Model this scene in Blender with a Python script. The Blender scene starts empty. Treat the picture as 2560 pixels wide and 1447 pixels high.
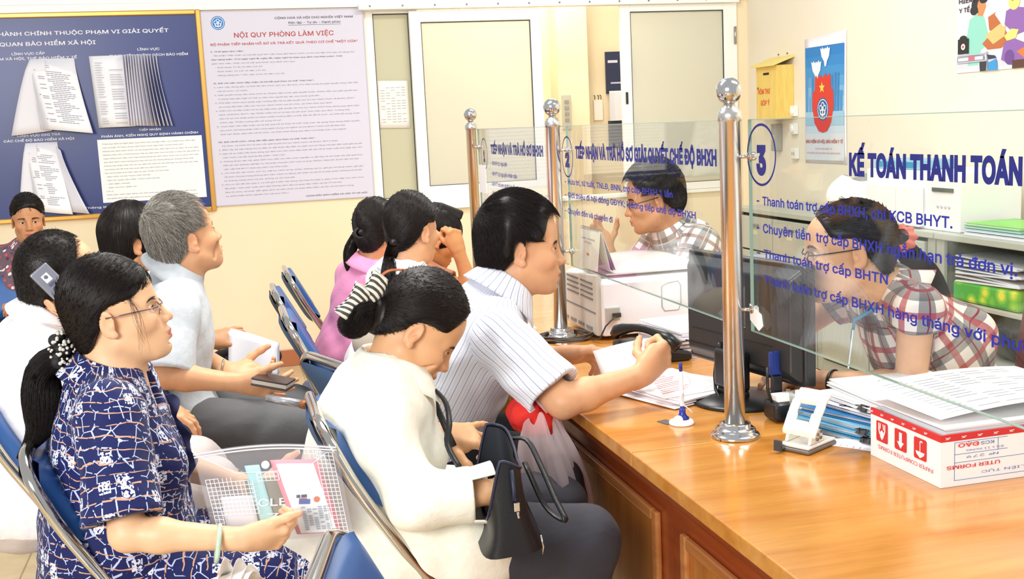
import bpy, bmesh, math, random
import numpy as np
from mathutils import Vector, Matrix
import mathutils.geometry as mathutils_geometry
from math import pi, sin, cos, radians

SC = bpy.context.scene
COL = SC.collection
# ------------------------------------------------------------------ camera
cd = bpy.data.cameras.new('camera'); cam = bpy.data.objects.new('camera', cd); COL.objects.link(cam)
cd.sensor_width = 36.0; cd.lens = 2800/2560*36.0; cd.clip_start = .05
_r = np.array([[0.966676, -0.081246, 0.24277], [-0.251755, -0.129645, 0.959068], [-0.046447, -0.988226, -0.145779]])
def _unit(v): return v/np.linalg.norm(v)
_fw = _unit(_r[:, 2]); _rt = _unit(_r[:, 0]-_fw*np.dot(_fw, _r[:, 0])); _dn = np.cross(_fw, _rt)
cam.matrix_world = Matrix(((_rt[0], -_dn[0], -_fw[0], 0), (_rt[1], -_dn[1], -_fw[1], 0), (_rt[2], -_dn[2], -_fw[2], 1.5), (0, 0, 0, 1)))
SC.camera = cam
# ------------------------------------------------------------------ world, lights, exposure
W = bpy.data.worlds.new('world'); SC.world = W; W.use_nodes = True
W.node_tree.nodes['Background'].inputs[0].default_value = (.93, .96, 1, 1)
W.node_tree.nodes['Background'].inputs[1].default_value = .50
def area(name, loc, target, sx, sy, power, col=(1, 1, 1)):
    l = bpy.data.lights.new(name, 'AREA'); l.shape = 'RECTANGLE'; l.size = sx; l.size_y = sy; l.energy = power; l.color = col
    o = bpy.data.objects.new(name, l); COL.objects.link(o); o.location = loc
    o.rotation_euler = (Vector(target)-Vector(loc)).to_track_quat('-Z', 'Y').to_euler(); return o
area('window_daylight', (-2.6, -1.6, 2.6), (.6, 4.0, .9), 2.2, 1.6, 215, (1, .985, .96))
area('fluorescent_light', (.2, 3.3, 3.15), (.2, 3.3, 0), 1.4, .5, 62, (1, .97, .92))
area('fluorescent_light', (1.9, 5.2, 3.15), (1.9, 5.2, 0), 1.4, .5, 46, (1, .97, .92))
area('fluorescent_light', (2.3, 2.0, 3.15), (2.3, 2.0, 0), 1.4, .5, 40, (1, .97, .92))
area('corridor_light', (2.2, 7.9, 2.9), (2.2, 8.1, 0), 1.2, .3, 24, (1, .96, .88))
vs = SC.view_settings
vs.view_transform = 'Standard'; vs.look = 'None'; vs.exposure = .24; vs.gamma = 1; vs.use_curve_mapping = False

# ------------------------------------------------------------------ materials
def lin(h):
    h = h.lstrip('#'); o = []
    for i in (0, 2, 4):
        c = int(h[i:i+2], 16)/255; o.append(c/12.92 if c <= .04045 else ((c+.055)/1.055)**2.4)
    return (*o, 1)
_mats = {}
def bsdf(m): return m.node_tree.nodes['Principled BSDF']
def newmat(name):
    m = bpy.data.materials.new(name); m.use_nodes = True; return m
def M(h, rough=.5, metal=0., spec=.5, noise=0., scale=40., bump=0., coat=0.):
    """plain procedural material: base colour with a little noise variation and bump"""
    k = (h, rough, metal, spec, noise, scale, bump, coat)
    if k in _mats: return _mats[k]
    m = newmat('mat_'+h.lstrip('#')); b = bsdf(m); nt = m.node_tree
    c = lin(h); b.inputs['Base Color'].default_value = c; b.inputs['Roughness'].default_value = rough
    b.inputs['Metallic'].default_value = metal; b.inputs['Specular IOR Level'].default_value = spec
    if coat: b.inputs['Coat Weight'].default_value = coat; b.inputs['Coat Roughness'].default_value = .08
    if noise or bump:
        tc = nt.nodes.new('ShaderNodeTexCoord'); nz = nt.nodes.new('ShaderNodeTexNoise'); nz.inputs['Scale'].default_value = scale; nz.inputs['Detail'].default_value = 4
        nt.links.new(tc.outputs['Object'], nz.inputs['Vector'])
        if noise:
            mx = nt.nodes.new('ShaderNodeMix'); mx.data_type = 'RGBA'
            mx.inputs[6].default_value = tuple(v*(1-noise) for v in c[:3])+(1,); mx.inputs[7].default_value = tuple(min(1, v*(1+noise)) for v in c[:3])+(1,)
            nt.links.new(nz.outputs['Fac'], mx.inputs[0]); nt.links.new(mx.outputs[2], b.inputs['Base Color'])
        if bump:
            bp = nt.nodes.new('ShaderNodeBump'); bp.inputs['Strength'].default_value = bump; bp.inputs['Distance'].default_value = .004
            nt.links.new(nz.outputs['Fac'], bp.inputs['Height']); nt.links.new(bp.outputs[0], b.inputs['Normal'])
    _mats[k] = m; return m
def N(nt, typ, **kw):
    n = nt.nodes.new(typ)
    for k, v in kw.items():
        if k.startswith('i_'):
            kk = k[2:]; n.inputs[int(kk) if kk.isdigit() else kk.replace('_', ' ')].default_value = v
        else: setattr(n, k, v)
    return n
def ramp(nt, src, stops):
    r = nt.nodes.new('ShaderNodeValToRGB'); e = r.color_ramp.elements
    while len(e) < len(stops): e.new(.5)
    for i, (p, c) in enumerate(stops): e[i].position = p; e[i].color = lin(c) if isinstance(c, str) else (c, c, c, 1)
    if src is not None: nt.links.new(src, r.inputs[0])
    return r
def wood(name, c1, c2, c3, axis=1, rough=.28, scale=1.0, coat=.35):
    m = newmat(name); nt = m.node_tree; b = bsdf(m); L = nt.links.new
    tc = N(nt, 'ShaderNodeTexCoord'); mp = N(nt, 'ShaderNodeMapping')
    s = [9., 9., 9.]; s[axis] = .9; mp.inputs['Scale'].default_value = [v*scale for v in s]
    L(tc.outputs['Object'], mp.inputs[0])
    n1 = N(nt, 'ShaderNodeTexNoise', i_Scale=1.6, i_Detail=6., i_Roughness=.6, i_Distortion=.8); L(mp.outputs[0], n1.inputs['Vector'])
    n2 = N(nt, 'ShaderNodeTexNoise', i_Scale=11., i_Detail=3., i_Roughness=.7); L(mp.outputs[0], n2.inputs['Vector'])
    r = ramp(nt, n1.outputs['Fac'], [(.25, c1), (.5, c2), (.78, c3)])
    mx = N(nt, 'ShaderNodeMix', data_type='RGBA', blend_type='MULTIPLY'); mx.inputs[0].default_value = .35
    r2 = ramp(nt, n2.outputs['Fac'], [(.3, .62), (.62, 1.)])
    L(r.outputs[0], mx.inputs[6]); L(r2.outputs[0], mx.inputs[7]); L(mx.outputs[2], b.inputs['Base Color'])
    b.inputs['Roughness'].default_value = rough; b.inputs['Coat Weight'].default_value = coat; b.inputs['Coat Roughness'].default_value = .12
    return m
def glassmat(name, tint=(.93, .97, .95), ior=1.45, film=0., filmcol='ffffff', rough=0.02):
    """thin clear sheet: straight-through transparency, Fresnel gloss, optional milky film"""
    m = newmat(name); nt = m.node_tree; L = nt.links.new; nt.nodes.remove(bsdf(m)); out = nt.nodes['Material Output']
    tr = N(nt, 'ShaderNodeBsdfTransparent'); tr.inputs[0].default_value = (*tint, 1)
    gl = N(nt, 'ShaderNodeBsdfGlossy'); gl.inputs['Roughness'].default_value = rough
    ge = N(nt, 'ShaderNodeNewGeometry'); mi = N(nt, 'ShaderNodeMix'); mi.inputs[2].default_value = ior; mi.inputs[3].default_value = 1/ior
    L(ge.outputs['Backfacing'], mi.inputs[0])
    fr = N(nt, 'ShaderNodeFresnel'); L(mi.outputs[0], fr.inputs[0])
    ms = N(nt, 'ShaderNodeMixShader'); L(fr.outputs[0], ms.inputs[0]); L(tr.outputs[0], ms.inputs[1]); L(gl.outputs[0], ms.inputs[2])
    last = ms
    if film:
        df = N(nt, 'ShaderNodeBsdfDiffuse'); df.inputs[0].default_value = lin(filmcol)
        tl = N(nt, 'ShaderNodeBsdfTranslucent'); tl.inputs[0].default_value = lin(filmcol)
        ad = N(nt, 'ShaderNodeMixShader'); ad.inputs[0].default_value = .5; L(df.outputs[0], ad.inputs[1]); L(tl.outputs[0], ad.inputs[2])
        m2 = N(nt, 'ShaderNodeMixShader'); m2.inputs[0].default_value = film; L(ms.outputs[0], m2.inputs[1]); L(ad.outputs[0], m2.inputs[2]); last = m2
    L(last.outputs[0], out.inputs[0]); return m
CHROME = M('d8d6d4', .13, 1.); STEEL = M('e2dfda', .26, 1.)
WHITE_AL = M('fbfaf5', .35, 0, .5); PAPER = M('fbfaf8', .75, noise=.015); BLACKP = M('1b1b1d', .45)

# ------------------------------------------------------------------ mesh building
def basis(d, up=(0, 0, 1)):
    d = Vector(d).normalized(); u = Vector(up)
    if abs(d.dot(u.normalized())) > .98: u = Vector((1, 0, 0))
    x = u.cross(d).normalized(); return x, d.cross(x), d
class MB:
    def __init__(s): s.v = []; s.f = []; s.mi = []; s.cur = 0; s.sm = []; s.smooth = False
    def add(s, vs, fs):
        n = len(s.v); s.v += [tuple(p) for p in vs]
        for f in fs: s.f.append([i+n for i in f]); s.mi.append(s.cur); s.sm.append(s.smooth)
        return s
    def mat(s, i): s.cur = i; return s
    def box(s, lo, hi, rot=0, tilt=None):
        c = [(a+b)/2 for a, b in zip(lo, hi)]; h = [(b-a)/2 for a, b in zip(lo, hi)]
        R = Matrix.Rotation(rot, 3, 'Z')
        if tilt is not None: R = tilt.to_3x3() if hasattr(tilt, 'to_3x3') else tilt
        vs = [Vector(c)+R@Vector((sx*h[0], sy*h[1], sz*h[2])) for sz in (-1, 1) for sy in (-1, 1) for sx in (-1, 1)]
        return s.add(vs, [(0, 2, 3, 1), (4, 5, 7, 6), (0, 1, 5, 4), (2, 6, 7, 3), (0, 4, 6, 2), (1, 3, 7, 5)])
    def tube(s, path, r, n=12, closed=False, caps=True, flat=1.):
        P = [Vector(p) for p in path]; m = len(P); rr = r if isinstance(r, (list, tuple)) else [r]*m
        sm = s.smooth; s.smooth = True; vs = []; prev = None
        for i in range(m):
            if closed: t = P[(i+1) % m]-P[i-1]
            else: t = P[min(i+1, m-1)]-P[max(i-1, 0)]
            t.normalize()
            if prev is None: x, y, _ = basis(t)
            else:
                x = prev-t*prev.dot(t); x.normalize(); y = t.cross(x)
            prev = x
            for k in range(n): a = 2*pi*k/n; vs.append(P[i]+x*(cos(a)*rr[i])+y*(sin(a)*rr[i]*flat))
        fs = []
        for i in range(m if closed else m-1):
            j = (i+1) % m
            for k in range(n): l = (k+1) % n; fs.append((i*n+k, i*n+l, j*n+l, j*n+k))
        if caps and not closed: fs.append(tuple(range(n))[::-1]); fs.append(tuple((m-1)*n+k for k in range(n)))
        s.add(vs, fs); s.smooth = sm; return s
    def lathe(s, prof, c=(0, 0, 0), axis=(0, 0, 1), n=32, smooth=True):
        x, y, d = basis(axis); c = Vector(c); vs = []; m = len(prof)
        for r, z in prof:
            for k in range(n): a = 2*pi*k/n; vs.append(c+d*z+x*(cos(a)*r)+y*(sin(a)*r))
        fs = [(i*n+k, i*n+(k+1) % n, (i+1)*n+(k+1) % n, (i+1)*n+k) for i in range(m-1) for k in range(n)]
        fs.append(tuple(range(n))[::-1]); fs.append(tuple((m-1)*n+k for k in range(n)))
        sm = s.smooth; s.smooth = smooth; s.add(vs, fs); s.smooth = sm; return s
    def sphere(s, c, r, n=24, m=12):
        return s.lathe([(max(1e-4, sin(pi*i/m))*r, -cos(pi*i/m)*r) for i in range(m+1)], c, n=n)
    def prism(s, poly, o, x, y, th):
        """2-D polygon in the plane (o; x, y) given a thickness th along x cross y"""
        o, x, y = Vector(o), Vector(x), Vector(y); nn = x.cross(y).normalized(); m = len(poly)
        vs = [o+x*a+y*b for a, b in poly]+[o+x*a+y*b+nn*th for a, b in poly]
        return s.add(vs, [tuple(range(m))[::-1], tuple(range(m, 2*m))]+[(i, (i+1) % m, m+(i+1) % m, m+i) for i in range(m)])
    def sheet(s, fn, nu, nv, th=0.):
        vs = [fn(i/nu, j/nv) for j in range(nv+1) for i in range(nu+1)]; w = nu+1
        fs = [(j*w+i, j*w+i+1, (j+1)*w+i+1, (j+1)*w+i) for j in range(nv) for i in range(nu)]
        sm = s.smooth; s.smooth = True; s.add(vs, fs)
        if th:
            P = [Vector(p) for p in vs]; nr = []
            for j in range(nv+1):
                for i in range(nu+1):
                    a = P[j*w+min(i+1, nu)]-P[j*w+max(i-1, 0)]; b = P[min(j+1, nv)*w+i]-P[max(j-1, 0)*w+i]; nr.append(a.cross(b).normalized())
            s.add([p-n_*th for p, n_ in zip(P, nr)], [f[::-1] for f in fs])
            rim = [i for i in range(nu)]+[j*w+nu for j in range(nv)]+[nv*w+i for i in range(nu, 0, -1)]+[j*w for j in range(nv, 0, -1)]
            b0 = len(s.v)-2*w*(nv+1); b1 = len(s.v)-w*(nv+1); m = len(rim); s.smooth = False
            for k in range(m):
                a, c = rim[k], rim[(k+1) % m]; s.f.append([b0+c, b0+a, b1+a, b1+c]); s.mi.append(s.cur); s.sm.append(False)
        s.smooth = sm; return s
    def build(s, name, mats, parent=None, bevel=0., seg=2, sub=0, org=None):
        me = bpy.data.meshes.new(name)
        o_ = Vector(org) if org is not None else (Vector(parent.get('_o', (0, 0, 0))) if parent is not None else Vector((0, 0, 0)))
        me.from_pydata([tuple(Vector(p)-o_) for p in s.v], [], s.f)
        me.polygons.foreach_set('material_index', s.mi); me.polygons.foreach_set('use_smooth', s.sm)
        for m in (mats if isinstance(mats, (list, tuple)) else [mats]): me.materials.append(m)
        me.update(); o = bpy.data.objects.new(name, me); COL.objects.link(o)
        if parent is not None: o.parent = parent; o['_o'] = tuple(parent.get('_o', (0, 0, 0)))
        else: o.location = o_; o['_o'] = tuple(o_)
        if bevel:
            md = o.modifiers.new('bevel', 'BEVEL'); md.width = bevel; md.segments = seg; md.limit_method = 'ANGLE'; md.angle_limit = radians(40); md.harden_normals = False
        if sub: md = o.modifiers.new('sub', 'SUBSURF'); md.levels = md.render_levels = sub
        return o
def tag(o, label, cat, group=None, kind=None):
    if label: o['label'] = label
    if cat: o['category'] = cat
    if group: o['group'] = group
    if kind: o['kind'] = kind
    return o
def thing(name, label, cat, loc=(0, 0, 0), group=None):
    o = bpy.data.objects.new(name, None); COL.objects.link(o); o.location = loc; o['_o'] = tuple(loc); o.empty_display_size = .05
    return tag(o, label, cat, group)
def struct(o): o['kind'] = 'structure'; return o
def copy_thing(r, loc, label, rz=0.):
    c = r.copy(); COL.objects.link(c); c.location = loc; c.rotation_euler = (0, 0, rz); c['label'] = label
    for ch in list(r.children):
        d = ch.copy(); COL.objects.link(d); d.parent = c
        for g in list(ch.children): e = g.copy(); COL.objects.link(e); e.parent = d
    return c
# lettering -------------------------------------------------------------
BACK = (Vector((1, 0, 0)), Vector((0, 0, 1))); SIDE = (Vector((0, -1, 0)), Vector((0, 0, 1)))
_fontpath = bpy.utils.system_resource('DATAFILES', path='fonts')
try: FONT = bpy.data.fonts.load(_fontpath+'/Inter.woff2')      # Blender's own interface font: full Vietnamese alphabet
except Exception: FONT = None
def _textmesh(body, bold=0., spacing=1., line=1.):
    """outline letters filled contour by contour (accents may overlap their letter); bold pushes the outline outwards"""
    cu = bpy.data.curves.new('lettering', 'FONT'); cu.body = body; cu.size = 1.; cu.space_character = spacing; cu.space_line = line
    if FONT: cu.font = FONT
    o = bpy.data.objects.new('lettering', cu); COL.objects.link(o); dg = bpy.context.evaluated_depsgraph_get(); oe = o.evaluated_get(dg); cv = oe.to_curve(dg)
    rings = []
    for sp in cv.splines:
        if sp.type == 'BEZIER':
            b = sp.bezier_points; n = len(b); P = []
            for k in range(n):
                p0, p1, p2, p3 = b[k].co, b[k].handle_right, b[(k+1) % n].handle_left, b[(k+1) % n].co
                st = 1 if ((p1-p0).cross(p3-p0)).length < 1e-5 and ((p2-p0).cross(p3-p0)).length < 1e-5 else 4
                for q in range(st): t = q/st; P.append(p0*(1-t)**3+p1*3*t*(1-t)**2+p2*3*t*t*(1-t)+p3*t**3)
        else: P = [Vector(p.co[:3]) for p in sp.points]
        Q = [P[0]]
        for p in P[1:]:
            if (p-Q[-1]).length > 1e-4: Q.append(p)
        if len(Q) > 2 and (Q[0]-Q[-1]).length < 1e-4: Q.pop()
        if len(Q) > 2: rings.append(Q)
    oe.to_curve_clear(); bpy.data.objects.remove(o); bpy.data.curves.remove(cu)
    if not rings: return [], []
    RA = [np.array([(p.x, p.y) for p in R]) for R in rings]
    area_ = lambda R: .5*float(np.sum(R[:, 0]*np.roll(R[:, 1], -1)-np.roll(R[:, 0], -1)*R[:, 1]))
    A = [area_(R) for R in RA]; sg = 1 if A[int(np.argmax(np.abs(A)))] > 0 else -1
    bx = [(*R.min(0), *R.max(0)) for R in RA]; gid = list(range(len(RA)))
    for k in range(len(RA)):          # contours whose boxes meet belong to one glyph
        for m in range(max(0, k-8), k):
            if bx[k][0] <= bx[m][2] and bx[m][0] <= bx[k][2] and bx[k][1] <= bx[m][3] and bx[m][1] <= bx[k][3]:
                g0, g1 = gid[k], gid[m]; gid = [g1 if g == g0 else g for g in gid]
    V, F = [], []
    for g in sorted(set(gid)):
        Rs = [RA[k] for k in range(len(RA)) if gid[k] == g]; o_ = np.min([R.min(0) for R in Rs], 0)
        key = (round(bold, 4), sg)+tuple(tuple(np.round((R-o_)*400).astype(int).ravel()[:24]) for R in Rs)
        if key not in _glyphs: _glyphs[key] = _fillglyph([R-o_ for R in Rs], bold*sg)
        gv, gf = _glyphs[key]; n0 = len(V); V += [(x+o_[0], y+o_[1], 0.) for x, y in gv]; F += [tuple(i+n0 for i in f) for f in gf]
    return V, F
_glyphs = {}
def _fillglyph(Rs, b):
    if b:
        G = []
        for R in Rs:
            e = np.roll(R, -1, 0)-R; e /= np.maximum(1e-9, np.linalg.norm(e, axis=1, keepdims=True)); n = np.stack([e[:, 1], -e[:, 0]], 1); m = n+np.roll(n, 1, 0); ln = np.maximum(.35, np.linalg.norm(m, axis=1, keepdims=True)); m = m/ln; m = m/np.maximum(.55, np.sum(m*n, 1, keepdims=True)); G.append(R+m*b)
        Rs = G
    pts = np.concatenate(Rs); ed = []; o = 0
    for R in Rs: k = len(R); ed += [(o+i, o+(i+1) % k) for i in range(k)]; o += k
    vo, eo, fo = mathutils_geometry.delaunay_2d_cdt([Vector((float(x), float(y))) for x, y in pts], ed, [], 0, 1e-5)[:3]
    vo = np.array([(v.x, v.y) for v in vo]); fo = [f for f in fo if len(f) == 3]
    c = np.array([vo[list(f)].mean(0) for f in fo]); w = np.zeros(len(c))
    for R in Rs:
        q = np.roll(R, -1, 0); y = c[:, 1:2]; up = (R[None, :, 1] <= y) & (q[None, :, 1] > y); dn = (R[None, :, 1] > y) & (q[None, :, 1] <= y)
        cr = (q[None, :, 0]-R[None, :, 0])*(y-R[None, :, 1])-(c[:, 0:1]-R[None, :, 0])*(q[None, :, 1]-R[None, :, 1]); w += np.sum(up & (cr > 0), 1)-np.sum(dn & (cr < 0), 1)
    return [tuple(v) for v in vo], [tuple(f) for f, k in zip(fo, w) if abs(k) > .5]
def lettering(body, at, mat, plane, parent, w=None, cap=.02, bold=0., align='L', name='lettering', spacing=1., line=1., flip=False, off=.0012, shear=0.):
    """flat letters in a plane: `at` = left end (or centre) of the first baseline, w = total width, cap = capital height"""
    V, F = _textmesh(body, bold, spacing, line)
    if not V: return None
    co = np.array(V, float); k = cap/.727; x0, x1 = co[:, 0].min(), co[:, 0].max(); kx = w/(x1-x0) if w else k
    X, Y = (co[:, 0]-x0)*kx, co[:, 1]*k
    X = X+Y*shear
    if align == 'C': X = X-(x1-x0)*kx/2
    if flip: X, Y = -X, -Y
    xd, yd = plane; nn = xd.cross(yd); A = Vector(at)+nn*off
    P = np.array(A)[None]+X[:, None]*np.array(xd)[None]+Y[:, None]*np.array(yd)[None]+co[:, 2:]*np.array(nn)[None]-np.array(Vector(parent.get('_o', (0, 0, 0))))[None]
    fn = xd.cross(yd); F2 = []
    for f in F:
        p, q, r = (Vector(P[i]) for i in f); F2.append(f if (q-p).cross(r-p).dot(fn) >= 0 else f[::-1])
    me = bpy.data.meshes.new(name); me.from_pydata([tuple(p) for p in P], [], F2); me.materials.append(mat); me.update()
    o = bpy.data.objects.new(name, me); COL.objects.link(o); o.parent = parent; return o
def ring2d(r0, r1, n=40, sx=1., sy=1.): return [(cos(2*pi*i/n)*r1*sx, sin(2*pi*i/n)*r1*sy) for i in range(n)]
def art(parent, name, o, plane, shapes, off=.0012):
    """printed picture: list of (hex, polygon) painted one above the other"""
    mb = MB(); mats = []; xd, yd = plane; nn = xd.cross(yd)
    for i, (h, poly) in enumerate(shapes):
        if h not in mats: mats.append(h)
        mb.mat(mats.index(h)); mb.add([Vector(o)+xd*a+yd*b+nn*(off+i*.00015) for a, b in poly], [tuple(range(len(poly)))])
    return mb.build(name, [M(h, .55) for h in mats], parent)
def ell(cx, cy, rx, ry, n=28, a0=0., a1=2*pi): return [(cx+rx*cos(a0+(a1-a0)*i/n), cy+ry*sin(a0+(a1-a0)*i/n)) for i in range(n)]
def rect(x0, y0, x1, y1): return [(x0, y0), (x1, y0), (x1, y1), (x0, y1)]
def strip(pts, w):
    L, R = [], []
    for i, p in enumerate(pts):
        a = Vector(pts[max(i-1, 0)]); b = Vector(pts[min(i+1, len(pts)-1)]); d = (b-a).normalized(); q = Vector((-d.y, d.x))*w/2
        L.append(tuple(Vector(p)+q)); R.append(tuple(Vector(p)-q))
    return L+R[::-1]
def emblem(cx, cy, r, blue='2f6fb5', pale='dfeaf6'):
    s = [(blue, ell(cx, cy, r, r)), (pale, ell(cx, cy, r*.88, r*.88)), (blue, ell(cx, cy, r*.8, r*.8))]
    for k in range(5): a = pi/2+2*pi*k/5; s.append((pale, ell(cx+cos(a)*r*.36, cy+sin(a)*r*.36, r*.27, r*.27, 16)))
    for k in range(5): a = pi/2+2*pi*k/5; s.append((blue, ell(cx+cos(a)*r*.36, cy+sin(a)*r*.36, r*.17, r*.17, 14)))
    s += [(pale, rect(cx-r*.07, cy-r*.6, cx+r*.07, cy+r*.25)), (pale, strip([(cx-r*.42, cy-r*.05), (cx-r*.34, cy-r*.38), (cx, cy-r*.58), (cx+r*.34, cy-r*.38), (cx+r*.42, cy-r*.05)], r*.13))]
    return s
def frame_rects(mb, x0, x1, z0, z1, w, y0, y1):
    """rectangular frame (four bars) in an XZ plane"""
    mb.box((x0, y0, z0), (x0+w, y1, z1)); mb.box((x1-w, y0, z0), (x1, y1, z1)); mb.box((x0+w, y0, z1-w), (x1-w, y1, z1)); mb.box((x0+w, y0, z0), (x1-w, y1, z0+w))
# ================================================================== ROOM
YW, XR = 7.36, 3.65
def wallmat(name, c, dirt='c9a878', amt=.0):
    m = newmat(name); nt = m.node_tree; b = bsdf(m); L = nt.links.new
    tc = N(nt, 'ShaderNodeTexCoord'); n1 = N(nt, 'ShaderNodeTexNoise', i_Scale=1.3, i_Detail=5., i_Roughness=.6); L(tc.outputs['Object'], n1.inputs['Vector'])
    r = ramp(nt, n1.outputs['Fac'], [(.3, c[0]), (.7, c[1])])
    v = N(nt, 'ShaderNodeTexVoronoi', i_Scale=2.2); L(tc.outputs['Object'], v.inputs['Vector'])
    r2 = ramp(nt, v.outputs['Distance'], [(0.0, dirt), (.022, 'ffffff')])
    mx = N(nt, 'ShaderNodeMix', data_type='RGBA', blend_type='MULTIPLY'); mx.inputs[0].default_value = .8
    L(r.outputs[0], mx.inputs[6]); L(r2.outputs[0], mx.inputs[7]); L(mx.outputs[2], b.inputs['Base Color'])
    b.inputs['Roughness'].default_value = .6
    n2 = N(nt, 'ShaderNodeTexNoise', i_Scale=90., i_Detail=3.); L(tc.outputs['Object'], n2.inputs['Vector'])
    bp = N(nt, 'ShaderNodeBump', i_Strength=.06, i_Distance=.003); L(n2.outputs['Fac'], bp.inputs['Height']); L(bp.outputs[0], b.inputs['Normal'])
    return m
WALLM = wallmat('cream_paint', ('f3e1ba', 'f6e6c6')); WALLR = wallmat('pale_cream_paint', ('ece2cb', 'f0e7d5')); CORR = wallmat('corridor_paint', ('f1dcb4', 'f5e3c0'))
def tilemat():
    m = newmat('tan_floor_tile'); nt = m.node_tree; b = bsdf(m); L = nt.links.new
    tc = N(nt, 'ShaderNodeTexCoord'); br = N(nt, 'ShaderNodeTexBrick', offset=0., squash=1.)
    br.inputs['Scale'].default_value = 1.; br.inputs['Mortar Size'].default_value = .004; br.inputs['Brick Width'].default_value = .4; br.inputs['Row Height'].default_value = .4
    br.inputs['Color1'].default_value = lin('e3cda4'); br.inputs['Color2'].default_value = lin('dcc49a'); br.inputs['Mortar'].default_value = lin('b79e78')
    L(tc.outputs['Object'], br.inputs['Vector']); n1 = N(nt, 'ShaderNodeTexNoise', i_Scale=14., i_Detail=6.); L(tc.outputs['Object'], n1.inputs['Vector'])
    r = ramp(nt, n1.outputs['Fac'], [(.3, .86), (.7, 1.)]); mx = N(nt, 'ShaderNodeMix', data_type='RGBA', blend_type='MULTIPLY'); mx.inputs[0].default_value = 1
    L(br.outputs['Color'], mx.inputs[6]); L(r.outputs[0], mx.inputs[7]); L(mx.outputs[2], b.inputs['Base Color']); b.inputs['Roughness'].default_value = .22
    return m
struct(MB().box((-4.5, -2, -.1), (5, 11, 0)).build('floor', tilemat()))
mb = MB().box((-4.5, YW, 0), (.965, YW+.16, 2.285)); mb.box((.965, YW, 0), (XR, YW+.16, .985)); mb.box((3.555, YW, .985), (XR, YW+.16, 2.285))
struct(mb.build('wall_back', WALLM))
struct(MB().box((XR, -1, 0), (XR+.15, YW+.16, 3.0)).build('wall_right', WALLR))
mb = MB().box((.2, 8.4, 0), (5, 8.55, 3.0)); mb.box((2.51, 8.2, 0), (2.75, 8.4, 3.0)); mb.box((.2, YW+.16, 0), (.3, 8.4, 3.0))
struct(mb.build('wall_corridor', CORR))
def basetile():
    m = newmat('red_brown_skirting_tile'); nt = m.node_tree; b = bsdf(m); L = nt.links.new
    tc = N(nt, 'ShaderNodeTexCoord'); br = N(nt, 'ShaderNodeTexBrick', offset=0.)
    br.inputs['Scale'].default_value = 1.; br.inputs['Brick Width'].default_value = .4; br.inputs['Row Height'].default_value = 2.; br.inputs['Mortar Size'].default_value = .003
    br.inputs['Color1'].default_value = lin('b5704c'); br.inputs['Color2'].default_value = lin('c07c55'); br.inputs['Mortar'].default_value = lin('8d5c40'); L(tc.outputs['Object'], br.inputs['Vector']); L(br.outputs[0], b.inputs['Base Color'])
    b.inputs['Roughness'].default_value = .25; return m
BT = basetile()
struct(MB().box((-4.5, YW-.014, 0), (XR, YW, .11)).build('baseboard_back', BT, bevel=.004)); struct(MB().box((XR-.014, 2, 0), (XR, YW-.014, .11)).build('baseboard_right', BT, bevel=.004))
# glazed partition: rail, fixed light, sliding sash, opening, right sash, transom
FROST = newmat('frosted_pane')
nt = FROST.node_tree; b = bsdf(FROST); b.inputs['Base Color'].default_value = lin('f1f2e6'); b.inputs['Transmission Weight'].default_value = .55; b.inputs['Roughness'].default_value = .42; b.inputs['IOR'].default_value = 1.2
FROST2 = newmat('olive_grey_film_pane'); b = bsdf(FROST2); b.inputs['Base Color'].default_value = lin('c9c5a6'); b.inputs['Roughness'].default_value = .3
FROSTW = M('fdfdfa', .3)
mb = MB(); mb.box((-4.5, YW-.02, 2.285), (XR, YW+.1, 2.335)); mb.box((-4.5, YW-.01, 2.335), (XR, YW+.06, 2.42)); struct(mb.build('trim_1', WHITE_AL, bevel=.004))
mb = MB(); mb.box((.93, YW-.075, 2.262), (3.56, YW+.02, 2.30)); s_ = struct(mb.build('trim_2', WHITE_AL, bevel=.003))
for k in range(12): MB().lathe([(.006, 0), (.006, .003), (.003, .004)], (1.0+k*.21, YW-.0765, 2.283), (0, -1, 0), 10).build('screw', M('8f8d88', .4, 1.), s_)
for i, (x0, x1) in enumerate(((-2.6, .33), (.36, 3.6))):
    mb = MB(); frame_rects(mb, x0, x1, 2.42, 3.0, .06, YW-.01, YW+.05); o = struct(mb.build('window_%d' % (4+i), WHITE_AL, bevel=.004)); MB().box((x0+.06, YW+.01, 2.48), (x1-.06, YW+.016, 2.94)).build('pane', FROSTW, o)
def sash(n, x0, x1, z0, z1, wl, wr, wt, wb, y, pane):
    mb = MB(); t = .035
    mb.box((x0, y, z0), (x0+wl, y+t, z1)); mb.box((x1-wr, y, z0), (x1, y+t, z1)); mb.box((x0+wl, y, z1-wt), (x1-wr, y+t, z1)); mb.box((x0+wl, y, z0), (x1-wr, y+t, z0+wb))
    o = struct(mb.build('window_%d' % n, WHITE_AL, bevel=.004))
    MB().box((x0+wl-.005, y+.014, z0+wb-.005), (x1-wr+.005, y+.02, z1-wt+.005)).build('pane', pane, o)
    g = MB(); a, e = x0+wl, x1-wr
    for lo, hi in (((a, z1-wt-.006), (e, z1-wt)), ((e-.005, z0+wb), (e, z1-wt)), ((a, z0+wb), (e, z0+wb+.004)), ((a, z0+wb), (a+.004, z1-wt))): g.box((lo[0], y+.004, lo[1]), (hi[0], y+.0135, hi[1]))
    g.build('gasket', M('3d3f3c', .7), o); return o
sash(1, .965, 1.32, .985, 2.265, .062, .06, .02, .065, YW+.03, FROST2)
w2 = sash(2, 1.255, 2.135, .985, 2.252, .074, .07, .072, .135, YW-.035, FROST)
w3 = sash(3, 2.70, 3.535, .99, 2.262, .072, .076, .045, .05, YW-.03, FROST)
MB().box((2.722, YW-.042, 1.60), (2.736, YW-.0305, 1.68)).build('latch', M('2a2a2a', .5), w3)
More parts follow.
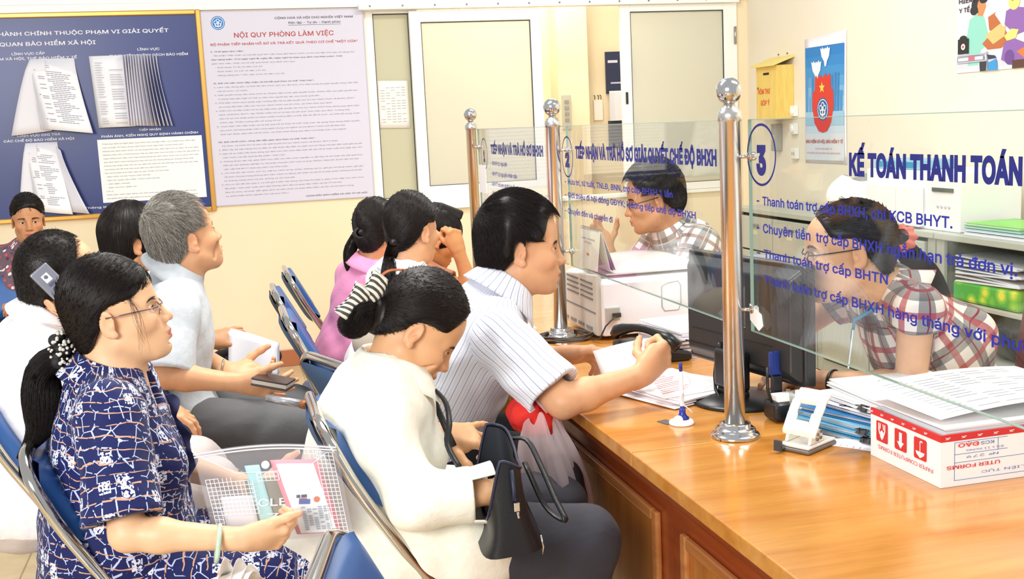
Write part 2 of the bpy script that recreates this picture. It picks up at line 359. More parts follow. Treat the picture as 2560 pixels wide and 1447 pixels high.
mb = MB(); mb.tube([(3.542, YW-.04, 1.98), (3.542, YW-.04, 2.1)], .009, 10); mb.box((3.534, YW-.034, 1.99), (3.55, YW-.029, 2.09)); mb.build('hinge', M('b9b6ae', .3, 1.), w3)
mb = MB(); mb.box((.965, YW-.04, .965), (3.555, YW+.1, .988)); mb.box((3.53, YW-.03, .988), (3.56, YW+.1, 2.265)); struct(mb.build('trim_3', WHITE_AL, bevel=.003))
# sheet taped to the fixed light
t = thing('taped_notice', 'white printed timetable sheet taped on the narrow olive pane beside the sliding window', 'notice', (1.13, YW+.03, 1.5))
MB().sheet(lambda u, v: (1.032+.2*u, YW+.04-.004-.003*sin(pi*u)*v, 1.513+.307*v-.006*u), 6, 6, .001).build('sheet', M('f4f1ea', .7), t)
mb = MB()
for r_ in range(14):
    for c_ in range(5):
        if random.Random(r_*7+c_).random() > .2: mb.add([Vector((1.05+c_*.034, YW+.0325, 1.55+r_*.017))+Vector(q) for q in ((0, 0, 0), (.026, 0, 0), (.026, 0, .004), (0, 0, .004))], [(0, 1, 2, 3)])
mb.build('printed_table', M('b9b6b4', .8), t)
# corridor things
t = thing('corridor_notice_board', 'narrow navy notice board with document stack seen through the open window gap', 'notice board', (3.05, 8.39, 1.5))
MB().box((2.955, 8.375, 1.70), (3.15, 8.398, 2.02)).build('header_panel', M('2c3350', .5), t); MB().box((2.965, 8.37, 1.28), (3.15, 8.398, 1.49)).build('lower_panel', M('3a3c40', .6), t)
mb = MB()
for k in range(6): mb.box((2.97+k*.006, 8.36-.006*k, 1.49), (3.1+k*.006, 8.364-.006*k, 1.72-.003*k))
mb.build('page_stack', M('e9e7ea', .8), t)
mb = MB(); mb.box((2.97, 8.3735, 1.935), (3.05, 8.375, 1.955)); mb.build('printed_heading', M('d8d8e2', .6), t); mb = MB(); mb.box((2.99, 8.3735, 1.775), (3.09, 8.375, 1.787)); mb.build('printed_line', M('c8c8d8', .6), t)
t = thing('hook_tag_block', 'small white tag hanging from two hooks on corridor pillar', 'wall hook', (2.87, 8.39, 1.58))
MB().box((2.845, 8.37, 1.50), (2.915, 8.398, 1.655)).build('tag', M('f6efe2', .7), t)
for x_ in (2.855, 2.885, 2.905): MB().tube([(x_, 8.398, 1.69), (x_, 8.38, 1.69), (x_, 8.372, 1.675), (x_, 8.38, 1.66)], .003, 8).build('hook', M('56524c', .4, 1.), t)

t = thing('switch_plate', 'grey metal switch plate on the corridor pillar behind the middle steel post ball', 'switch', (2.57, 8.19, 1.58)); MB().box((2.53, 8.185, 1.44), (2.60, 8.199, 1.70)).build('plate', M('c4bfae', .45), t, bevel=.003)
for k in range(4): MB().box((2.548, 8.18, 1.50+.045*k), (2.582, 8.186, 1.525+.045*k)).build('rocker_switch', M('9d998a', .5), t)
# ================================================================== BLUE BOARD (back wall, left)
YB = YW-.02
t = thing('information_board', 'large navy information board with gold frame hung on cream wall', 'notice board', (-.9, YW, 1.05))
NAVY = newmat('navy_board'); nt = NAVY.node_tree; b = bsdf(NAVY); tc = N(nt, 'ShaderNodeTexCoord'); nz = N(nt, 'ShaderNodeTexNoise', i_Scale=.9, i_Detail=3.); nt.links.new(tc.outputs['Object'], nz.inputs[0])
r_ = ramp(nt, nz.outputs['Fac'], [(.3, '24336f'), (.7, '2f3d82')]); nt.links.new(r_.outputs[0], b.inputs['Base Color']); b.inputs['Roughness'].default_value = .32
MB().box((-2.0, YB, 1.075), (-.072, YW, 2.262)).build('panel', NAVY, t)
mb = MB(); frame_rects(mb, -2.03, -.045, 1.045, 2.29, .03, YB-.012, YW); mb.build('frame', M('d9a554', .3, .6), t, bevel=.006)
LW = M('f4f4fb', .5)
for s_, x, z, w, cap, bd in (('HÀNH CHÍNH THUỘC PHẠM VI GIẢI QUYẾT', -1.21, 2.158, .97, .030, .012), ('QUAN BẢO HIỂM XÃ HỘI', -1.21, 2.098, .54, .030, .012), ('LĨNH VỰC CẤP', -1.149, 2.045, .185, .019, .012), ('BẢO HIỂM XÃ HỘI, THẺ BẢO HIỂM Y TẾ', -1.34, 2.017, .556, .019, .012),
        ('LĨNH VỰC', -.433, 2.052, .13, .019, .012), ('THỰC HIỆN CHÍNH SÁCH BẢO HIỂM', -.598, 2.017, .46, .019, .012), ('LĨNH VỰC CHI TRẢ', -1.168, 1.562, .245, .018, .012), ('CÁC CHẾ ĐỘ BẢO HIỂM XÃ HỘI', -1.247, 1.533, .4, .018, .012),
        ('TIẾP NHẬN', -.468, 1.566, .13, .016, .012), ('PHẢN ÁNH, KIẾN NGHỊ QUY ĐỊNH HÀNH CHÍNH', -.69, 1.535, .572, .018, .012), ('Thông tin chi tiết đề nghị tham khảo', -.83, 1.106, .56, .016, .01)):
    lettering(s_, (x, YB, z), LW, BACK, t, w=w, cap=cap, bold=bd)
def textlines(parent, x0, x1, z0, z1, y, n, mat, seed, plane=BACK, name='printed_text', hh=.5):
    """small print: rows of word-length dashes"""
    R = random.Random(seed); mb = MB(); dz = (z0-z1)/n
    for i in range(n):
        z = z0-dz*(i+.7); x = x0+(R.random() < .25)*.02; e = x1 if R.random() < .7 else x0+(x1-x0)*R.uniform(.35, .9)
        while x < e:
            w = R.uniform(.008, .03); w = min(w, e-x)
            mb.add([(x, y, z), (x+w, y, z), (x+w, y, z+dz*hh), (x, y, z+dz*hh)], [(0, 1, 2, 3)]); x += w+.006
    return mb.build(name, mat, parent)
INK = M('77757c', .8); INK2 = M('5a5960', .8)
p = thing('instruction_sheet', 'white printed sheet pasted on the lower right of the navy board', 'sheet of paper', (-.41, YB, 1.13))
MB().box((-.717, YB-.003, 1.137), (-.098, YB-.0005, 1.523)).build('sheet', PAPER, p)
BODY = ['Theo quy định tại Nghị định của Chính phủ về tiếp nhận, xử lý phản ánh, kiến nghị', 'của cá nhân, tổ chức về quy định hành chính; Bảo hiểm xã hội thành phố', 'Những quy định hành chính: có nội dung phản ánh, kiến nghị của cá nhân, tổ chức gồm:', 'Những vướng mắc cụ thể trong thực hiện quy định hành chính do hành vi chậm trễ, gây phiền hà', 'hoặc không thực hiện, thực hiện không đúng quy định hành chính của cơ quan nhà nước', 'Quy định hành chính không phù hợp với thực tế, không đồng bộ, không thống nhất', 'Không hợp pháp hoặc trái với các điều ước quốc tế mà Việt Nam ký kết hoặc gia nhập', 'và những vấn đề khác liên quan đến quy định hành chính', 'Nội dung phản ánh kiến nghị xin gửi về địa chỉ dưới đây:', '     - Bảo hiểm xã hội Thành phố Hà Nội', '     - Địa chỉ: quận Cầu Giấy, Thành phố Hà Nội', '     - Số điện thoại:', '     - Địa chỉ thư điện tử', 'Lưu ý:', '   Phản ánh, kiến nghị bằng văn bản phải ghi rõ họ tên, địa chỉ, số điện thoại', '   khi phản ánh kiến nghị phải sử dụng ngôn ngữ tiếng Việt; có thể hiện rõ ràng']
for i, s_ in enumerate(BODY): lettering(s_, (-.69, YB-.003, 1.492-i*.0222), INK2, BACK, p, w=min(.57, len(s_)*.0068), cap=.0085)
# leafed document stacks hung on the board
def hung_stack(label, xl, xr, ztop, zbot, back_left, fan, seed):
    """pages fastened along the top edge, lower corners curling away from the board"""
    t = thing('hanging_document_stack', label, 'document', ((xl+xr)/2, YB, zbot), 'document stacks hung on the navy board')
    R = random.Random(seed); w = xr-xl; h = ztop-zbot
    def page(k, n, fx, curl, off, tex=False):
        def f(u, v):
            d = 1-v; x = xl+w*u*(1-.0*d)+fx*d**1.3; y = YB-.006-off*d-curl*sin(pi*min(1, u*1.0))*d*.6-.012*d*u
            return (x, y, ztop-h*d-.004*k*u)
        return f
    mb = MB()
    for k in range(fan): mb.sheet(page(k, fan, .010*k*(1 if k % 2 else .7), .004*k, .006+.007*k), 8, 8, .0006)
    if back_left:
        for k in range(3): mb.sheet(lambda u, v, k=k: (xl+w*.35*u-(back_left+.012*k)*(1-v)**.8*(1-u), YB-.004-.006*k-.02*(1-v), ztop-.01-(h+.02)*(1-v)+.02*u*(1-v)), 6, 8, .0006)
    mb.build('pages', M('f1eff4', .8), t)
    off = .006+.007*(fan-1)+.004; fx = .010*(fan-1); 
    mb = MB(); mb.sheet(page(fan, fan, fx*.9, .004*fan, off), 10, 10, .0006); top = mb.build('top_page', M('fbfafc', .8), t)
    mt = MB(); P = page(fan, fan, fx*.9, .004*fan, off+.0012)
    for i in range(30):
        v = .93-i*.028
        if R.random() < .12: continue
        u = .32 if R.random() < .6 else .42; e = R.uniform(.6, .92)
        if i < 3: u, e = .2, .42
        if i > 3 and R.random() < .4: 
            q = [Vector(P(a, b_))+Vector((0, -.001, 0)) for a, b_ in ((.12, v), (.26, v), (.26, v+.011), (.12, v+.011))]; mt.add(q, [(0, 1, 2, 3)])
        n_ = 6
        for j in range(n_):
            a, c = u+(e-u)*j/n_, u+(e-u)*(j+.85)/n_; mt.add([Vector(P(a_, b_))+Vector((0, -.001, 0)) for a_, b_ in ((a, v), (c, v), (c, v+.011), (a, v+.011))], [(0, 1, 2, 3)])
    mt.build('printed_text', M('a9a8b4', .8), t)
    for zz in (.85, .5, .15): q = P(.07, zz); MB().tube([(q[0]-.004, q[1]+.004, q[2]), (q[0], q[1]-.006, q[2]+.003), (q[0]+.006, q[1], q[2])], .0012, 6).build('binding_ring', M('6d6d72', .4, 1.), t)
    return t
hung_stack('white document stack hung at the left of the navy board, upper row', -1.055, -.80, 2.018, 1.60, .115, 9, 3)
# right-hand stack is opened: thick leaves standing out as vertical ridges
t = thing('hanging_document_stack', 'opened document stack hung at the right of the navy board, pages fanned in grey ridges', 'document', (-.5, YB, 1.59), 'document stacks hung on the navy board')
MB().sheet(lambda u, v: (-.716+.215*u+.018*(1-v), YB-.01-.03*sin(pi*u)*(1-v*.6)-.01*(1-v), 1.595+.43*v), 8, 6, .0006).build('top_page', M('fbfafc', .8), t)
mb = MB()
for k in range(13):
    a = k/12; x0 = -.515+.016*k
    mb.sheet(lambda u, v, a=a, x0=x0: (x0+.010*sin(3*u+a*5)*(1-v)+(1-v)**1.6*.055*a-.014*(1-abs(a-.5))*u, YB-.008-.075*u*(1-.35*v)*(1-.25*a), 1.60+.425*v-.012*a*(1-v)), 4, 8, .0012)
mb.build('fanned_pages', M('e4e2ec', .75), t)
mt = MB(); R = random.Random(9)
for i in range(26):
    z = 1.98-i*.0145
    for (a, e) in ((-.69, -.64), (-.61, -.53)):
        if R.random() < .75 and not (a > -.62 and i < 3): mt.add([(a+.018*(1-(z-1.6)/.43), YB-.05, z), (e+.016*(1-(z-1.6)/.43)-R.random()*.02, YB-.05, z), (e+.016*(1-(z-1.6)/.43)-R.random()*.02, YB-.05, z+.004), (a+.018*(1-(z-1.6)/.43), YB-.05, z+.004)], [(0, 1, 2, 3)])
mt.build('printed_text', M('b9b8c4', .8), t)
t = hung_stack('white document stack hung lower left on the navy board above the floral blouse', -1.128, -.945, 1.523, 1.11, .05, 7, 5)
MB().sheet(lambda u, v: (-.955+.03*u*v+(1-v)**1.2*(.02+.14*u), YB-.012-.05*u-.02*(1-v), 1.10+.40*v-.02*u*(1-v)-.03*u*v), 8, 8, .0006).build('loose_page', M('eceaf2', .8), t)

# ================================================================== WHITE RULES POSTER
t = thing('rules_poster', 'large white office rules poster with red heading between navy board and window', 'poster', (.46, YW, 1.07))
MB().box((-.046, YW-.012, 1.074), (.962, YW-.001, 2.278)).build('panel', M('dad7e5', .28), t)
mb = MB(); frame_rects(mb, -.048, .964, 1.072, 2.280, .006, YW-.015, YW-.001); mb.build('edge_strip', M('c6c2cc', .4), t)
yp = YW-.012; RED = M('bb3a34', .6)
art(t, 'emblem', (.057, yp, 2.206), BACK, emblem(0, 0, .042, '2f7fc4', 'e6eef8'))
for s_, x, z, w, cap, mt, bd in (('CỘNG HOÀ XÃ HỘI CHỦ NGHĨA VIỆT NAM', .405, 2.222, .49, .017, INK2, .014), ('Độc lập - Tự do - Hạnh phúc', .487, 2.192, .33, .017, INK2, .012), ('NỘI QUY PHÒNG LÀM VIỆC', .149, 2.115, .618, .040, RED, .008), ('BỘ PHẬN TIẾP NHẬN HỒ SƠ VÀ TRẢ KẾT QUẢ THEO CƠ CHẾ "MỘT CỬA"', .002, 2.068, .915, .019, RED, .012)):
    lettering(s_, (x, yp, z), mt, BACK, t, w=w, cap=cap, bold=bd)
MB().box((.487, yp-.0012, 2.182), (.815, yp-.0008, 2.184)).build('underline', INK2, t)
PL = [('I. Thời gian làm việc:', 1), ('   Bộ phận Tiếp nhận và trả kết quả làm việc theo giờ hành chính, từ thứ hai đến thứ sáu và sáng thứ', 0), ('bảy hàng tuần. (Trừ ngày nghỉ lễ, ngày tết, ngày nghỉ bù theo quy định của Nhà nước). Thời', 1), ('gian làm việc, nhận và trả kết quả được quy định như sau:', 0), ('   - Buổi sáng: Từ 8h 00 đến 11h 45', 0), ('   - Buổi chiều: Từ 13h 15 đến 17h 00', 0), ('   - Riêng sáng thứ 7 làm việc từ 8h 00 đến 11h 30', 0), ('', 0), ('II. Đối với viên chức tiếp nhận và trả kết quả theo cơ chế "một cửa":', 1),
 ('1. Làm việc đúng giờ, có thái độ văn minh, lịch sự, tận tình, chu đáo trong khi giải quyết công việc đối', 0), ('   với tổ chức, cá nhân.', 0), ('2. Giải quyết công việc theo trình tự: Khách đến trước giải quyết trước, khách đến sau giải quyết sau.', 0), ('   Trường hợp đặc biệt có thể ưu tiên cho người tàn tật, sức khoẻ quá yếu', 0), ('3. Phổ biến chính sách pháp luật, hướng dẫn hồ sơ giải quyết các thủ tục hành chính về BHXH, BHYT', 0), ('   và cung cấp biểu mẫu các thủ tục hành chính cho tổ chức, cá nhân theo quy định.', 0), ('4. Kiểm tra và tiếp nhận hồ sơ đủ điều kiện giải quyết các thủ tục hành chính theo đúng quy định hiện', 0), ('   hành về BHXH, BHYT, lập "Phiếu nhận hồ sơ và hẹn trả kết quả" theo mẫu quy định. Trường hợp', 0), ('   nếu hồ sơ còn thiếu phải có trách nhiệm hướng dẫn cụ thể, đầy đủ để tổ chức, cá nhân bổ sung, hoàn', 0), ('   chỉnh, lập "Phiếu hướng dẫn bổ sung hồ sơ".', 0), ('5. Thực hiện việc tiếp nhận và trả kết quả hồ sơ theo cơ chế "một cửa" áp dụng theo đúng thẩm quyền,', 0), ('   quy trình, hệ thống phần mềm công nghệ chung của ngành và của BHXH Thành phố để đảm bảo', 0), ('   thời hạn được giao đối với tổ chức, cá nhân theo đúng quy định của pháp luật, của ngành.', 0), ('', 0), ('III. Đối với tổ chức, công dân đến giao dịch theo cơ chế "một cửa":', 1), ('   Tổ chức, cá nhân khi có yêu cầu giải quyết thủ tục hành chính về BHXH, BHYT phải:', 0), ('1. Bấm lấy số xếp hàng thứ tự điện tử (đã được lắp đặt) và ngồi chờ tới hàng mời gọi đến lượt giải quyết', 0), ('2. Nộp hồ sơ, biểu mẫu theo đúng quy định cho viên chức tiếp nhận để nộp hồ sơ hoặc xuất trình giấy hẹn cho', 0), ('   viên chức trả kết quả tại Bộ phận "một cửa".', 0), ('3. Không được liên hệ, giao dịch trực tiếp với viên chức nghiệp vụ để nộp hồ sơ hoặc lấy kết quả trực', 0), ('   tiếp tại các phòng nghiệp vụ, bộ phận chuyên môn của cơ quan BHXH. Nộp phí, lệ phí đối với loại', 0), ('   việc cấp thẻ BHYT theo quy định của Nhà nước.', 0), ('4. Có thái độ văn minh, lịch sự, trật tự, tránh đi lại nhiều, không nói to, giữ gìn khoảng cách, giữ gìn', 0), ('   vệ sinh chung trong phòng làm việc, tránh tự động cắt nhân và nội tổ tự bảo quản, không hút thuốc', 0), ('   lá, không mang theo trẻ em, không xả rác bừa bãi.', 0), ('5. Khi có vấn đề cần góp ý, có thể gửi ý kiến xây dựng vào hộp thư góp ý, góp ý trực tiếp cho viên chức', 0), ('   Bộ phận "một cửa" hoặc lãnh đạo Phòng, lãnh đạo cơ quan Bảo hiểm xã hội TP Hà Nội.', 0), ('   Mọi tổ chức, cá nhân đến giao dịch và viên chức cơ quan Bảo hiểm xã hội, khi thi hành công', 0), ('   vụ phải chấp hành nghiêm túc nội quy trên./.', 0)]
for i, (s_, bd) in enumerate(PL):
    if s_: lettering(s_.lstrip(), (.0+.018*(s_.startswith('   ')), yp, 2.028-i*.0243), INK2 if bd else INK, BACK, t, w=min(.90, len(s_.lstrip())*.0090), cap=.0098, bold=.012 if bd else 0)
lettering('GIÁM ĐỐC BẢO HIỂM XÃ HỘI TP HÀ NỘI', (.52, yp, 1.10), INK2, BACK, t, w=.395, cap=.011, bold=.012)
# ================================================================== RIGHT WALL
t = thing('suggestion_box', 'yellow wooden suggestion letter box with sloped lid on pale wall', 'letter box', (3.58, 6.85, 1.45))
PINE = wood('pine', 'e8c25c', 'efcf6e', 'f3d98a', 2, .5, .8, .0)
b0, b1, X0 = 6.70, 6.985, 3.525
MB().box((X0, b0, 1.45), (XR-.001, b1, 1.80)).build('box_body', PINE, t, bevel=.003)
mb = MB(); mb.prism([(X0-.03, 1.795), (XR-.001, 1.848), (XR-.001, 1.862), (X0-.03, 1.807)], (0, b1+.015, 0), (1, 0, 0), (0, 0, 1), b1-b0+.03); mb.build('sloped_lid', M('f0d97f', .5, noise=.05), t)
MB().box((X0-.001, 6.80, 1.742), (X0+.003, 6.88, 1.757)).build('slot', M('2c2113', .8), t)
MB().lathe([(.007, 0), (.007, .006), (.003, .007)], (X0, 6.955, 1.66), (-1, 0, 0), 12).build('lock', M('8f8a7a', .3, 1.), t)
RD = M('e0502a', .6)
lettering('HÒM THƯ', (X0, 6.955, 1.62), RD, SIDE, t, w=.17, cap=.046, bold=.02); lettering('GÓP Ý', (X0, 6.92, 1.545), RD, SIDE, t, w=.125, cap=.046, bold=.02)
for y_ in (6.78, 6.9): MB().lathe([(.006, 0), (.006, .004), (.002, .006)], (XR-.001, y_, 1.875), (-1, 0, 0), 10).build('hanging_nail', M('77736a', .4, 1.), t)
def shift(shapes, dx, dy, k=1.): return [(h, [(a*k+dx, b*k+dy) for a, b in p]) for h, p in shapes]
# insurance poster  (origin lower far corner: y = 6.548, z = 1.165)
t = thing('insurance_poster', 'tall blue and white poster with two doves and red shield on pale wall', 'poster', (XR, 6.3, 1.17))
MB().sheet(lambda u, v: (XR-.004-.004*sin(pi*v)*u, 6.548-.492*u, 1.168+.775*v+.02*u*v), 8, 10, .001).build('paper_sheet', M('f3eef2', .45), t)
S = []
for k, c in enumerate(('1f7fc8', '2b88ce', '3d93d2', '57a3d8', '77b4dd', '94c3e2', 'aecfe6')): S.append((c, rect(.016, .705-.062*(k+1), .476, .72-.062*k)))
S.append(('c3d9ea', rect(.016, .185, .476, .275))); S.append(('d8dde6', rect(.016, .02, .476, .185)))
RR = random.Random(2)
for k in range(12): x_ = .02+.037*k; h_ = RR.uniform(.1, .26); S.append((RR.choice(('4a93cf', '5fa3d6', '3b88c8')), rect(x_, .30, x_+.03, .30+h_)))
S.append(('9cc6e2', rect(.016, .235, .476, .32)))
def dove(cx, cy, k): return [('f8f8fb', [(cx+a*k, cy+b*k) for a, b in ((-.055, .05), (-.035, .042), (-.03, .055), (-.012, .04), (0, .05), (.012, .042), (.03, .056), (.036, .042), (.056, .048), (.045, .0), (.02, -.03), (.012, -.055), (-.006, -.06), (-.012, -.03), (-.04, 0))])]
S += dove(.262, .655, 1.05)+dove(.155, .575, 1.1)
sh = [(-.09, .15), (-.075, .165), (-.06, .145), (-.03, .165), (0, .148), (.03, .172), (.06, .15), (.08, .17), (.1, .15), (.098, .08), (.125, .07), (.13, -.03), (.1, -.13), (.05, -.18), (0, -.19), (-.05, -.18), (-.1, -.13), (-.125, -.03), (-.12, .06), (-.095, .07)]
S += shift([('d8392b', sh)], .23, .38)
S += shift([('f6d648', [(cos(pi/2+pi*i/5)*(.036 if i % 2 == 0 else .015), sin(pi/2+pi*i/5)*(.036 if i % 2 == 0 else .015)) for i in range(10)])], .222, .467)
S += emblem(.232, .335, .07, '2a5f9e', 'e8eef5')
art(t, 'printed_picture', (XR-.008, 6.548, 1.168), SIDE, S)
PR = M('b5544c', .6)
lettering('BẢO HIỂM XÃ HỘI, BẢO HIỂM Y TẾ', (XR-.008, 6.525, 1.295), PR, SIDE, t, w=.44, cap=.026, bold=.02, off=.006); lettering('THAM GIA BẢO HIỂM Y TẾ', (XR-.008, 6.41, 1.255), PR, SIDE, t, w=.2, cap=.011, off=.006); lettering('VÌ QUYỀN LỢI AN SINH CỦA MỌI NGƯỜI', (XR-.008, 6.515, 1.228), PR, SIDE, t, w=.40, cap=.012, off=.006)
# health poster (origin y = 5.02, z = 1.65) – simple figures
t = thing('health_poster', 'colourful illustrated health poster cut off at the upper right of pale wall', 'poster', (XR, 4.6, 1.65))
MB().box((XR-.004, 4.2, 1.65), (XR-.001, 5.02, 2.3)).build('paper_sheet', M('efeef4', .45), t)
S = [('e9e4ee', rect(.0, .0, .82, .65)), ('d8d2da', rect(.0, .02, .82, .06)),
 ('8fd0bd', [(.09, .04), (.08, .22), (.10, .33), (.15, .36), (.21, .34), (.24, .24), (.25, .17), (.19, .13), (.17, .04)]), ('d58a55', [(.16, .35), (.155, .42), (.2, .45), (.225, .40), (.2, .34)]), ('2a2b30', ell(.155, .415, .042, .048)), ('d58a55', ell(.19, .405, .032, .045)), ('2a2b30', ell(.205, .44, .03, .02)), ('2a2b30', ell(.135, .385, .03, .03)),
 ('b86a3c', [(.20, .17), (.28, .24), (.36, .25), (.40, .18), (.34, .13), (.24, .13)]), ('b86a3c', [(.24, .33), (.31, .36), (.35, .30), (.30, .22), (.25, .25)]), ('e5bd7a', [(.22, .22), (.33, .28), (.37, .26), (.36, .20), (.28, .16)]),
 ('f7f5f5', [(.29, .34), (.36, .44), (.46, .45), (.44, .28), (.35, .26)]), ('c8353a', rect(.30, .43, .335, .5)),
 ('8d63a8', [(.36, .27), (.37, .35), (.42, .37), (.52, .35), (.53, .22), (.44, .2)]), ('e8dc7c', ell(.425, .40, .04, .05)), ('4a86c4', ell(.425, .445, .055, .02)), ('c8353a', ell(.42, .462, .03, .014)), ('3a3038', rect(.41, .405, .418, .41)), ('3a3038', rect(.435, .405, .443, .41)),
 ('e8dc7c', [(.36, .2), (.41, .24), (.46, .23), (.44, .18), (.38, .17)]), ('8d63a8', [(.34, .06), (.36, .16), (.43, .18), (.5, .15), (.55, .05), (.42, .02)]), ('6d4a8c', ell(.4, .07, .035, .045)), ('5a3a2c', rect(.42, .0, .6, .05)), ('e07a3a', [(.45, .10), (.52, .13), (.6, .1), (.5, .06)]),
 ('23241f', rect(.015, .12, .10, .215)), ('23241f', ell(.057, .215, .03, .022)), ('e8e4df', ell(.057, .165, .016, .02)), ('c8353a', ell(.057, .165, .007, .009)),
 ('b9bcc6', rect(.01, .105, .24, .115)), ('b9bcc6', rect(.01, .06, .24, .068)), ('8a8d98', rect(.012, .068, .22, .1)), ('e9e4ee', rect(.02, .074, .21, .094)), ('c86a7a', rect(.1, .072, .15, .098)), ('9aa0ac', rect(.235, .0, .245, .12)), ('3f93cf', [(.25, .0), (.25, .05), (.31, .07), (.32, .0)]), ('35373f', [(.19, .0), (.185, .06), (.24, .06), (.235, .0)]), ('2f3b4a', [(.24, .1), (.3, .09), (.31, .075), (.25, .07)])]
art(t, 'printed_picture', (XR-.004, 5.02, 1.65), SIDE, [(h_, [(x_, y_*.77 if y_ < .6 else y_) for x_, y_ in p_]) for h_, p_ in S], off=.002)
BK = M('33302f', .6)
for s_, z, w in (('BẢO', 2.05, .10), ('HIỂM', 1.99, .115), ('Y TẾ', 1.945, .085)): lettering(s_, (XR-.004, 5.0, z), BK, SIDE, t, w=w, cap=.03, bold=.02, off=.006)
# wall electrics
for k, (y, z, lab) in enumerate(((6.675, 1.5, 'white wall switch box above two others between letter box and blue poster'), (6.675, 1.385, 'white round socket in the middle of three between letter box and blue poster'), (6.665, 1.225, 'white double socket lowest of three left of the blue poster'))):
    t = thing('wall_socket', lab, 'socket', (XR, y, z), 'sockets beside the blue poster'); MB().box((XR-.03, y-.035, z-.035), (XR-.001, y+.035, z+.035)).build('back_box', M('f2efe8', .4), t, bevel=.005)
    mb = MB()
    for s_ in (-1, 1): mb.box((XR-.0315, y-.012*s_-.003, z-.01), (XR-.0295, y-.012*s_+.003, z+.01))
    mb.build('socket_hole', M('8c887f', .6), t)
    if k < 2: MB().lathe([(.026, 0), (.026, .004), (.02, .008)], (XR-.03, y, z), (-1, 0, 0), 20).build('cover_plate', M('faf8f2', .35), t)
t = thing('breaker_box', 'grey breaker box on wall seen through glass below letter box', 'breaker box', (XR, 6.95, 1.33)); MB().box((XR-.05, 6.86, 1.24), (XR-.001, 6.93, 1.42)).build('case', M('a9a698', .5), t, bevel=.006); MB().box((XR-.056, 6.88, 1.31), (XR-.05, 6.91, 1.35)).build('lever', M('cfcabc', .5), t)
# ================================================================== STEEL CABINETS along the right wall
CG = M('a9ac9f', .45, noise=.04, scale=6); CG2 = M('b6b8ab', .4, noise=.03, scale=6)
CX, CZ = 3.18, .915
def cabinet(name, y0, y1, label, kind):
    t = thing(name, label, 'cabinet', ((CX+XR)/2, (y0+y1)/2, 0), 'grey steel cabinets along the right wall'); mb = MB()
    mb.box((CX, y0+.002, .05), (CX+.02, y0+.06, CZ-.03)); mb.box((CX, y1-.06, .05), (CX+.02, y1-.002, CZ-.03)); mb.box((CX+.02, y0+.002, .05), (XR-.02, y0+.02, CZ-.03)); mb.box((CX+.02, y1-.02, .05), (XR-.02, y1-.002, CZ-.03)); mb.box((XR-.035, y0+.02, .05), (XR-.02, y1-.02, CZ-.03)); mb.box((CX, y0+.06, .05), (CX+.02, y1-.06, .12)); mb.box((CX+.01, y0+.02, 0), (XR-.02, y1-.02, .05))
    mb.build('body', CG, t, bevel=.003); MB().box((CX-.015, y0+.001, CZ-.03), (XR-.02, y1-.001, CZ)).build('top', CG2, t, bevel=.004)
    if kind == 'doors':
        n = 2; w = (y1-y0-.14)/n
        for k in range(n):
            a = y0+.07+k*(w+.004)
            for z0, z1, nm in ((.66, CZ-.05, 'drawer'), (.13, .65, 'door')):
                d = MB().box((CX-.012, a, z0), (CX+.012, a+w-.006, z1)).build(nm, CG2, t, bevel=.004)
                MB().box((CX-.022, a+w/2-.05, z1-.06), (CX-.012, a+w/2+.05, z1-.045)).build('handle', M('8e8f86', .35, .7), d); MB().box((CX-.0135, a+w/2-.03, z1-.11), (CX-.012, a+w/2+.03, z1-.08)).build('label_holder', M('d4d2a8', .5), d)
    else:
        for z in (.13, .36, .61): MB().box((CX+.005, y0+.02, z-.02), (XR-.04, y1-.02, z)).build('shelf', CG2, t, bevel=.003)
    return t
cabinet('filing_cabinet', 5.6, 6.6, 'grey steel cabinet farthest along wall, behind the front clerk seen through glass', 'doors'); cabinet('filing_cabinet', 4.52, 5.595, 'grey steel cabinet with doors carrying the white electronic unit', 'doors'); cabinet('open_cabinet', 3.55, 4.515, 'grey open steel cabinet with papers and green package on shelves', 'open')
# white electronic unit on the cabinet
t = thing('office_machine', 'white office machine with dark slot standing on grey cabinet', 'machine', (3.35, 4.7, CZ)); WP = M('f2f1f1', .4)
MB().box((3.22, 4.40, CZ), (3.55, 5.16, 1.19)).build('case', WP, t, bevel=.008)
mb = MB(); mb.box((3.19, 4.86, CZ+.01), (3.22, 5.12, 1.12)); mb.build('front_panel', M('f7f6f6', .35), t, bevel=.008); MB().box((3.185, 4.665, CZ+.01), (3.22, 4.85, 1.12)).build('paper_door', M('f9f8f8', .35), t, bevel=.008)
MB().box((3.214, 4.445, 1.098), (3.222, 4.60, 1.116)).build('output_slot', M('5c625c', .7), t)
mb = MB()
for k in range(4): mb.lathe([(.008, 0), (.008, .003), (.006, .004)], (3.22, 4.56-.028*k, 1.03), (-1, 0, 0), 12)
mb.build('button', M('cfd0d0', .5), t)
t = thing('toner_box', 'small pale blue carton on top of the white office machine', 'box', (3.3, 4.9, 1.19)); MB().box((3.25, 4.74, 1.191), (3.45, 5.14, 1.235)).build('carton', M('8fbfd2', .5), t, bevel=.003)
mb = MB()
for k in range(2): mb.box((3.247, 4.78+.18*k, 1.2), (3.25, 4.92+.18*k, 1.227))
mb.build('blue_panel', M('2f8fb8', .5), t)
t = thing('plastic_bag', 'white plastic bag slumped on cabinet beside the white office machine', 'bag', (3.35, 5.4, CZ))
def blob(u, v):
    a = 2*pi*u; r = (sin(pi*v*.86)**.7)*(1+.14*sin(5*a)+.08*sin(9*a+3*v)); return (3.37+.15*r*cos(a), 5.42+.27*r*sin(a), CZ+.002+.21*(1-cos(pi*v*.5))**.8*(1+.08*sin(3*a)) if v > .02 else CZ+.002)
MB().sheet(lambda u, v: blob(u, 1-v), 40, 16).build('film', M('f7f6f3', .35), t)
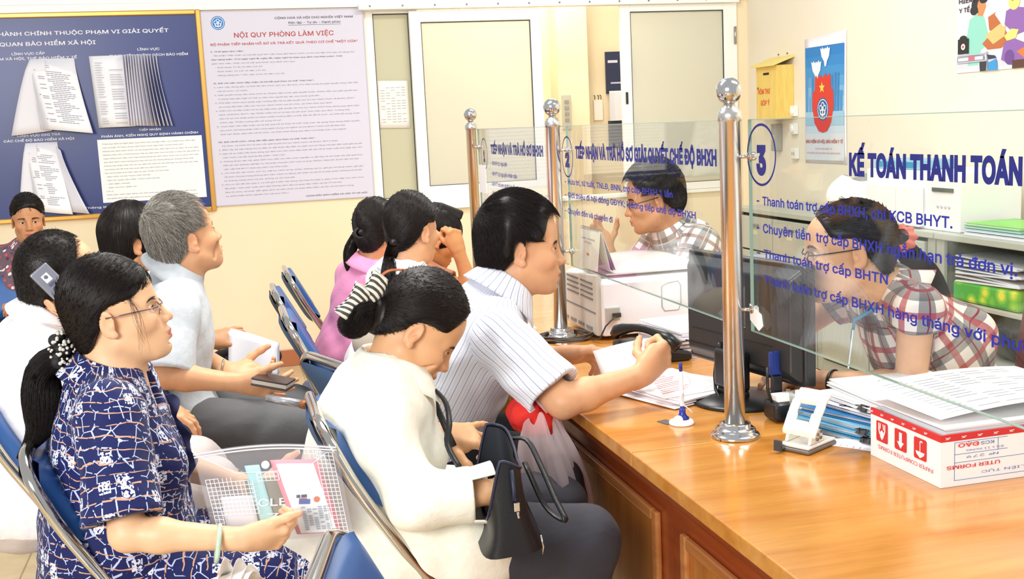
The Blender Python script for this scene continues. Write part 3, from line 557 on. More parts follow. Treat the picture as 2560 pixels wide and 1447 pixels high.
for k, (c, z, dy, lab) in enumerate((('e9e9ee', 0, 0, 'white folder lowest in the stack on the grey cabinet'), ('c9dbe2', .016, .03, 'pale blue folder second in the stack on the grey cabinet'), ('3fae9c', .030, .05, 'teal folder third in the stack on the grey cabinet'), ('7ccf52', .043, .06, 'bright green folder on top of the stack on the grey cabinet'))):
    t = thing('file_folder', lab, 'folder', (3.35, 4.22, CZ+z), 'folders stacked on the grey cabinet'); mb = MB(); mb.box((3.21, 3.93+dy, CZ+z+.0005), (3.47, 4.37-dy*.3, CZ+z+.0025)); mb.box((3.21, 3.93+dy, CZ+z+.0105), (3.47, 4.37-dy*.3, CZ+z+.0125)); mb.box((3.465, 3.93+dy, CZ+z+.0005), (3.47, 4.37-dy*.3, CZ+z+.0125)); mb.build('cover', M(c, .4), t); MB().box((3.215, 3.94+dy, CZ+z+.0027), (3.46, 4.36-dy*.3, CZ+z+.0103)).build('pages', PAPER, t)
t = thing('snack_package', 'green and yellow printed package on the middle shelf of open cabinet', 'package', (3.3, 4.2, .61))
GP = newmat('green_yellow_print'); nt = GP.node_tree; tc = N(nt, 'ShaderNodeTexCoord'); v = N(nt, 'ShaderNodeTexVoronoi', i_Scale=14.); nt.links.new(tc.outputs['Object'], v.inputs[0]); r_ = ramp(nt, v.outputs['Distance'], [(.2, 'e8dc48'), (.35, '8ccb3c'), (.6, '3aa83e')]); nt.links.new(r_.outputs[0], bsdf(GP).inputs['Base Color'])
MB().box((3.2, 3.98, .611), (3.4, 4.42, .705)).build('wrapper', GP, t, bevel=.015)
t = thing('paper_stack', 'crumpled white papers on green package inside the open cabinet', 'stack of paper', (3.3, 4.2, .70)); mb = MB()
for k in range(9): mb.box((3.2+.006*(k % 3), 3.97+.01*(k*5 % 4), .707+.012*k), (3.44, 4.40+.008*(k % 3), .713+.012*k), tilt=Matrix.Rotation(.04*(k % 3-1), 3, 'X'))
mb.build('sheets', M('dfe1e6', .8), t)
t = thing('black_sack', 'dark bundle in plastic on the lower shelf of open cabinet', 'bag', (3.35, 4.15, .36)); MB().sheet(lambda u, v: (3.36+.13*(sin(pi*min(.97, v*.8+.15)))**.6*cos(2*pi*u)*(1+.1*sin(10*pi*u)), 4.14+.2*(sin(pi*min(.97, v*.8+.15)))**.6*sin(2*pi*u), .361+.2*(1-v)+.01*sin(14*pi*u)), 32, 12).build('film', M('3c3f3d', .3, noise=.3, scale=20), t)
t = thing('paper_stack', 'white paper stack on the bottom shelf of open cabinet', 'stack of paper', (3.3, 4.1, .13)); MB().box((3.2, 3.9, .131), (3.45, 4.35, .21)).build('sheets', M('cfd2d6', .8), t)
# ================================================================== SERVICE DESKS (counter)
WT = wood('honey_wood_top', 'bd7428', 'd08d3c', 'dca152', 0, .2, .9, .45); WE = wood('red_brown_wood', '7e3412', '97421a', 'a64f22', 1, .3, 1.2, .3); WPn = wood('amber_wood_panel', 'a85f22', 'bd7430', 'c9823c', 2, .32, .8, .3)
XF, XFP, XB_, ZT = .838, .935, 1.62, .76
# scuffs and ring stains stay on the top itself
nt = WT.node_tree; b = bsdf(WT); L = nt.links.new; tc = N(nt, 'ShaderNodeTexCoord'); v = N(nt, 'ShaderNodeTexNoise', i_Scale=7., i_Detail=8., i_Roughness=.75); L(tc.outputs['Object'], v.inputs[0])
r_ = ramp(nt, v.outputs['Fac'], [(.285, .35), (.33, 1.)]); mx = N(nt, 'ShaderNodeMix', data_type='RGBA', blend_type='MULTIPLY'); mx.inputs[0].default_value = .7
old = b.inputs['Base Color'].links[0].from_socket; L(old, mx.inputs[6]); L(r_.outputs[0], mx.inputs[7]); L(mx.outputs[2], b.inputs['Base Color'])
def desk(y0, y1, label):
    t = thing('service_desk', label, 'desk', ((XF+XB_)/2, (y0+y1)/2, 0), 'wooden service desks forming the counter'); g = .0012
    mb = MB(); mb.box((XF, y0+g, ZT-.034), (XB_, y1-g, ZT)); mb.build('top', WT, t, bevel=.0025)
    mb = MB(); mb.prism([(XF+.012, ZT-.035), (XF+.02, ZT-.06), (XFP-.03, ZT-.095), (XFP-.012, ZT-.125), (XFP+.01, ZT-.125), (XFP+.01, ZT-.035)], (0, y1-g, 0), (1, 0, 0), (0, 0, 1), y1-y0-2*g); mb.build('cornice', WE, t)
    MB().box((XFP, y0+g, .06), (XFP+.02, y1-g, ZT-.036)).build('front_board', WE, t)
    a, e = y0+.07, y1-.07; mb = MB()
    for (p, q, r0, r1) in ((a, a+.03, .14, .585), (e-.03, e, .14, .585), (a+.03, e-.03, .555, .585), (a+.03, e-.03, .14, .17)): mb.box((XFP-.016, p, r0), (XFP, q, r1))
    mb.build('panel_moulding', wood('moulding_wood', 'a85a28', 'c07a40', 'cf8d52', 1, .35), t, bevel=.006, seg=3)
    MB().box((XFP-.004, a+.03, .17), (XFP+.002, e-.03, .555)).build('inset_panel', WPn, t)
    MB().box((XFP-.012, y0+g, 0), (XFP+.02, y1-g, .08)).build('plinth', WE, t, bevel=.004)
    for y_, nm in ((y0+g, 'side_board'), (y1-.02-g, 'side_board')): MB().box((XFP+.02, y_, 0), (XB_-.05, y_+.02, ZT-.036)).build(nm, WE, t)
    return t
desk(.93, 2.295, 'nearest wooden desk of the counter carrying hole punch and paper box'); desk(2.295, 3.66, 'middle wooden desk of the counter where the man in striped shirt leans'); desk(3.66, 5.03, 'farthest wooden desk of the counter behind the white printer')
# ------------------------------------------------------------------ posts and glass
def post(x, y, label):
    t = thing('barrier_post', label, 'post', (x, y, ZT), 'steel ball-topped posts on the counter')
    MB().lathe([(.056, 0), (.057, .005), (.054, .009), (.047, .012), (.047, .018), (.043, .022), (.036, .024), (.036, .031), (.026, .034)], (x, y, ZT+.0005), n=40).build('base_flange', CHROME, t)
    MB().lathe([(.0235, .03), (.0235, .722), (.0265, .724), (.0265, .745), (.022, .748), (.022, .752), (.013, .756), (.012, .764)], (x, y, ZT), n=40).build('pole', STEEL, t)
    MB().sphere((x, y, ZT+.791), .0295, 36, 18).build('ball_finial', CHROME, t); return t
post(1.105, 2.32, 'steel ball-topped post nearest the camera beside panel 3'); post(1.10, 3.68, 'steel ball-topped post between glass panels 1 and 2'); post(1.118, 5.04, 'steel ball-topped post farthest away at the left end of panel 1')
GLASS = glassmat('clear_counter_glass', (.965, .985, .978)); GEDGE = M('8fa89c', .25); NAVYL = M('121c74', .45); NAVYL2 = M('1a2494', .45)
XG = 1.14
def panel(y0, y1, label, num, title, lines, xs):
    t = thing('barrier_screen', label, 'glass screen', (XG, (y0+y1)/2, 1.01), 'glass screens between the counter posts')
    MB().box((XG, y0, 1.01), (XG+.008, y1, 1.485)).build('pane', GLASS, t)
    mb = MB(); mb.box((XG, y0, 1.4851), (XG+.008, y1, 1.4865)); mb.box((XG, y0, 1.0085), (XG+.008, y1, 1.0099)); mb.box((XG, y1, 1.01), (XG+.008, y1+.0014, 1.485)); mb.build('polished_edge', GEDGE, t)
    for yy in ((y1-.02),): 
        for zz in (1.06, 1.405):
            mb = MB(); mb.lathe([(.008, -.004), (.0095, -.003), (.0095, .012), (.008, .013)], (XG-.002, yy+.010, zz), (1, 0, 0), 18); mb.tube([(XG-.026, yy+.022, zz), (XG, yy+.010, zz)], .004, 8); mb.build('glass_clamp', CHROME, t)
    yc, rad, rz, nw, ncap = num[1], num[2], num[3], num[4], num[5]
    mb = MB(); n = 48; vs = []
    for i in range(n):
        a = 2*pi*i/n; vs += [(XG-.0008, yc+cos(a)*rad, num[6]+sin(a)*rz), (XG-.0008, yc+cos(a)*(rad-.0055), num[6]+sin(a)*(rz-.0055))]
    mb.add(vs, [(2*i, (2*i+2) % (2*n), (2*i+3) % (2*n), 2*i+1) for i in range(n)]); mb.build('number_ring', NAVYL, t)
    lettering(num[0], (XG, yc, num[6]-ncap/2), NAVYL, SIDE, t, w=nw, cap=ncap, bold=.055, align='C')
    lettering(title[0], (XG, title[1], title[2]), NAVYL, SIDE, t, w=title[3], cap=title[4], bold=.045)
    for s_, y, z, w, cap in lines: lettering(s_, (XG, y, z), NAVYL2, SIDE, t, w=w, cap=cap, bold=.018)
    return t
panel(.96, 2.30, 'near glass screen lettered number 3 in blue', ('3', 2.238, .068, .068, .046, .078, 1.409), ('KẾ TOÁN THANH TOÁN', 1.884, 1.378, .472, .053),
    [('- Thanh toán trợ cấp BHXH, chi KCB BHYT.', 2.262, 1.300, .688, .026), ('- Chuyên tiền  trợ cấp BHXH ngắn hạn trả đơn vị.', 2.264, 1.240, .845, .027), ('- Thanh toán trợ cấp BHTN', 2.264, 1.185, .508, .025), ('- Thanh toán trợ cấp BHXH hàng tháng với phương thức', 2.264, 1.128, 1.02, .026)], 0)
panel(2.345, 3.66, 'middle glass screen lettered number 2 in blue', ('2', 3.652, .062, .070, .05, .062, 1.382), ('TIẾP NHẬN VÀ TRẢ HỒ SƠ GIẢI QUYẾT CHẾ ĐỘ BHXH', 3.56, 1.381, 1.095, .050),
    [('- Hưu trí, tử tuất, TNLĐ, BNN, trợ cấp BHXH 1 lần', 3.69, 1.29, .95, .024), ('- Giới thiệu đi hội đồng GĐYK; Hưởng tiếp chế độ BHXH', 3.694, 1.245, 1.10, .024), ('- Chuyển đến và chuyển đi', 3.70, 1.190, .485, .024)], 0)
panel(3.70, 5.01, 'far glass screen lettered number 1 in blue', ('1', 4.89, .062, .070, .03, .062, 1.375), ('TIẾP NHẬN VÀ TRẢ HỒ SƠ BHXH', 4.76, 1.38, .815, .050),
    [('- BHXH tự nguyện', 4.77, 1.33, .285, .022), ('- BHYT tự nguyện nhân dân', 4.775, 1.285, .445, .022), ('- BHYT trẻ em dưới 6 tuổi', 4.785, 1.24, .41, .022), ('- BHYT các đối tượng', 4.79, 1.20, .35, .022)], 0)
t = thing('paper_label', 'white paper label stuck on lower corner of near glass screen beside the steel post', 'label', (1.138, 2.26, 1.03)); MB().prism([(2.300, 1.035), (2.302, 1.072), (2.245, 1.055), (2.238, 1.030), (2.258, 1.016)], (1.1375, 0, 0), (0, 1, 0), (0, 0, 1), .001).build('label', M('f1f3f1', .6), t)
t = thing('taped_sheet', 'white sheet taped at the left edge of far glass screen', 'sheet of paper', (1.138, 4.93, 1.28)); MB().box((1.1370, 4.87, 1.20), (1.1382, 5.0, 1.325)).build('sheet', PAPER, t)
# ------------------------------------------------------------------ printer + calendar
t = thing('laser_printer', 'large white laser printer with grey vented side on the counter behind panel 2', 'printer', (1.4, 3.7, ZT)); PW = M('ecebef', .4); PGY = M('cbc7bd', .45)
MB().box((1.205, 3.545, ZT+.012), (1.66, 3.93, .965)).build('housing', PW, t, bevel=.012, seg=3)
mb = MB(); mb.prism([(3.55, .775), (3.925, .775), (3.925, .955), (3.55, .985)], (1.19, 0, 0), (0, 1, 0), (0, 0, 1), .02); mb.build('vented_side', PGY, t, bevel=.004)
mb = MB()
for k in range(4):
    for a, e in ((3.585, 3.715), (3.74, 3.87)): mb.box((1.187, a, .895+.018*k), (1.1905, e, .9+.018*k))
mb.box((1.187, 3.56, .852), (1.1905, 3.92, .855)); mb.build('vent_slot', M('75716a', .7), t)
mb = MB()
for k in range(4): mb.box((1.187, 3.6+.09*k, .79), (1.1905, 3.66+.09*k, .80))
mb.build('badge', M('8a8780', .6), t)
mb = MB(); mb.box((1.21, 3.535, .775), (1.65, 3.546, .955)); mb.build('side_cover', M('f1f0f3', .38), t, bevel=.004)
mb = MB(); mb.box((1.215, 3.52, .83), (1.262, 3.536, .873)); mb.build('cable_recess', M('b9b5ab', .5), t); mb = MB()
rc = [(1.44, .94), (1.48, .945), (1.49, .93), (1.49, .87), (1.48, .845), (1.43, .845), (1.42, .86), (1.42, .93)]
mb.tube([(a, 3.533, z) for a, z in rc], .0012, 6, closed=True); mb.build('access_flap_outline', M('8f8d8a', .6), t)
MB().sheet(lambda u, v: (1.24+.40*u, 3.58+.33*v, .968+.035*sin(pi*u)**.6*v+.012), 10, 8, .004).build('top_tray', M('d9dad6', .35), t)
mb = MB(); mb.tube([(1.25, 3.518, .848), (1.235, 3.5, .845), (1.2, 3.49, .82), (1.18, 3.5, .775), (1.17, 3.55, .766)], .003, 8); mb.box((1.235, 3.508, .842), (1.262, 3.524, .856)); mb.build('usb_cable', M('3c3730', .5), t)
t = thing('desk_calendar', 'white tent desk calendar standing on the corner of the printer', 'calendar', (1.24, 3.66, .985)); mb = MB()
CB_ = .992
mb.prism([(3.575, 0), (3.80, 0), (3.795, .135), (3.58, .135)], (1.205, 0, CB_), (0, 1, 0), (.12, 0, 1), .002); mb.build('front_card', M('f4f1e4', .6), t)
for k in range(3): MB().prism([(3.575, 0), (3.80, 0), (3.795, .132), (3.58, .132)], (1.272-.010*k, 0, CB_), (0, 1, 0), (-.34+.07*k, 0, 1), .002).build('page', M('6a5f9c' if k == 1 else 'dcd8dc', .6), t)
mb = MB()
for k in range(16): mb.tube([(1.2245+.006*cos(a), 3.59+.0128*k, 1.122+.006+.006*sin(a)) for a in [2*pi*i/8 for i in range(8)]], .0008, 5, closed=True)
mb.build('spiral_binding', M('77777c', .4, .8), t)
TL = (SIDE[0], Vector((.12, 0, 1)).normalized()); art(t, 'printed_line', (1.2165, 3.76, CB_+.10), TL, [('9a989c', rect(.0, .0, .05, .004)), ('9a989c', rect(.06, .0, .14, .004)), ('b5b3b6', rect(.03, -.012, .11, -.009))], off=.0015); art(t, 'printed_mark', (1.2115, 3.69, CB_+.05), TL, [('c8803a', ell(0, 0, .007, .005)), ('c8803a', ell(.014, -.001, .005, .004))], off=.002)
# ------------------------------------------------------------------ telephone, papers near it
t = thing('telephone', 'black desk telephone with handset lying behind the raised paper sheet', 'telephone', (1.24, 3.2, ZT)); mb = MB()
mb.prism([(0, 0), (.19, 0), (.19, .025), (.06, .05), (0, .045)], (1.16, 3.32, ZT+.001), (1, 0, 0), (0, 0, 1), .2); mb.build('base', BLACKP, t, bevel=.008)
hs = [(1.19+.0*k, 3.30-.025*k, ZT+.07+.022*sin(pi*k/9)) for k in range(10)]
mb = MB(); mb.tube([(1.17, 3.315, ZT+.063)]+[(1.175+.010*k, 3.305-.022*k, ZT+.078+.02*sin(pi*k/9)) for k in range(10)]+[(1.285, 3.08, ZT+.055)], [.018]+[.02, .019, .015, .013, .0125, .0125, .013, .015, .019, .02]+[.018], 12); mb.build('handset', M('17181a', .3), t)
mb = MB()
for i in range(4):
    for j in range(3): mb.box((1.2+.035*j, 3.17+.02*i, ZT+.052-.012*j), (1.222+.035*j, 3.182+.02*i, ZT+.056-.012*j))
mb.build('keypad', M('4a4b4e', .5), t)
def stack(label, cx, cy, z, w, l, n, rot, seed, dz=.0035, mat=None, group=None, jit=.012):
    """loose pile of sheets, edges uneven"""
    R = random.Random(seed); t = thing('paper_stack', label, 'stack of paper', (cx, cy, z), group); mb = MB()
    for k in range(n):
        dx, dy = R.uniform(-jit, jit), R.uniform(-jit, jit); mb.box((cx-w/2+dx, cy-l/2+dy, z+.0005+dz*k), (cx+w/2+dx, cy+l/2+dy, z+dz*(k+1)-.0006), rot+R.uniform(-.05, .05))
    mb.build('sheets', mat or PAPER, t); return t
stack('loose white papers stacked against the printer side, behind the monitor', 1.40, 3.30, ZT, .2, .28, 14, .1, 4, .006, M('e3e0e6', .8))
t_ = stack('pile of white forms with pink edges on the counter under the fist', 1.135, 2.80, ZT, .24, .31, 7, .35, 6, .0028, M('f6eef0', .8), jit=.02)
mb = MB(); R = random.Random(3)
for k in range(4): mb.box((1.03+.01*k, 2.66+.012*k, ZT+.02+.0005*k), (1.25, 2.95, ZT+.0204+.0005*k), .35+.1*k-.15)
mb.build('top_sheet', M('f9f7f9', .8), t_)
mb = MB()
for k in range(10): mb.box((1.07+.004*k, 2.70+.018*k, ZT+.0222), (1.16+.01*(k % 3), 2.703+.018*k, ZT+.0226), .35)
mb.build('printed_text', M('d78f86', .8), t_)
# ------------------------------------------------------------------ monitor
t = thing('computer_monitor', 'black flat monitor seen from behind beside the steel post', 'monitor', (1.24, 2.6, ZT)); MBK = M('26282a', .38); a0 = math.atan2(.09, -.48)
MO = Vector((1.205, 2.86, 0)); md = Vector((.09, -.48, 0)).normalized(); mn = Vector((-md.y, md.x, 0))
if mn.x > 0: mn = -mn
def mp(s, d, z): p = MO+md*s-mn*d; return (p.x, p.y, z)
mb = MB()
def mbox(mb, s0, s1, d0, d1, z0, z1, bulge=0):
    vs = [mp(s, d, z) for z in (z0, z1) for d in (d0, d1) for s in (s0, s1)]
    mb.add(vs, [(0, 2, 3, 1), (4, 5, 7, 6), (0, 1, 5, 4), (2, 6, 7, 3), (0, 4, 6, 2), (1, 3, 7, 5)])
mbox(mb, 0, .49, .028, .062, .835, 1.135); mb.build('bezel', M('1b1c1e', .3), t, bevel=.006, seg=3)
mb = MB(); vs = [mp(s, d, z) for (s, d, z) in ((.01, .03, .845), (.48, .03, .845), (.48, .03, 1.125), (.01, .03, 1.125), (.03, .002, .87), (.46, .002, .87), (.46, .002, 1.098), (.03, .002, 1.098))]
mb.add(vs, [(4, 5, 6, 7), (0, 1, 5, 4), (1, 2, 6, 5), (2, 3, 7, 6), (3, 0, 4, 7)]); mb.build('back_cover', MBK, t, bevel=.006, seg=3)
mb = MB(); mbox(mb, .02, .47, .0615, .063, .85, 1.12); mb.build('screen', M('20303c', .15), t)
mb = MB(); mbox(mb, .02, .30, -.001, .003, .885, .888); mbox(mb, .05, .4, -.0005, .003, .928, .9285); mb.build('connector_slot', M('0c0c0d', .6), t)
mb = MB(); mbox(mb, .195, .31, -.035, .004, .795, .90); mbox(mb, .2, .3, -.03, .01, .765, .80); mb.build('stand_neck', M('141516', .35), t, bevel=.012, seg=3)
c_ = mp(.25, -.0, 0); MB().lathe([(.125, 0), (.128, .004), (.12, .010), (.06, .018), (.045, .02)], (c_[0]+.01, c_[1], ZT+.0005), n=40).build('stand_base', M('232426', .32), t)
mb = MB(); pts = [mp(.20, -.012, .885), mp(.19, -.02, .86), mp(.185, -.022, .82), mp(.2, -.03, .785), mp(.25, -.05, ZT+.012), mp(.33, -.06, ZT+.008)]
mb.tube(pts, .0045, 8); mb.tube([mp(.2, -.012, .91), mp(.2, -.016, .875)], .010, 10); mb.build('video_cable', M('101011', .4), t)
# things behind the monitor
t = thing('desk_phone_charger', 'dark blue and grey device between monitor and post', 'device', (1.25, 2.42, ZT)); mb = MB(); mb.box((1.235, 2.37, ZT+.002), (1.31, 2.44, ZT+.05)); mb.build('case', M('16171a', .3), t, bevel=.012, seg=3); MB().box((1.25, 2.385, ZT+.05), (1.3, 2.43, ZT+.062)).build('paper_slip', PAPER, t); mb = MB(); mb.tube([(1.245, 2.40, ZT+.03), (1.235, 2.41, ZT+.08), (1.24, 2.42, ZT+.13)], .004, 8); mb.build('aerial', M('121213', .4), t); MB().box((1.262, 2.445, ZT+.1), (1.30, 2.46, ZT+.16)).build('blue_panel', M('1f3a8f', .4), t, bevel=.004); MB().box((1.268, 2.44, ZT+.01), (1.29, 2.458, ZT+.1)).build('stem', M('1b1c20', .4), t)
# pen stand
t = thing('pen_stand', 'white pen on round blue and white stand beside the monitor base', 'pen holder', (1.035, 2.47, ZT))
MB().lathe([(.030, 0), (.031, .003), (.029, .008), (.02, .012), (.014, .013)], (1.035, 2.47, ZT+.0005), n=32).build('base', M('f3f3f6', .3), t); MB().lathe([(.0165, 0), (.016, .004), (.011, .008), (.008, .014), (.0075, .026)], (1.037, 2.468, ZT+.0125), n=24).build('socket', M('20318f', .35), t); MB().sphere((1.022, 2.458, ZT+.013), .012, 20, 10).build('cap_ball', M('f6f6f8', .3), t)
mb = MB(); mb.lathe([(.004, .036), (.0055, .05), (.0055, .125), (.0045, .13)], (1.037, 2.468, ZT), (.0, .03, 1), 16); mb.build('pen', M('f0f0f4', .35), t); MB().lathe([(.0042, .128), (.0042, .15), (.003, .152)], (1.037, 2.468, ZT), (.0, .03, 1), 14).build('push_button', M('1f2f96', .35), t); MB().lathe([(.006, .024), (.005, .045)], (1.037, 2.468, ZT), (.0, .03, 1), 14).build('pen_tip_sleeve', M('22338f', .35), t)
mb = MB(); mb.tube([(1.042+.014*sin(k*.35), 2.465-.004*cos(k*.35)-.0008*k, ZT+.125-.0045*k) for k in range(22)], .0013, 6); mb.build('coil_cord', M('e6e6ee', .4), t)
t = thing('rubber_pad', 'small dark rubber pad under the pen stand', 'pad', (1.0, 2.50, ZT)); MB().box((.992, 2.478, ZT+.0002), (1.02, 2.515, ZT+.002), .3).build('pad', M('5b5a58', .6), t)
# hole punch
t = thing('hole_punch', 'cream two-hole punch with raised handle beside the steel post', 'hole punch', (1.22, 2.165, ZT)); CRM = M('ece8da', .35); ang = .5
HM = Matrix.Translation((1.205, 2.175, ZT))@Matrix.Rotation(ang, 4, 'Z')@Matrix.Scale(.96, 4)
def hp(mb, pts, fs): mb.add([HM@Vector(p) for p in pts], fs)
def hbox(mb, x0, x1, y0, y1, z0, z1): hp(mb, [(x, y, z) for z in (z0, z1) for y in (y0, y1) for x in (x0, x1)], [(0, 2, 3, 1), (4, 5, 7, 6), (0, 1, 5, 4), (2, 6, 7, 3), (0, 4, 6, 2), (1, 3, 7, 5)])
mb = MB(); hbox(mb, -.052, .068, -.042, .042, .0005, .011); mb.build('base_tray', M('6e655c', .4), t, bevel=.006, seg=3); mb = MB(); hbox(mb, -.05, .066, -.04, .04, .0112, .018); mb.build('base_plate', M('e2ded4', .3), t, bevel=.004)
for y_ in (-.034, .026): mb = MB(); hp(mb, [(-.035, y_, .018), (.03, y_, .018), (.012, y_, .048), (-.022, y_, .056), (-.035, y_+.008, .018), (.03, y_+.008, .018), (.012, y_+.008, .048), (-.022, y_+.008, .056)], [(0, 1, 2, 3), (7, 6, 5, 4), (0, 4, 5, 1), (1, 5, 6, 2), (2, 6, 7, 3), (3, 7, 4, 0)]); mb.build('side_cheek', CRM, t, bevel=.003)
def hq(s, w, h): return (-.03+.075*s+.0*h, w, .034+.085*s+.012*sin(pi*s)+h)
mb = MB()
for (s0, s1, w0, w1) in ((0, .36, -.045, -.018), (0, .36, .016, .043), (.36, .62, -.045, -.022), (.36, .62, .02, .043), (.62, 1.0, -.043, .041)):
    v_ = [hq(s, w, h) for h in (0, .012) for w in (w0, w1) for s in (s0, s1)]; hp(mb, v_, [(0, 2, 3, 1), (4, 5, 7, 6), (0, 1, 5, 4), (2, 6, 7, 3), (0, 4, 6, 2), (1, 3, 7, 5)])
v_ = [hq(s, w, h) for h in (0, .012) for w in (-.02, .018) for s in (.0, .2)]; hp(mb, v_, [(0, 2, 3, 1), (4, 5, 7, 6), (0, 1, 5, 4), (2, 6, 7, 3), (0, 4, 6, 2), (1, 3, 7, 5)])
mb.build('lever_handle', CRM, t, bevel=.003)
mb = MB()
for y_ in (-.0455,):
    for x_, z_ in ((-.022, .045), (-.010, .05), (.006, .03), (-.008, .028)): mb.lathe([(.004, 0), (.004, .002), (.002, .003)], HM@Vector((x_, y_+.01 if z_ < .04 else y_, z_)), (HM.to_3x3()@Vector((0, -1, 0))), 10)
mb.build('rivet', M('8f8470', .35, 1.), t); mb = MB(); hbox(mb, -.075, -.05, .02, .03, .006, .009); hbox(mb, -.078, -.07, .016, .034, .006, .03); mb.build('paper_guide', M('3c4044', .4), t)
# jar behind the punch
t = thing('glass_tumbler', 'clear tumbler with red striped paper roll behind hole punch', 'tumbler', (1.30, 2.36, ZT)); MB().lathe([(.027, .001), (.028, .003), (.031, .075), (.0295, .075), (.0265, .006), (.001, .006)], (1.30, 2.36, ZT), n=28).build('glass', glassmat('tumbler_glass', (.93, .95, .94), film=.12), t)
mb = MB(); mb.tube([(1.30, 2.36, ZT+.008), (1.312, 2.352, ZT+.085)], .012, 14); mb.build('paper_roll', M('c8504a', .6), t); mb = MB(); mb.tube([(1.29, 2.365, ZT+.008), (1.292, 2.36, ZT+.08)], .009, 12); mb.build('paper_roll', M('efe0c4', .7), t)
# curled sheet, blue folders, white bundles with clips
t = thing('curled_sheet', 'curled white printed sheet under the hole punch', 'sheet of paper', (1.30, 2.15, ZT)); MB().sheet(lambda u, v: (1.215+.11*u+.03*v, 2.25-.14*u+.03*v-.02, ZT+.001+.022*v*v*(u**2)), 12, 10, .0005).build('sheet', M('f3f1f6', .75), t)
mb = MB()
for k in range(9): mb.add([(1.235+.008*k+.001, 2.215-.0125*k, ZT+.0026+.0*k), (1.252+.008*k, 2.231-.0125*k, ZT+.0026), (1.253+.008*k, 2.2295-.0125*k, ZT+.0026), (1.236+.008*k, 2.2135-.0125*k, ZT+.0026)], [(0, 1, 2, 3)])
mb.build('printed_text', M('b3b0bb', .8), t)
FB = [Matrix.Translation((1.385, 2.235, 0))@Matrix.Rotation(r, 4, 'Z') for r in (.0, .06, .1)]
def folder(label, cx, cy, z, w, l, th, rot, col, n=5, grp='blue folders stacked behind the paper box'):
    t = thing('file_folder', label, 'folder', (cx, cy, z), grp); Mx = Matrix.Translation((cx, cy, z))@Matrix.Rotation(rot, 4, 'Z')
    def bx(mb, x0, x1, y0, y1, z0, z1): mb.add([Mx@Vector((x, y, zz)) for zz in (z0, z1) for y in (y0, y1) for x in (x0, x1)], [(0, 2, 3, 1), (4, 5, 7, 6), (0, 1, 5, 4), (2, 6, 7, 3), (0, 4, 6, 2), (1, 3, 7, 5)])
    mb = MB(); bx(mb, -w/2, w/2, -l/2, l/2, .0006, .0026); bx(mb, -w/2, w/2, -l/2, l/2, th-.0026, th-.0006); bx(mb, -w/2, w/2, l/2-.003, l/2, .0026, th-.0026); mb.build('cover', M(col, .32), t, bevel=.001)
    mb = MB(); R = random.Random(int(z*1e4))
    for k in range(n): a = .003+(th-.006)*k/n; bx(mb, -w/2+.004+R.uniform(0, .004), w/2-.006, -l/2+R.uniform(.003, .008), l/2-.006, a, a+(th-.006)/n-.0008)
    mb.build('pages', M('eef0f4', .8), t); return t
folder('blue folder lowest of the pile beside the paper box', 1.405, 2.235, ZT, .215, .30, .014, .30, '2f7fa6'); folder('light blue folder second of the pile beside the paper box', 1.41, 2.24, ZT+.014, .215, .30, .013, .34, '5fa8cc'); folder('clear blue folder third of the pile beside the paper box', 1.415, 2.255, ZT+.027, .215, .29, .012, .26, '79b6d6'); folder('bright blue folder topmost of the pile under white bundles', 1.425, 2.26, ZT+.039, .215, .29, .012, .38, '2579b4')
Z1 = ZT+.0515
stack('thin white bundle lying on the blue folders, clipped at its edge', 1.455, 2.24, Z1, .22, .30, 5, .2, 11, .0024, M('e9e9f0', .8), 'white bundles beside the paper box'); stack('thick white bundle lying above the thin one, clipped on two sides', 1.47, 2.21, Z1+.0125, .23, .31, 6, .1, 12, .0026, M('f4f4f7', .8), 'white bundles beside the paper box', .008)
t = stack('open white ring bundle on top beside the clerk in red plaid', 1.50, 2.15, Z1+.0285, .26, .44, 4, -.05, 13, .004, M('f6f6f6', .7), 'white bundles beside the paper box', .006); mb = MB()
for y_ in (2.03, 2.26): mb.tube([(1.45+.016*cos(a), y_, Z1+.044+.016*sin(a)) for a in [pi*i/10 for i in range(11)]], .0012, 6)
mb.build('binder_ring', CHROME, t)
def clip(x, y, z, rot, label, col='151515'):
    t = thing('binder_clip', label, 'clip', (x, y, z), 'black clips on the paper bundles'); Mx = Matrix.Translation((x, y, z))@Matrix.Rotation(rot, 4, 'Z'); mb = MB()
    mb.prism([(-.010, 0), (.006, -.009), (.006, -.006), (-.006, 0), (.006, .006), (.006, .009)], Mx@Vector((0, .012, 0)), Mx.to_3x3()@Vector((1, 0, 0)), (0, 0, 1), .026); mb.build('spring_body', M(col, .35), t)
    mb = MB(); mb.tube([Mx@Vector(p) for p in ((.004, -.008, .008), (-.018, -.006, .012), (-.02, 0, .0125), (-.018, .006, .012), (.004, .008, .008))], .0009, 6); mb.build('wire_arm', M('3a3a3c', .3, 1.), t)
clip(1.352, 2.18, Z1+.019, .2, 'black clip on the thick white bundle left of its two clips'); clip(1.372, 2.10, Z1+.019, .3, 'black clip on the thick white bundle nearer the paper box'); clip(1.347, 2.24, Z1+.005, .2, 'black clip on the thin white bundle above the bright blue folder'); clip(1.312, 2.12, ZT+.036, .4, 'black clip on the blue folders just left of the paper box, upper one'); clip(1.31, 2.10, ZT+.022, .5, 'black clip on the blue folders just left of the paper box, lower one'); clip(1.36, 2.14, Z1+.008, .3, 'light blue clip between the white bundles', '7ab4dc')
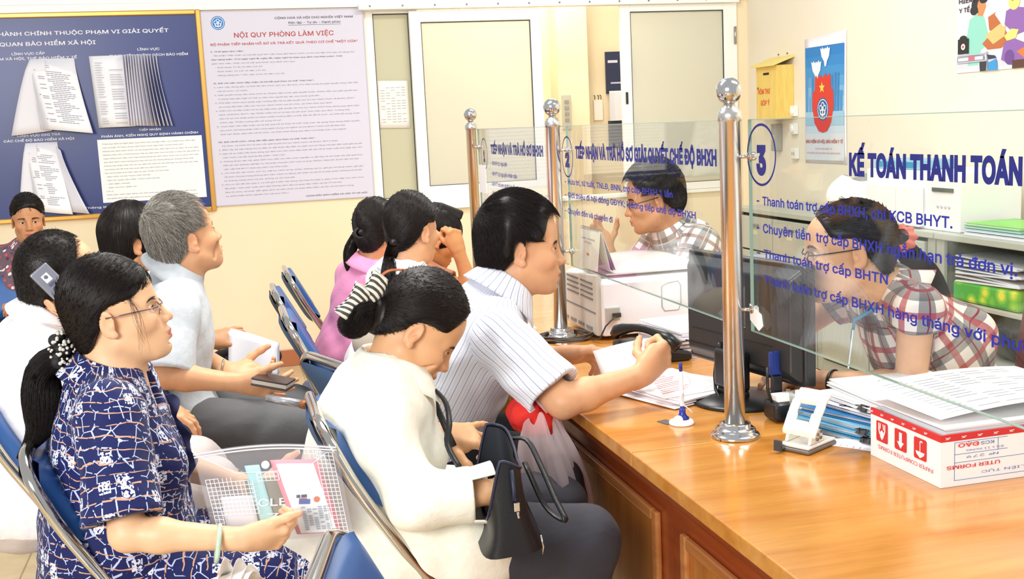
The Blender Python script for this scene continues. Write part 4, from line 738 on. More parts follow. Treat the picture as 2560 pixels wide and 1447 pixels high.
# ------------------------------------------------------------------ paper box
t = thing('paper_box', 'white and red computer-forms carton filled with printouts on near desk', 'box', (1.45, 1.93, ZT)); BX0, BX1, BY0, BY1, BZ = 1.305, 1.70, 1.832, 2.075, ZT+.105; BW = M('f5f3f5', .6); th = .004
mb = MB(); mb.box((BX0, BY0, ZT+.0005), (BX1, BY1, ZT+.004)); mb.box((BX0, BY0, ZT+.004), (BX1, BY0+th, BZ)); mb.box((BX0, BY1-th, ZT+.004), (BX1, BY1, BZ)); mb.box((BX0, BY0+th, ZT+.004), (BX0+th, BY1-th, BZ)); mb.box((BX1-th, BY0+th, ZT+.004), (BX1, BY1-th, BZ)); mb.build('carton', BW, t)
mb = MB(); e_ = .0007; mb.box((BX0-e_, BY0-e_, BZ-.013), (BX0+th, BY1, BZ+.0006)); mb.box((BX0+th, BY0-e_, BZ-.013), (BX0+.30, BY0+th, BZ+.0006)); mb.build('red_band', M('cf2f33', .55), t)
SF = (Vector((1, 0, 0)), Vector((0, 0, 1))); RDX = M('c8323a', .6); BLX = M('4a7fb4', .6)
for k in range(6): lettering('JK', (BX0-.001, 2.062-.038*k, BZ-.004), BW, SIDE, t, w=.012, cap=.006, bold=.02, flip=True)
for k in range(8): lettering('JK', (BX0+.02+.036*k, BY0-.001, BZ-.004), BW, SF, t, w=.012, cap=.006, bold=.02, flip=True)
def icon(y, kind):
    S = [('cf2f33', [(a, b_) for a, b_ in ell(.022, .022, .022, .022, 4, pi/4, 2*pi+pi/4)])]; S = [('cf2f33', [(.003, 0), (.039, 0), (.042, .003), (.042, .041), (.039, .044), (.003, .044), (0, .041), (0, .003)])]
    if kind == 'arrow': S += [('f5f3f5', [(.021, .004), (.033, .018), (.026, .018), (.026, .038), (.016, .038), (.016, .018), (.009, .018)])]
    if kind == 'umbrella': S += [('f5f3f5', [(.006, .016), (.036, .016), (.033, .010), (.026, .006), (.021, .003), (.016, .006), (.009, .010)]), ('f5f3f5', rect(.0198, .014, .0222, .034)), ('f5f3f5', strip([(.021, .033), (.0215, .037), (.026, .0385), (.029, .036)], .003))]
    if kind == 'hands': S += [('f5f3f5', [(.021, .004), (.028, .012), (.026, .022), (.021, .026), (.016, .022), (.014, .012)]), ('f5f3f5', strip([(.010, .04), (.010, .026), (.014, .016)], .004)), ('f5f3f5', strip([(.032, .04), (.032, .026), (.028, .016)], .004)), ('f5f3f5', strip([(.017, .04), (.015, .028)], .003)), ('f5f3f5', strip([(.026, .04), (.028, .028)], .003))]
    art(t, 'printed_symbol', (BX0, y, ZT+.040), SIDE, S)
icon(2.052, 'hands'); icon(1.985, 'arrow'); icon(1.918, 'umbrella')
lettering('PAPER COMPUTER FORMS', (BX0, 1.855, ZT+.032), RDX, SIDE, t, w=.19, cap=.012, flip=True)
mb = MB()
for (x0, z0, x1, z1) in ((.03, .012, .40, .0128), (.03, .012, .0308, .088), (.03, .0475, .40, .0483), (.03, .064, .15, .0648), (.03, .088, .15, .0888), (.128, .064, .1288, .088)): mb.box((BX0+x0, BY0-.001, ZT+z0), (BX0+x1, BY0-.0004, ZT+z1))
mb.build('label_lines', BLX, t)
lettering('KCS', (BX0+.118, BY0-.001, ZT+.085), BLX, SF, t, w=.030, cap=.009, flip=True, bold=.01); lettering('ĐẠO', (BX0+.085, BY0-.001, ZT+.086), M('d0525a', .6), SF, t, w=.048, cap=.011, flip=True, bold=.02); lettering('№ 279', (BX0+.128, BY0-.001, ZT+.060), BLX, SF, t, w=.072, cap=.007, flip=True); lettering('8½ x 11 inches', (BX0+.14, BY0-.001, ZT+.0725), BLX, SF, t, w=.085, cap=.006, flip=True)
lettering('UTER FORMS', (BX0+.132, BY0-.001, ZT+.043), RDX, SF, t, w=.12, cap=.010, flip=True, bold=.012); lettering('LIÊN TỤC', (BX0+.19, BY0-.001, ZT+.026), BLX, SF, t, w=.10, cap=.007, flip=True)
t = thing('printout_stack', 'thick pile of white printouts overflowing the red and white carton', 'stack of paper', (1.5, 1.95, ZT+.01)); mb = MB(); R = random.Random(21)
for k in range(26):
    z = ZT+.008+.0042*k; ov = max(0, (k-22))*.006
    mb.box((BX0+.012+R.uniform(0, .012), BY0+.008+R.uniform(0, .008), z), (BX1-.008+ov, BY1-.012+R.uniform(-.004, .004)+ov, z+.0034), R.uniform(-.02, .02) if k > 20 else 0)
mb.build('sheets', M('f0f0f2', .8), t)
def topsheet(u, v): return (BX0+.02+.40*u-.03*v, BY0+.03+.25*v, ZT+.122+.022*sin(pi*u*.7+.3)+.014*v)
MB().sheet(topsheet, 14, 10, .0006).build('top_sheet', M('f8f8f8', .75), t); mb = MB()
for i in range(14):
    for j in range(5):
        if R.random() < .8:
            v = .08+.062*i; a = .1+.16*j; q = [topsheet(a, v), topsheet(a+.13, v), topsheet(a+.13, v+.018), topsheet(a, v+.018)]; mb.add([(x, y, z+.0012) for x, y, z in q], [(0, 1, 2, 3)])
mb.build('printed_text', M('c9c9ce', .8), t)
# small odds by post 2
t = thing('spiral_notebook', 'white spiral notebook on the far desk beside steel post', 'notebook', (1.03, 3.95, ZT)); MB().box((.93, 3.85, ZT+.0005), (1.06, 4.1, ZT+.008)).build('pages', M('efeaf0', .8), t); mb = MB()
for k in range(16): mb.tube([(.935+.008*k, 4.10+.004*cos(a), ZT+.006+.006*sin(a)) for a in [2*pi*i/7 for i in range(7)]], .0009, 5, closed=True)
mb.build('spiral_binding', M('8d8d92', .4, .8), t)
t = thing('black_case', 'black case standing on far desk behind the notebook', 'case', (1.03, 4.3, ZT)); MB().box((.95, 4.18, ZT+.0005), (1.08, 4.42, ZT+.075)).build('shell', M('1c1b1d', .4), t, bevel=.015, seg=3)
t = thing('cable_bundle', 'tangled dark cables coiled at the foot of the middle steel post', 'cable', (1.13, 3.6, ZT)); mb = MB()
for k in range(4): mb.tube([(1.10+(.075+.006*k)*cos(a)*(1.2 if k % 2 else 1.), 3.63+(.085-.008*k)*sin(a), ZT+.006+.004*k+.003*sin(3*a+k)) for a in [2*pi*i/28 for i in range(29)]], .0035, 7)
mb.build('cable', M('4a4038', .5), t)
# ================================================================== BODIES: smooth-union fields meshed by surface nets
F4 = np.float32
def A3(*p): return np.array(p if len(p) == 3 else p[0], float)
def nrm(v): v = np.asarray(v, float); return v/max(1e-12, np.linalg.norm(v))
def lerp(a, b, t): return np.asarray(a, float)*(1-t)+np.asarray(b, float)*t
def _cap(P, a, b, ra, rb):
    pa = P-a.astype(F4); ba = (b-a).astype(F4); t = np.clip(pa@ba/F4(max(1e-9, ba@ba)), 0, 1)
    q = pa-t[..., None]*ba; return np.sqrt(np.einsum('...i,...i', q, q))-(F4(ra)+F4(rb-ra)*t)
def _fcap(P, a, b, ra, rb, w, f):
    pa = P-a.astype(F4); ba = (b-a).astype(F4); t = np.clip(pa@ba/F4(max(1e-9, ba@ba)), 0, 1)
    q = pa-t[..., None]*ba; c = q@w.astype(F4); s = np.einsum('...i,...i', q, q)-c*c+(c/F4(f))**2
    return (np.sqrt(np.maximum(s, 0))-(F4(ra)+F4(rb-ra)*t))*F4(min(1., f)**.5)
def _ell(P, c, R, r):
    q = (P-c.astype(F4))@R.T.astype(F4); r = np.asarray(r, F4); k0 = np.sqrt(np.einsum('...i,...i', q/r, q/r)); k1 = np.sqrt(np.einsum('...i,...i', q/(r*r), q/(r*r)))
    return k0*(k0-1)/np.maximum(k1, 1e-6)
def cap(a, b, ra, rb=None, k=.02, op='u', tag=0): return dict(t='cap', p=(A3(a), A3(b), ra, ra if rb is None else rb), k=k, op=op, tag=tag)
def fcap(a, b, ra, rb, w, f, k=.02, op='u', tag=0): return dict(t='fcap', p=(A3(a), A3(b), ra, rb, nrm(w), f), k=k, op=op, tag=tag)
def ellp(c, R, r, k=.02, op='u', tag=0): return dict(t='ell', p=(A3(c), np.asarray(R, float), r), k=k, op=op, tag=tag)
def plane(n, pt, k=.004, op='i'): n = nrm(n); return dict(t='pl', p=(n, float(n@A3(pt))), k=k, op=op)
def grp(items, k=.02, op='u', tag=0): return dict(t='grp', p=items, k=k, op=op, tag=tag)
_F = dict(cap=_cap, fcap=_fcap, ell=_ell)
def _d(pr, P):
    if pr['t'] == 'pl': return P@pr['p'][0].astype(F4)-F4(pr['p'][1])
    if pr['t'] == 'grp': return evalf(pr['p'], P)
    return _F[pr['t']](P, *pr['p'])
def _comb(d, e, op, k):
    k = F4(k)
    if op == 's': e = -e
    if op == 'u':
        if k <= 0: return np.minimum(d, e)
        h = np.maximum(k-np.abs(d-e), 0); return np.minimum(d, e)-h*h/(4*k)
    if k <= 0: return np.maximum(d, e)
    h = np.maximum(k-np.abs(d-e), 0); return np.maximum(d, e)+h*h/(4*k)
def evalf(prims, P, disp=None):
    d = np.full(P.shape[:-1], 1., F4)
    for pr in prims: d = _comb(d, _d(pr, P), pr['op'], pr['k'])
    if disp is not None: d = d+disp(P)
    return d
def evalb(prims, P, C, R, disp=None):
    """P (nb, n, 3) sample points of blocks centred C with half diagonal R; far primitives are skipped block-wise"""
    d = np.full(P.shape[:2], 1., F4)
    for pr in prims:
        if pr['t'] == 'pl': d = _comb(d, _d(pr, P), pr['op'], pr['k']); continue
        m = _d(pr, C) < pr['k']+3*R
        if pr['op'] == 'i': m[:] = True
        if m.any(): d[m] = _comb(d[m], _d(pr, P[m]), pr['op'], pr['k'])
    if disp is not None: d = d+disp(P)
    return d
def bounds(prims):
    lo, hi = np.full(3, 1e9), np.full(3, -1e9)
    for pr in prims:
        if pr['op'] != 'u': continue
        if pr['t'] in ('cap', 'fcap'):
            a, b, ra, rb = pr['p'][:4]; r = max(ra, rb)*(max(1, pr['p'][5]) if pr['t'] == 'fcap' else 1); pts = [(a-r, a+r), (b-r, b+r)]
        elif pr['t'] == 'ell': c, R, r = pr['p']; m = max(r); pts = [(c-m, c+m)]
        elif pr['t'] == 'grp': pts = [bounds(pr['p'])]
        else: continue
        for l, h in pts: lo = np.minimum(lo, l); hi = np.maximum(hi, h)
    return lo, hi
def nets(prims, h, disp=None, lo=None, hi=None, B=8):
    bl, bh = bounds(prims)
    if lo is not None: bl, bh = np.maximum(bl, lo), np.minimum(bh, hi)
    bl = bl-3*h; bh = bh+3*h; s = B*h
    n = np.ceil((bh-bl)/s).astype(int); gi = np.stack(np.meshgrid(*[np.arange(k) for k in n], indexing='ij'), -1).reshape(-1, 3)
    C = (bl+(gi+.5)*s).astype(F4); R = s*.5*3**.5
    d = evalf(prims, C); act = np.abs(d) < R*1.35+.012; gi = gi[act]; C = C[act]
    o = np.stack(np.meshgrid(*[np.arange(B+1)]*3, indexing='ij'), -1).reshape(-1, 3)
    D = np.empty((len(gi), (B+1)**3), F4)
    for i in range(0, len(gi), 400):
        P = (bl+(gi[i:i+400, None]*B+o[None])*h).astype(F4); D[i:i+400] = evalb(prims, P, C[i:i+400], R, disp)
    D = D.reshape(-1, B+1, B+1, B+1); S = D < 0
    cs = [(a, b, c) for a in (0, 1) for b in (0, 1) for c in (0, 1)]
    sub = lambda X, q: X[:, q[0]:q[0]+B, q[1]:q[1]+B, q[2]:q[2]+B]
    cnt = sum(sub(S, q).astype(np.int8) for q in cs); mk = (cnt > 0) & (cnt < 8)
    idx = np.argwhere(mk); bi = idx[:, 0]; loc = idx[:, 1:]
    V8 = {q: sub(D, q)[mk] for q in cs}
    acc = np.zeros((len(idx), 3)); w = np.zeros(len(idx))
    for q in cs:
        for ax in range(3):
            if q[ax]: continue
            r = list(q); r[ax] = 1; r = tuple(r); a, b = V8[q], V8[r]; cr = (a < 0) != (b < 0)
            t = np.where(cr, a/np.where(cr, a-b, 1), 0); p = np.array(q, float)[None]+np.eye(3)[ax][None]*t[:, None]
            acc += p*cr[:, None]; w += cr
    cell = gi[bi]*B+loc; V = bl+(cell+acc/w[:, None])*h
    dim = (n*B+2).astype(np.int64); key = lambda c: (c[:, 0].astype(np.int64)*dim[1]+c[:, 1])*dim[2]+c[:, 2]
    K = key(cell); od = np.argsort(K); Ks = K[od]
    def find(c):
        kk = key(c); j = np.clip(np.searchsorted(Ks, kk), 0, len(Ks)-1); return np.where(Ks[j] == kk, od[j], -1)
    Q = []
    for ax in range(3):
        a, b = V8[(0, 0, 0)], V8[tuple(np.eye(3, dtype=int)[ax])]; cr = ((a < 0) != (b < 0)) & (cell.min(1) > 0)
        c = cell[cr]; u, v = np.eye(3, dtype=int)[(ax+1) % 3], np.eye(3, dtype=int)[(ax+2) % 3]
        q = np.stack([find(c), find(c-u), find(c-u-v), find(c-v)], 1); flip = (a[cr] >= 0); q[flip] = q[flip][:, ::-1]
        Q.append(q[(q >= 0).all(1)])
    return V, np.concatenate(Q) if Q else np.zeros((0, 4), int)
def clipmesh(V, Q, keep):
    """keep faces whose centre satisfies keep(P)"""
    c = V[Q].mean(1); m = keep(c); Q = Q[m]; used = np.unique(Q); re = np.full(len(V), -1); re[used] = np.arange(len(used)); return V[used], re[Q]
def np_object(name, V, polys, mats, parent=None, org=None, attrs=None, mi=None, smooth=True):
    """polys: list of (m, k) index arrays; attrs: name -> (type, data per vertex)"""
    me = bpy.data.meshes.new(name); o_ = np.array(org if org is not None else parent.get('_o', (0, 0, 0)) if parent is not None else (0, 0, 0), float)
    polys = [p for p in polys if len(p)]; nl = sum(p.size for p in polys); npoly = sum(len(p) for p in polys)
    me.vertices.add(len(V)); me.vertices.foreach_set('co', (V-o_).astype(F4).ravel())
    me.loops.add(nl); me.loops.foreach_set('vertex_index', np.concatenate([p.ravel() for p in polys]).astype(np.int32))
    me.polygons.add(npoly); tot = np.concatenate([np.full(len(p), p.shape[1]) for p in polys]); st = np.concatenate([[0], np.cumsum(tot)[:-1]])
    me.polygons.foreach_set('loop_start', st.astype(np.int32)); me.polygons.foreach_set('loop_total', tot.astype(np.int32)); me.polygons.foreach_set('use_smooth', np.full(npoly, smooth))
    if mi is not None: me.polygons.foreach_set('material_index', np.asarray(mi, np.int32))
    for k, (ty, dat) in (attrs or {}).items():
        a = me.attributes.new(k, ty, 'POINT'); a.data.foreach_set('color' if ty == 'FLOAT_COLOR' else 'vector' if ty == 'FLOAT_VECTOR' else 'value', np.asarray(dat, F4).ravel())
    for m in (mats if isinstance(mats, (list, tuple)) else [mats]): me.materials.append(m)
    me.update(calc_edges=True); me.validate()
    o = bpy.data.objects.new(name, me); COL.objects.link(o)
    if parent is not None: o.parent = parent; o['_o'] = tuple(parent.get('_o', (0, 0, 0)))
    else: o.location = tuple(o_); o['_o'] = tuple(o_)
    return o
# ------------------------------------------------------------------ materials with per-vertex attributes
def skinmat():
    m = newmat('skin'); nt = m.node_tree; b = bsdf(m); L = nt.links.new
    at = N(nt, 'ShaderNodeAttribute', attribute_name='tint'); tc = N(nt, 'ShaderNodeTexCoord'); n1 = N(nt, 'ShaderNodeTexNoise', i_Scale=45., i_Detail=5.); L(tc.outputs['Object'], n1.inputs[0])
    r = ramp(nt, n1.outputs['Fac'], [(.3, .93), (.7, 1.)]); mx = N(nt, 'ShaderNodeMix', data_type='RGBA', blend_type='MULTIPLY'); mx.inputs[0].default_value = 1; L(at.outputs['Color'], mx.inputs[6]); L(r.outputs[0], mx.inputs[7]); L(mx.outputs[2], b.inputs['Base Color'])
    n2 = N(nt, 'ShaderNodeTexNoise', i_Scale=420., i_Detail=3.); L(tc.outputs['Object'], n2.inputs[0]); bp = N(nt, 'ShaderNodeBump', i_Strength=.12, i_Distance=.001); L(n2.outputs['Fac'], bp.inputs['Height']); L(bp.outputs[0], b.inputs['Normal'])
    b.inputs['Roughness'].default_value = .46; b.inputs['Specular IOR Level'].default_value = .4
    b.inputs['Subsurface Weight'].default_value = .12; b.inputs['Subsurface Radius'].default_value = (1, .35, .2); b.inputs['Subsurface Scale'].default_value = .008
    return m
SKIN = skinmat()
def hairmat():
    m = newmat('hair'); nt = m.node_tree; b = bsdf(m); L = nt.links.new; at = N(nt, 'ShaderNodeAttribute', attribute_name='tint'); L(at.outputs['Color'], b.inputs['Base Color']); b.inputs['Roughness'].default_value = .42; b.inputs['Specular IOR Level'].default_value = .32; return m
HAIR = hairmat()
def clothmat(name, build=None, base='ffffff', rough=.8, weave=True, sheen=.1):
    """fabric driven by the 'fab' attribute (u across, v along the cloth, metres)"""
    m = newmat(name); nt = m.node_tree; b = bsdf(m); L = nt.links.new; at = N(nt, 'ShaderNodeAttribute', attribute_name='fab')
    b.inputs['Base Color'].default_value = lin(base); b.inputs['Roughness'].default_value = rough; b.inputs['Sheen Weight'].default_value = sheen; b.inputs['Specular IOR Level'].default_value = .25
    if build: L(build(nt, at.outputs['Vector']), b.inputs['Base Color'])
    n2 = N(nt, 'ShaderNodeTexNoise', i_Scale=38., i_Detail=3., i_Distortion=1.); tc = N(nt, 'ShaderNodeTexCoord'); L(tc.outputs['Object'], n2.inputs[0]); bp = N(nt, 'ShaderNodeBump', i_Strength=.25, i_Distance=.006); L(n2.outputs['Fac'], bp.inputs['Height']); L(bp.outputs[0], b.inputs['Normal'])
    return m
def mathn(nt, op, a, b=None, c=None):
    n = N(nt, 'ShaderNodeMath', operation=op)
    for i, x in enumerate((a, b, c)):
        if x is None: continue
        if isinstance(x, (int, float)): n.inputs[i].default_value = x
        else: nt.links.new(x, n.inputs[i])
    return n.outputs[0]
def band(nt, x, period, width, phase=0.):
    """1 inside stripes of the given width"""
    return mathn(nt, 'LESS_THAN', mathn(nt, 'FRACT', mathn(nt, 'ADD', mathn(nt, 'DIVIDE', x, period), phase)), width/period)
def mixc(nt, f, a, b, blend='MIX'):
    mx = N(nt, 'ShaderNodeMix', data_type='RGBA', blend_type=blend)
    for i, x in ((0, f), (6, a), (7, b)):
        if isinstance(x, str): mx.inputs[i].default_value = lin(x)
        elif isinstance(x, (int, float)): mx.inputs[i].default_value = x
        else: nt.links.new(x, mx.inputs[i])
    return mx.outputs[2]
def uvsplit(nt, v): s = N(nt, 'ShaderNodeSeparateXYZ'); nt.links.new(v, s.inputs[0]); return s.outputs[0], s.outputs[1]
def stripes(nt, v):
    u, w = uvsplit(nt, v); c = mixc(nt, band(nt, u, .0150, .0015), 'f1f2f7', '8f95b8'); c = mixc(nt, band(nt, u, .0150, .0010, .45), c, 'cfd3e6'); return mixc(nt, band(nt, u, .0036, .0016), c, 'eceef6', 'MULTIPLY')
def plaid(cols, P):
    def f(nt, v):
        u, w = uvsplit(nt, v); bg, big, red, thin = cols
        c = mixc(nt, mathn(nt, 'MULTIPLY', band(nt, u, P, P*.34), .72), bg, big); c = mixc(nt, mathn(nt, 'MULTIPLY', band(nt, w, P, P*.34, .2), .72), c, big)
        c = mixc(nt, mathn(nt, 'MULTIPLY', band(nt, u, P, P*.16, .42), .8), c, red); c = mixc(nt, mathn(nt, 'MULTIPLY', band(nt, w, P, P*.14, .62), .8), c, red)
        c = mixc(nt, band(nt, u, P, P*.035, .9), c, thin); return mixc(nt, band(nt, w, P, P*.035, .05), c, thin)
    return f
def navyprint(nt, v):
    L = nt.links.new; u, w = uvsplit(nt, v)
    mp = N(nt, 'ShaderNodeMapping'); L(v, mp.inputs[0]); mp.inputs['Scale'].default_value = (37, 30, 36)
    v1 = N(nt, 'ShaderNodeTexVoronoi', feature='DISTANCE_TO_EDGE', i_Scale=1., i_Randomness=.8); L(mp.outputs[0], v1.inputs[0])
    v2 = N(nt, 'ShaderNodeTexVoronoi', distance='CHEBYCHEV', i_Scale=.95, i_Randomness=.9); L(mp.outputs[0], v2.inputs[0])
    n1 = N(nt, 'ShaderNodeTexNoise', i_Scale=2.2, i_Detail=2.); L(mp.outputs[0], n1.inputs[0])
    sel = mathn(nt, 'GREATER_THAN', N_sepc(nt, v2.outputs['Color']), .38)
    sq = mathn(nt, 'MULTIPLY', mathn(nt, 'LESS_THAN', v2.outputs['Distance'], .33), sel)
    n3 = N(nt, 'ShaderNodeTexNoise', i_Scale=6., i_Detail=2.); L(mp.outputs[0], n3.inputs[0])
    sq = mathn(nt, 'MULTIPLY', sq, mathn(nt, 'GREATER_THAN', n3.outputs['Fac'], .47))
    ln = mathn(nt, 'MULTIPLY', mathn(nt, 'LESS_THAN', v1.outputs['Distance'], .027), mathn(nt, 'GREATER_THAN', n1.outputs['Fac'], .46))
    mw = N(nt, 'ShaderNodeMapping'); L(v, mw.inputs[0]); mw.inputs['Scale'].default_value = (7, 13, 10); mw.inputs['Rotation'].default_value = (0, 0, .25); wv = N(nt, 'ShaderNodeTexWave', bands_direction='Y', i_Scale=1.05, i_Distortion=9., i_Detail=3.); L(mw.outputs[0], wv.inputs[0])
    tan = mathn(nt, 'MULTIPLY', mathn(nt, 'GREATER_THAN', wv.outputs['Fac'], .972), mathn(nt, 'LESS_THAN', n1.outputs['Fac'], .56))
    c = mixc(nt, ln, '161f57', 'c3cbec'); c = mixc(nt, tan, c, 'd2a083'); return mixc(nt, sq, c, 'dfe4f7')
def N_sepc(nt, c): s = N(nt, 'ShaderNodeSeparateColor'); nt.links.new(c, s.inputs[0]); return s.outputs[0]
def floral(nt, v):
    L = nt.links.new; v2 = N(nt, 'ShaderNodeTexVoronoi', i_Scale=46.); L(v, v2.inputs[0]); r = ramp(nt, N_sepc(nt, v2.outputs['Color']), [(0, '6b2a3c'), (.3, 'e3d3cc'), (.5, '4b4a52'), (.65, 'c24f63'), (.85, 'efe4dc')]); r.color_ramp.interpolation = 'CONSTANT'
    return mixc(nt, mathn(nt, 'LESS_THAN', v2.outputs['Distance'], .42), '6a5660', r.outputs[0])
def speck(a, b, s):
    def f(nt, v): n = N(nt, 'ShaderNodeTexNoise', i_Scale=s, i_Detail=2.); nt.links.new(v, n.inputs[0]); return ramp(nt, n.outputs['Fac'], [(.35, a), (.65, b)]).outputs[0]
    return f
# ------------------------------------------------------------------ head
def frame(yaw, pitch, roll=0.):
    """forward / left / up axes; yaw about +Z from +X, pitch up positive, roll towards the left shoulder"""
    y, p = radians(yaw), radians(pitch); f = np.array([cos(y)*cos(p), sin(y)*cos(p), sin(p)]); l = np.array([-sin(y), cos(y), 0]); u = np.cross(f, l)
    r = radians(roll); l, u = l*cos(r)+u*sin(r), u*cos(r)-l*sin(r); return np.stack([f, l, u])
class Head:
    def __init__(s, pos, yaw, pitch, roll=0., k=1., male=False, age=0., cz=1.):
        s.cz = cz; s.c = A3(pos); s.R = frame(yaw, pitch, roll); s.k = k; s.male = male; s.age = age
    def w(s, x, y, z): return s.c+s.k*(np.array([x, y, z])@s.R)
    def loc(s, P): return ((P-s.c)@s.R.T)/s.k
    def E(s, c, r, k, op='u', rot=None):
        R = s.R if rot is None else rot@s.R
        return ellp(s.w(*c), R, np.array(r)*s.k, k*s.k, op)
    def C(s, a, b, ra, rb, k, op='u'): return cap(s.w(*a), s.w(*b), ra*s.k, rb*s.k, k*s.k, op)
    def prims(s):
        E, C = s.E, s.C; m = s.male; jw = .056 if m else .050; z = s.cz; P = [E((-.008, 0, .055*z), (.094, .076, .096*z), .02), E((.036, 0, .048*z), (.062, .066, .068*z), .03), E((.036, 0, -.02), (.058, .061, .075), .035), E((.046, 0, -.066), (.042, jw-.008, .034), .03)]
        for y in (1, -1):
            P += [C((-.002, y*jw, -.045), (.062, y*.026, -.095), .017, .014, .03), E((.060, y*.045, -.020), (.030, .022, .022), .025), C((.078, y*.012, .026), (.070, y*.045, .024), .013, .010, .016)]
        P += [E((.078, 0, -.097), (.019, .024 if m else .019, .016), .022), E((.072, 0, -.060), (.030, .036, .034), .025)]
        for y in (1, -1): P.append(E((.094, y*.032, .006), (.017, .019, .012), .016, 's'))
        P += [C((.088, 0, .022), (.108, 0, -.018), .0075, .0095, .018), C((.1, 0, -.022), (.1145, 0, -.028), .011, .0095 if not m else .0105, .008)]
        for y in (1, -1): P.append(E((.103, y*.0125, -.031), (.011, .0075, .0085), .006))
        for y in (1, -1):
            P += [E((.079, y*.032, .004), (.0125, .0165, .0125), .004), E((.0875, y*.032, .0045), (.012, .0145, .0042), .003, 's')]
            P += [C((.086, y*.018, .0115), (.084, y*.046, .0085), .0028, .0026, .004)]
            P += [E((.107, y*.0075, -.0385), (.0045, .0032, .0026), .002, 's')]
        P += [E((.1015, 0, -.0575), (.009, .0215, .0060), .006), E((.0985, 0, -.0712), (.0092, .0185, .0066), .006), C((.111, -.015, -.0645), (.111, .015, -.0645), .0016, .0016, .004, 's'), C((.102, -.024, -.066), (.102, .024, -.066), .0012, .0012, .004, 's'), E((.093, 0, -.0835), (.010, .018, .005), .008, 's')]
        for y in (1, -1):
            a = .35*y; rot = np.array([[cos(a), sin(a), 0], [-sin(a), cos(a), 0], [0, 0, 1]]); b = .18; rot = np.array([[cos(b), 0, -sin(b)], [0, 1, 0], [sin(b), 0, cos(b)]])@rot
            P += [E((-.012, y*.077, .004), (.0185, .0065, .032), .006, 'u', rot), E((-.009, y*.0855, .007), (.0115, .006, .021), .004, 's', rot), E((-.005, y*.0815, -.004), (.005, .005, .008), .004, 'u', rot), E((-.004, y*.080, -.023), (.009, .006, .009), .006, 'u')]
        if s.age > .3:
            for y in (1, -1): P += [C((.098, y*.022, -.038), (.080, y*.036, -.075), .0018, .0018, .008, 's'), C((.072, y*.056, -.03), (.05, y*.055, -.07), .002, .002, .014, 's')]
        return P
    def tint(s, V, skin, lips, shade=0.):
        q = s.loc(V); T = np.tile(np.array(lin(skin)[:3]), (len(V), 1)); g = lambda c, r: np.exp(-(((q-np.array(c))/np.array(r))**2).sum(1))
        L = np.array(lin(lips)[:3]); a = np.zeros(len(V))
        for c, r in (((.106, 0, -.0590), (.012, .0195, .0046)), ((.104, 0, -.0705), (.012, .0175, .0052))): a = np.maximum(a, np.clip(1.9*g(c, r), 0, 1))
        T = T*(1-a[:, None])+L*a[:, None]
        rd = np.zeros(len(V))
        for y in (1, -1): rd += .55*g((.07, y*.045, -.025), (.03, .03, .025))+.5*g((-.01, y*.08, .0), (.025, .014, .035))
        rd += .5*g((.115, 0, -.028), (.016, .016, .014)); T = T*(1-.22*np.clip(rd, 0, 1)[:, None]*np.array([.15, 1., 1.0]))
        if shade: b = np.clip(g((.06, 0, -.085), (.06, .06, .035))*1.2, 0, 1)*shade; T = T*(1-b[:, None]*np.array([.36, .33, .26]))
        return T
    def eyes(s, gaze=(1, 0, 0)):
        n, m = 28, 18; out = []
        for y in (1, -1):
            c = np.array([.0775, y*.032, .0045]); th = np.linspace(0, pi, m); ph = np.linspace(0, 2*pi, n, endpoint=False)
            D = np.stack([np.cos(th)[:, None]*np.ones(n), np.sin(th)[:, None]*np.cos(ph), np.sin(th)[:, None]*np.sin(ph)], -1).reshape(-1, 3)
            V = s.c+s.k*((c+.0122*D)@s.R); dt = D@nrm(gaze); col = np.tile(np.array(lin('efe6df')[:3]), (len(D), 1)); col[dt > .86] = lin('2c1a12')[:3]; col[dt > .968] = (.004, .003, .003)
            q = np.array([[i*n+k, i*n+(k+1) % n, (i+1)*n+(k+1) % n, (i+1)*n+k] for i in range(m-1) for k in range(n)]); out.append((V, q, col))
        return out
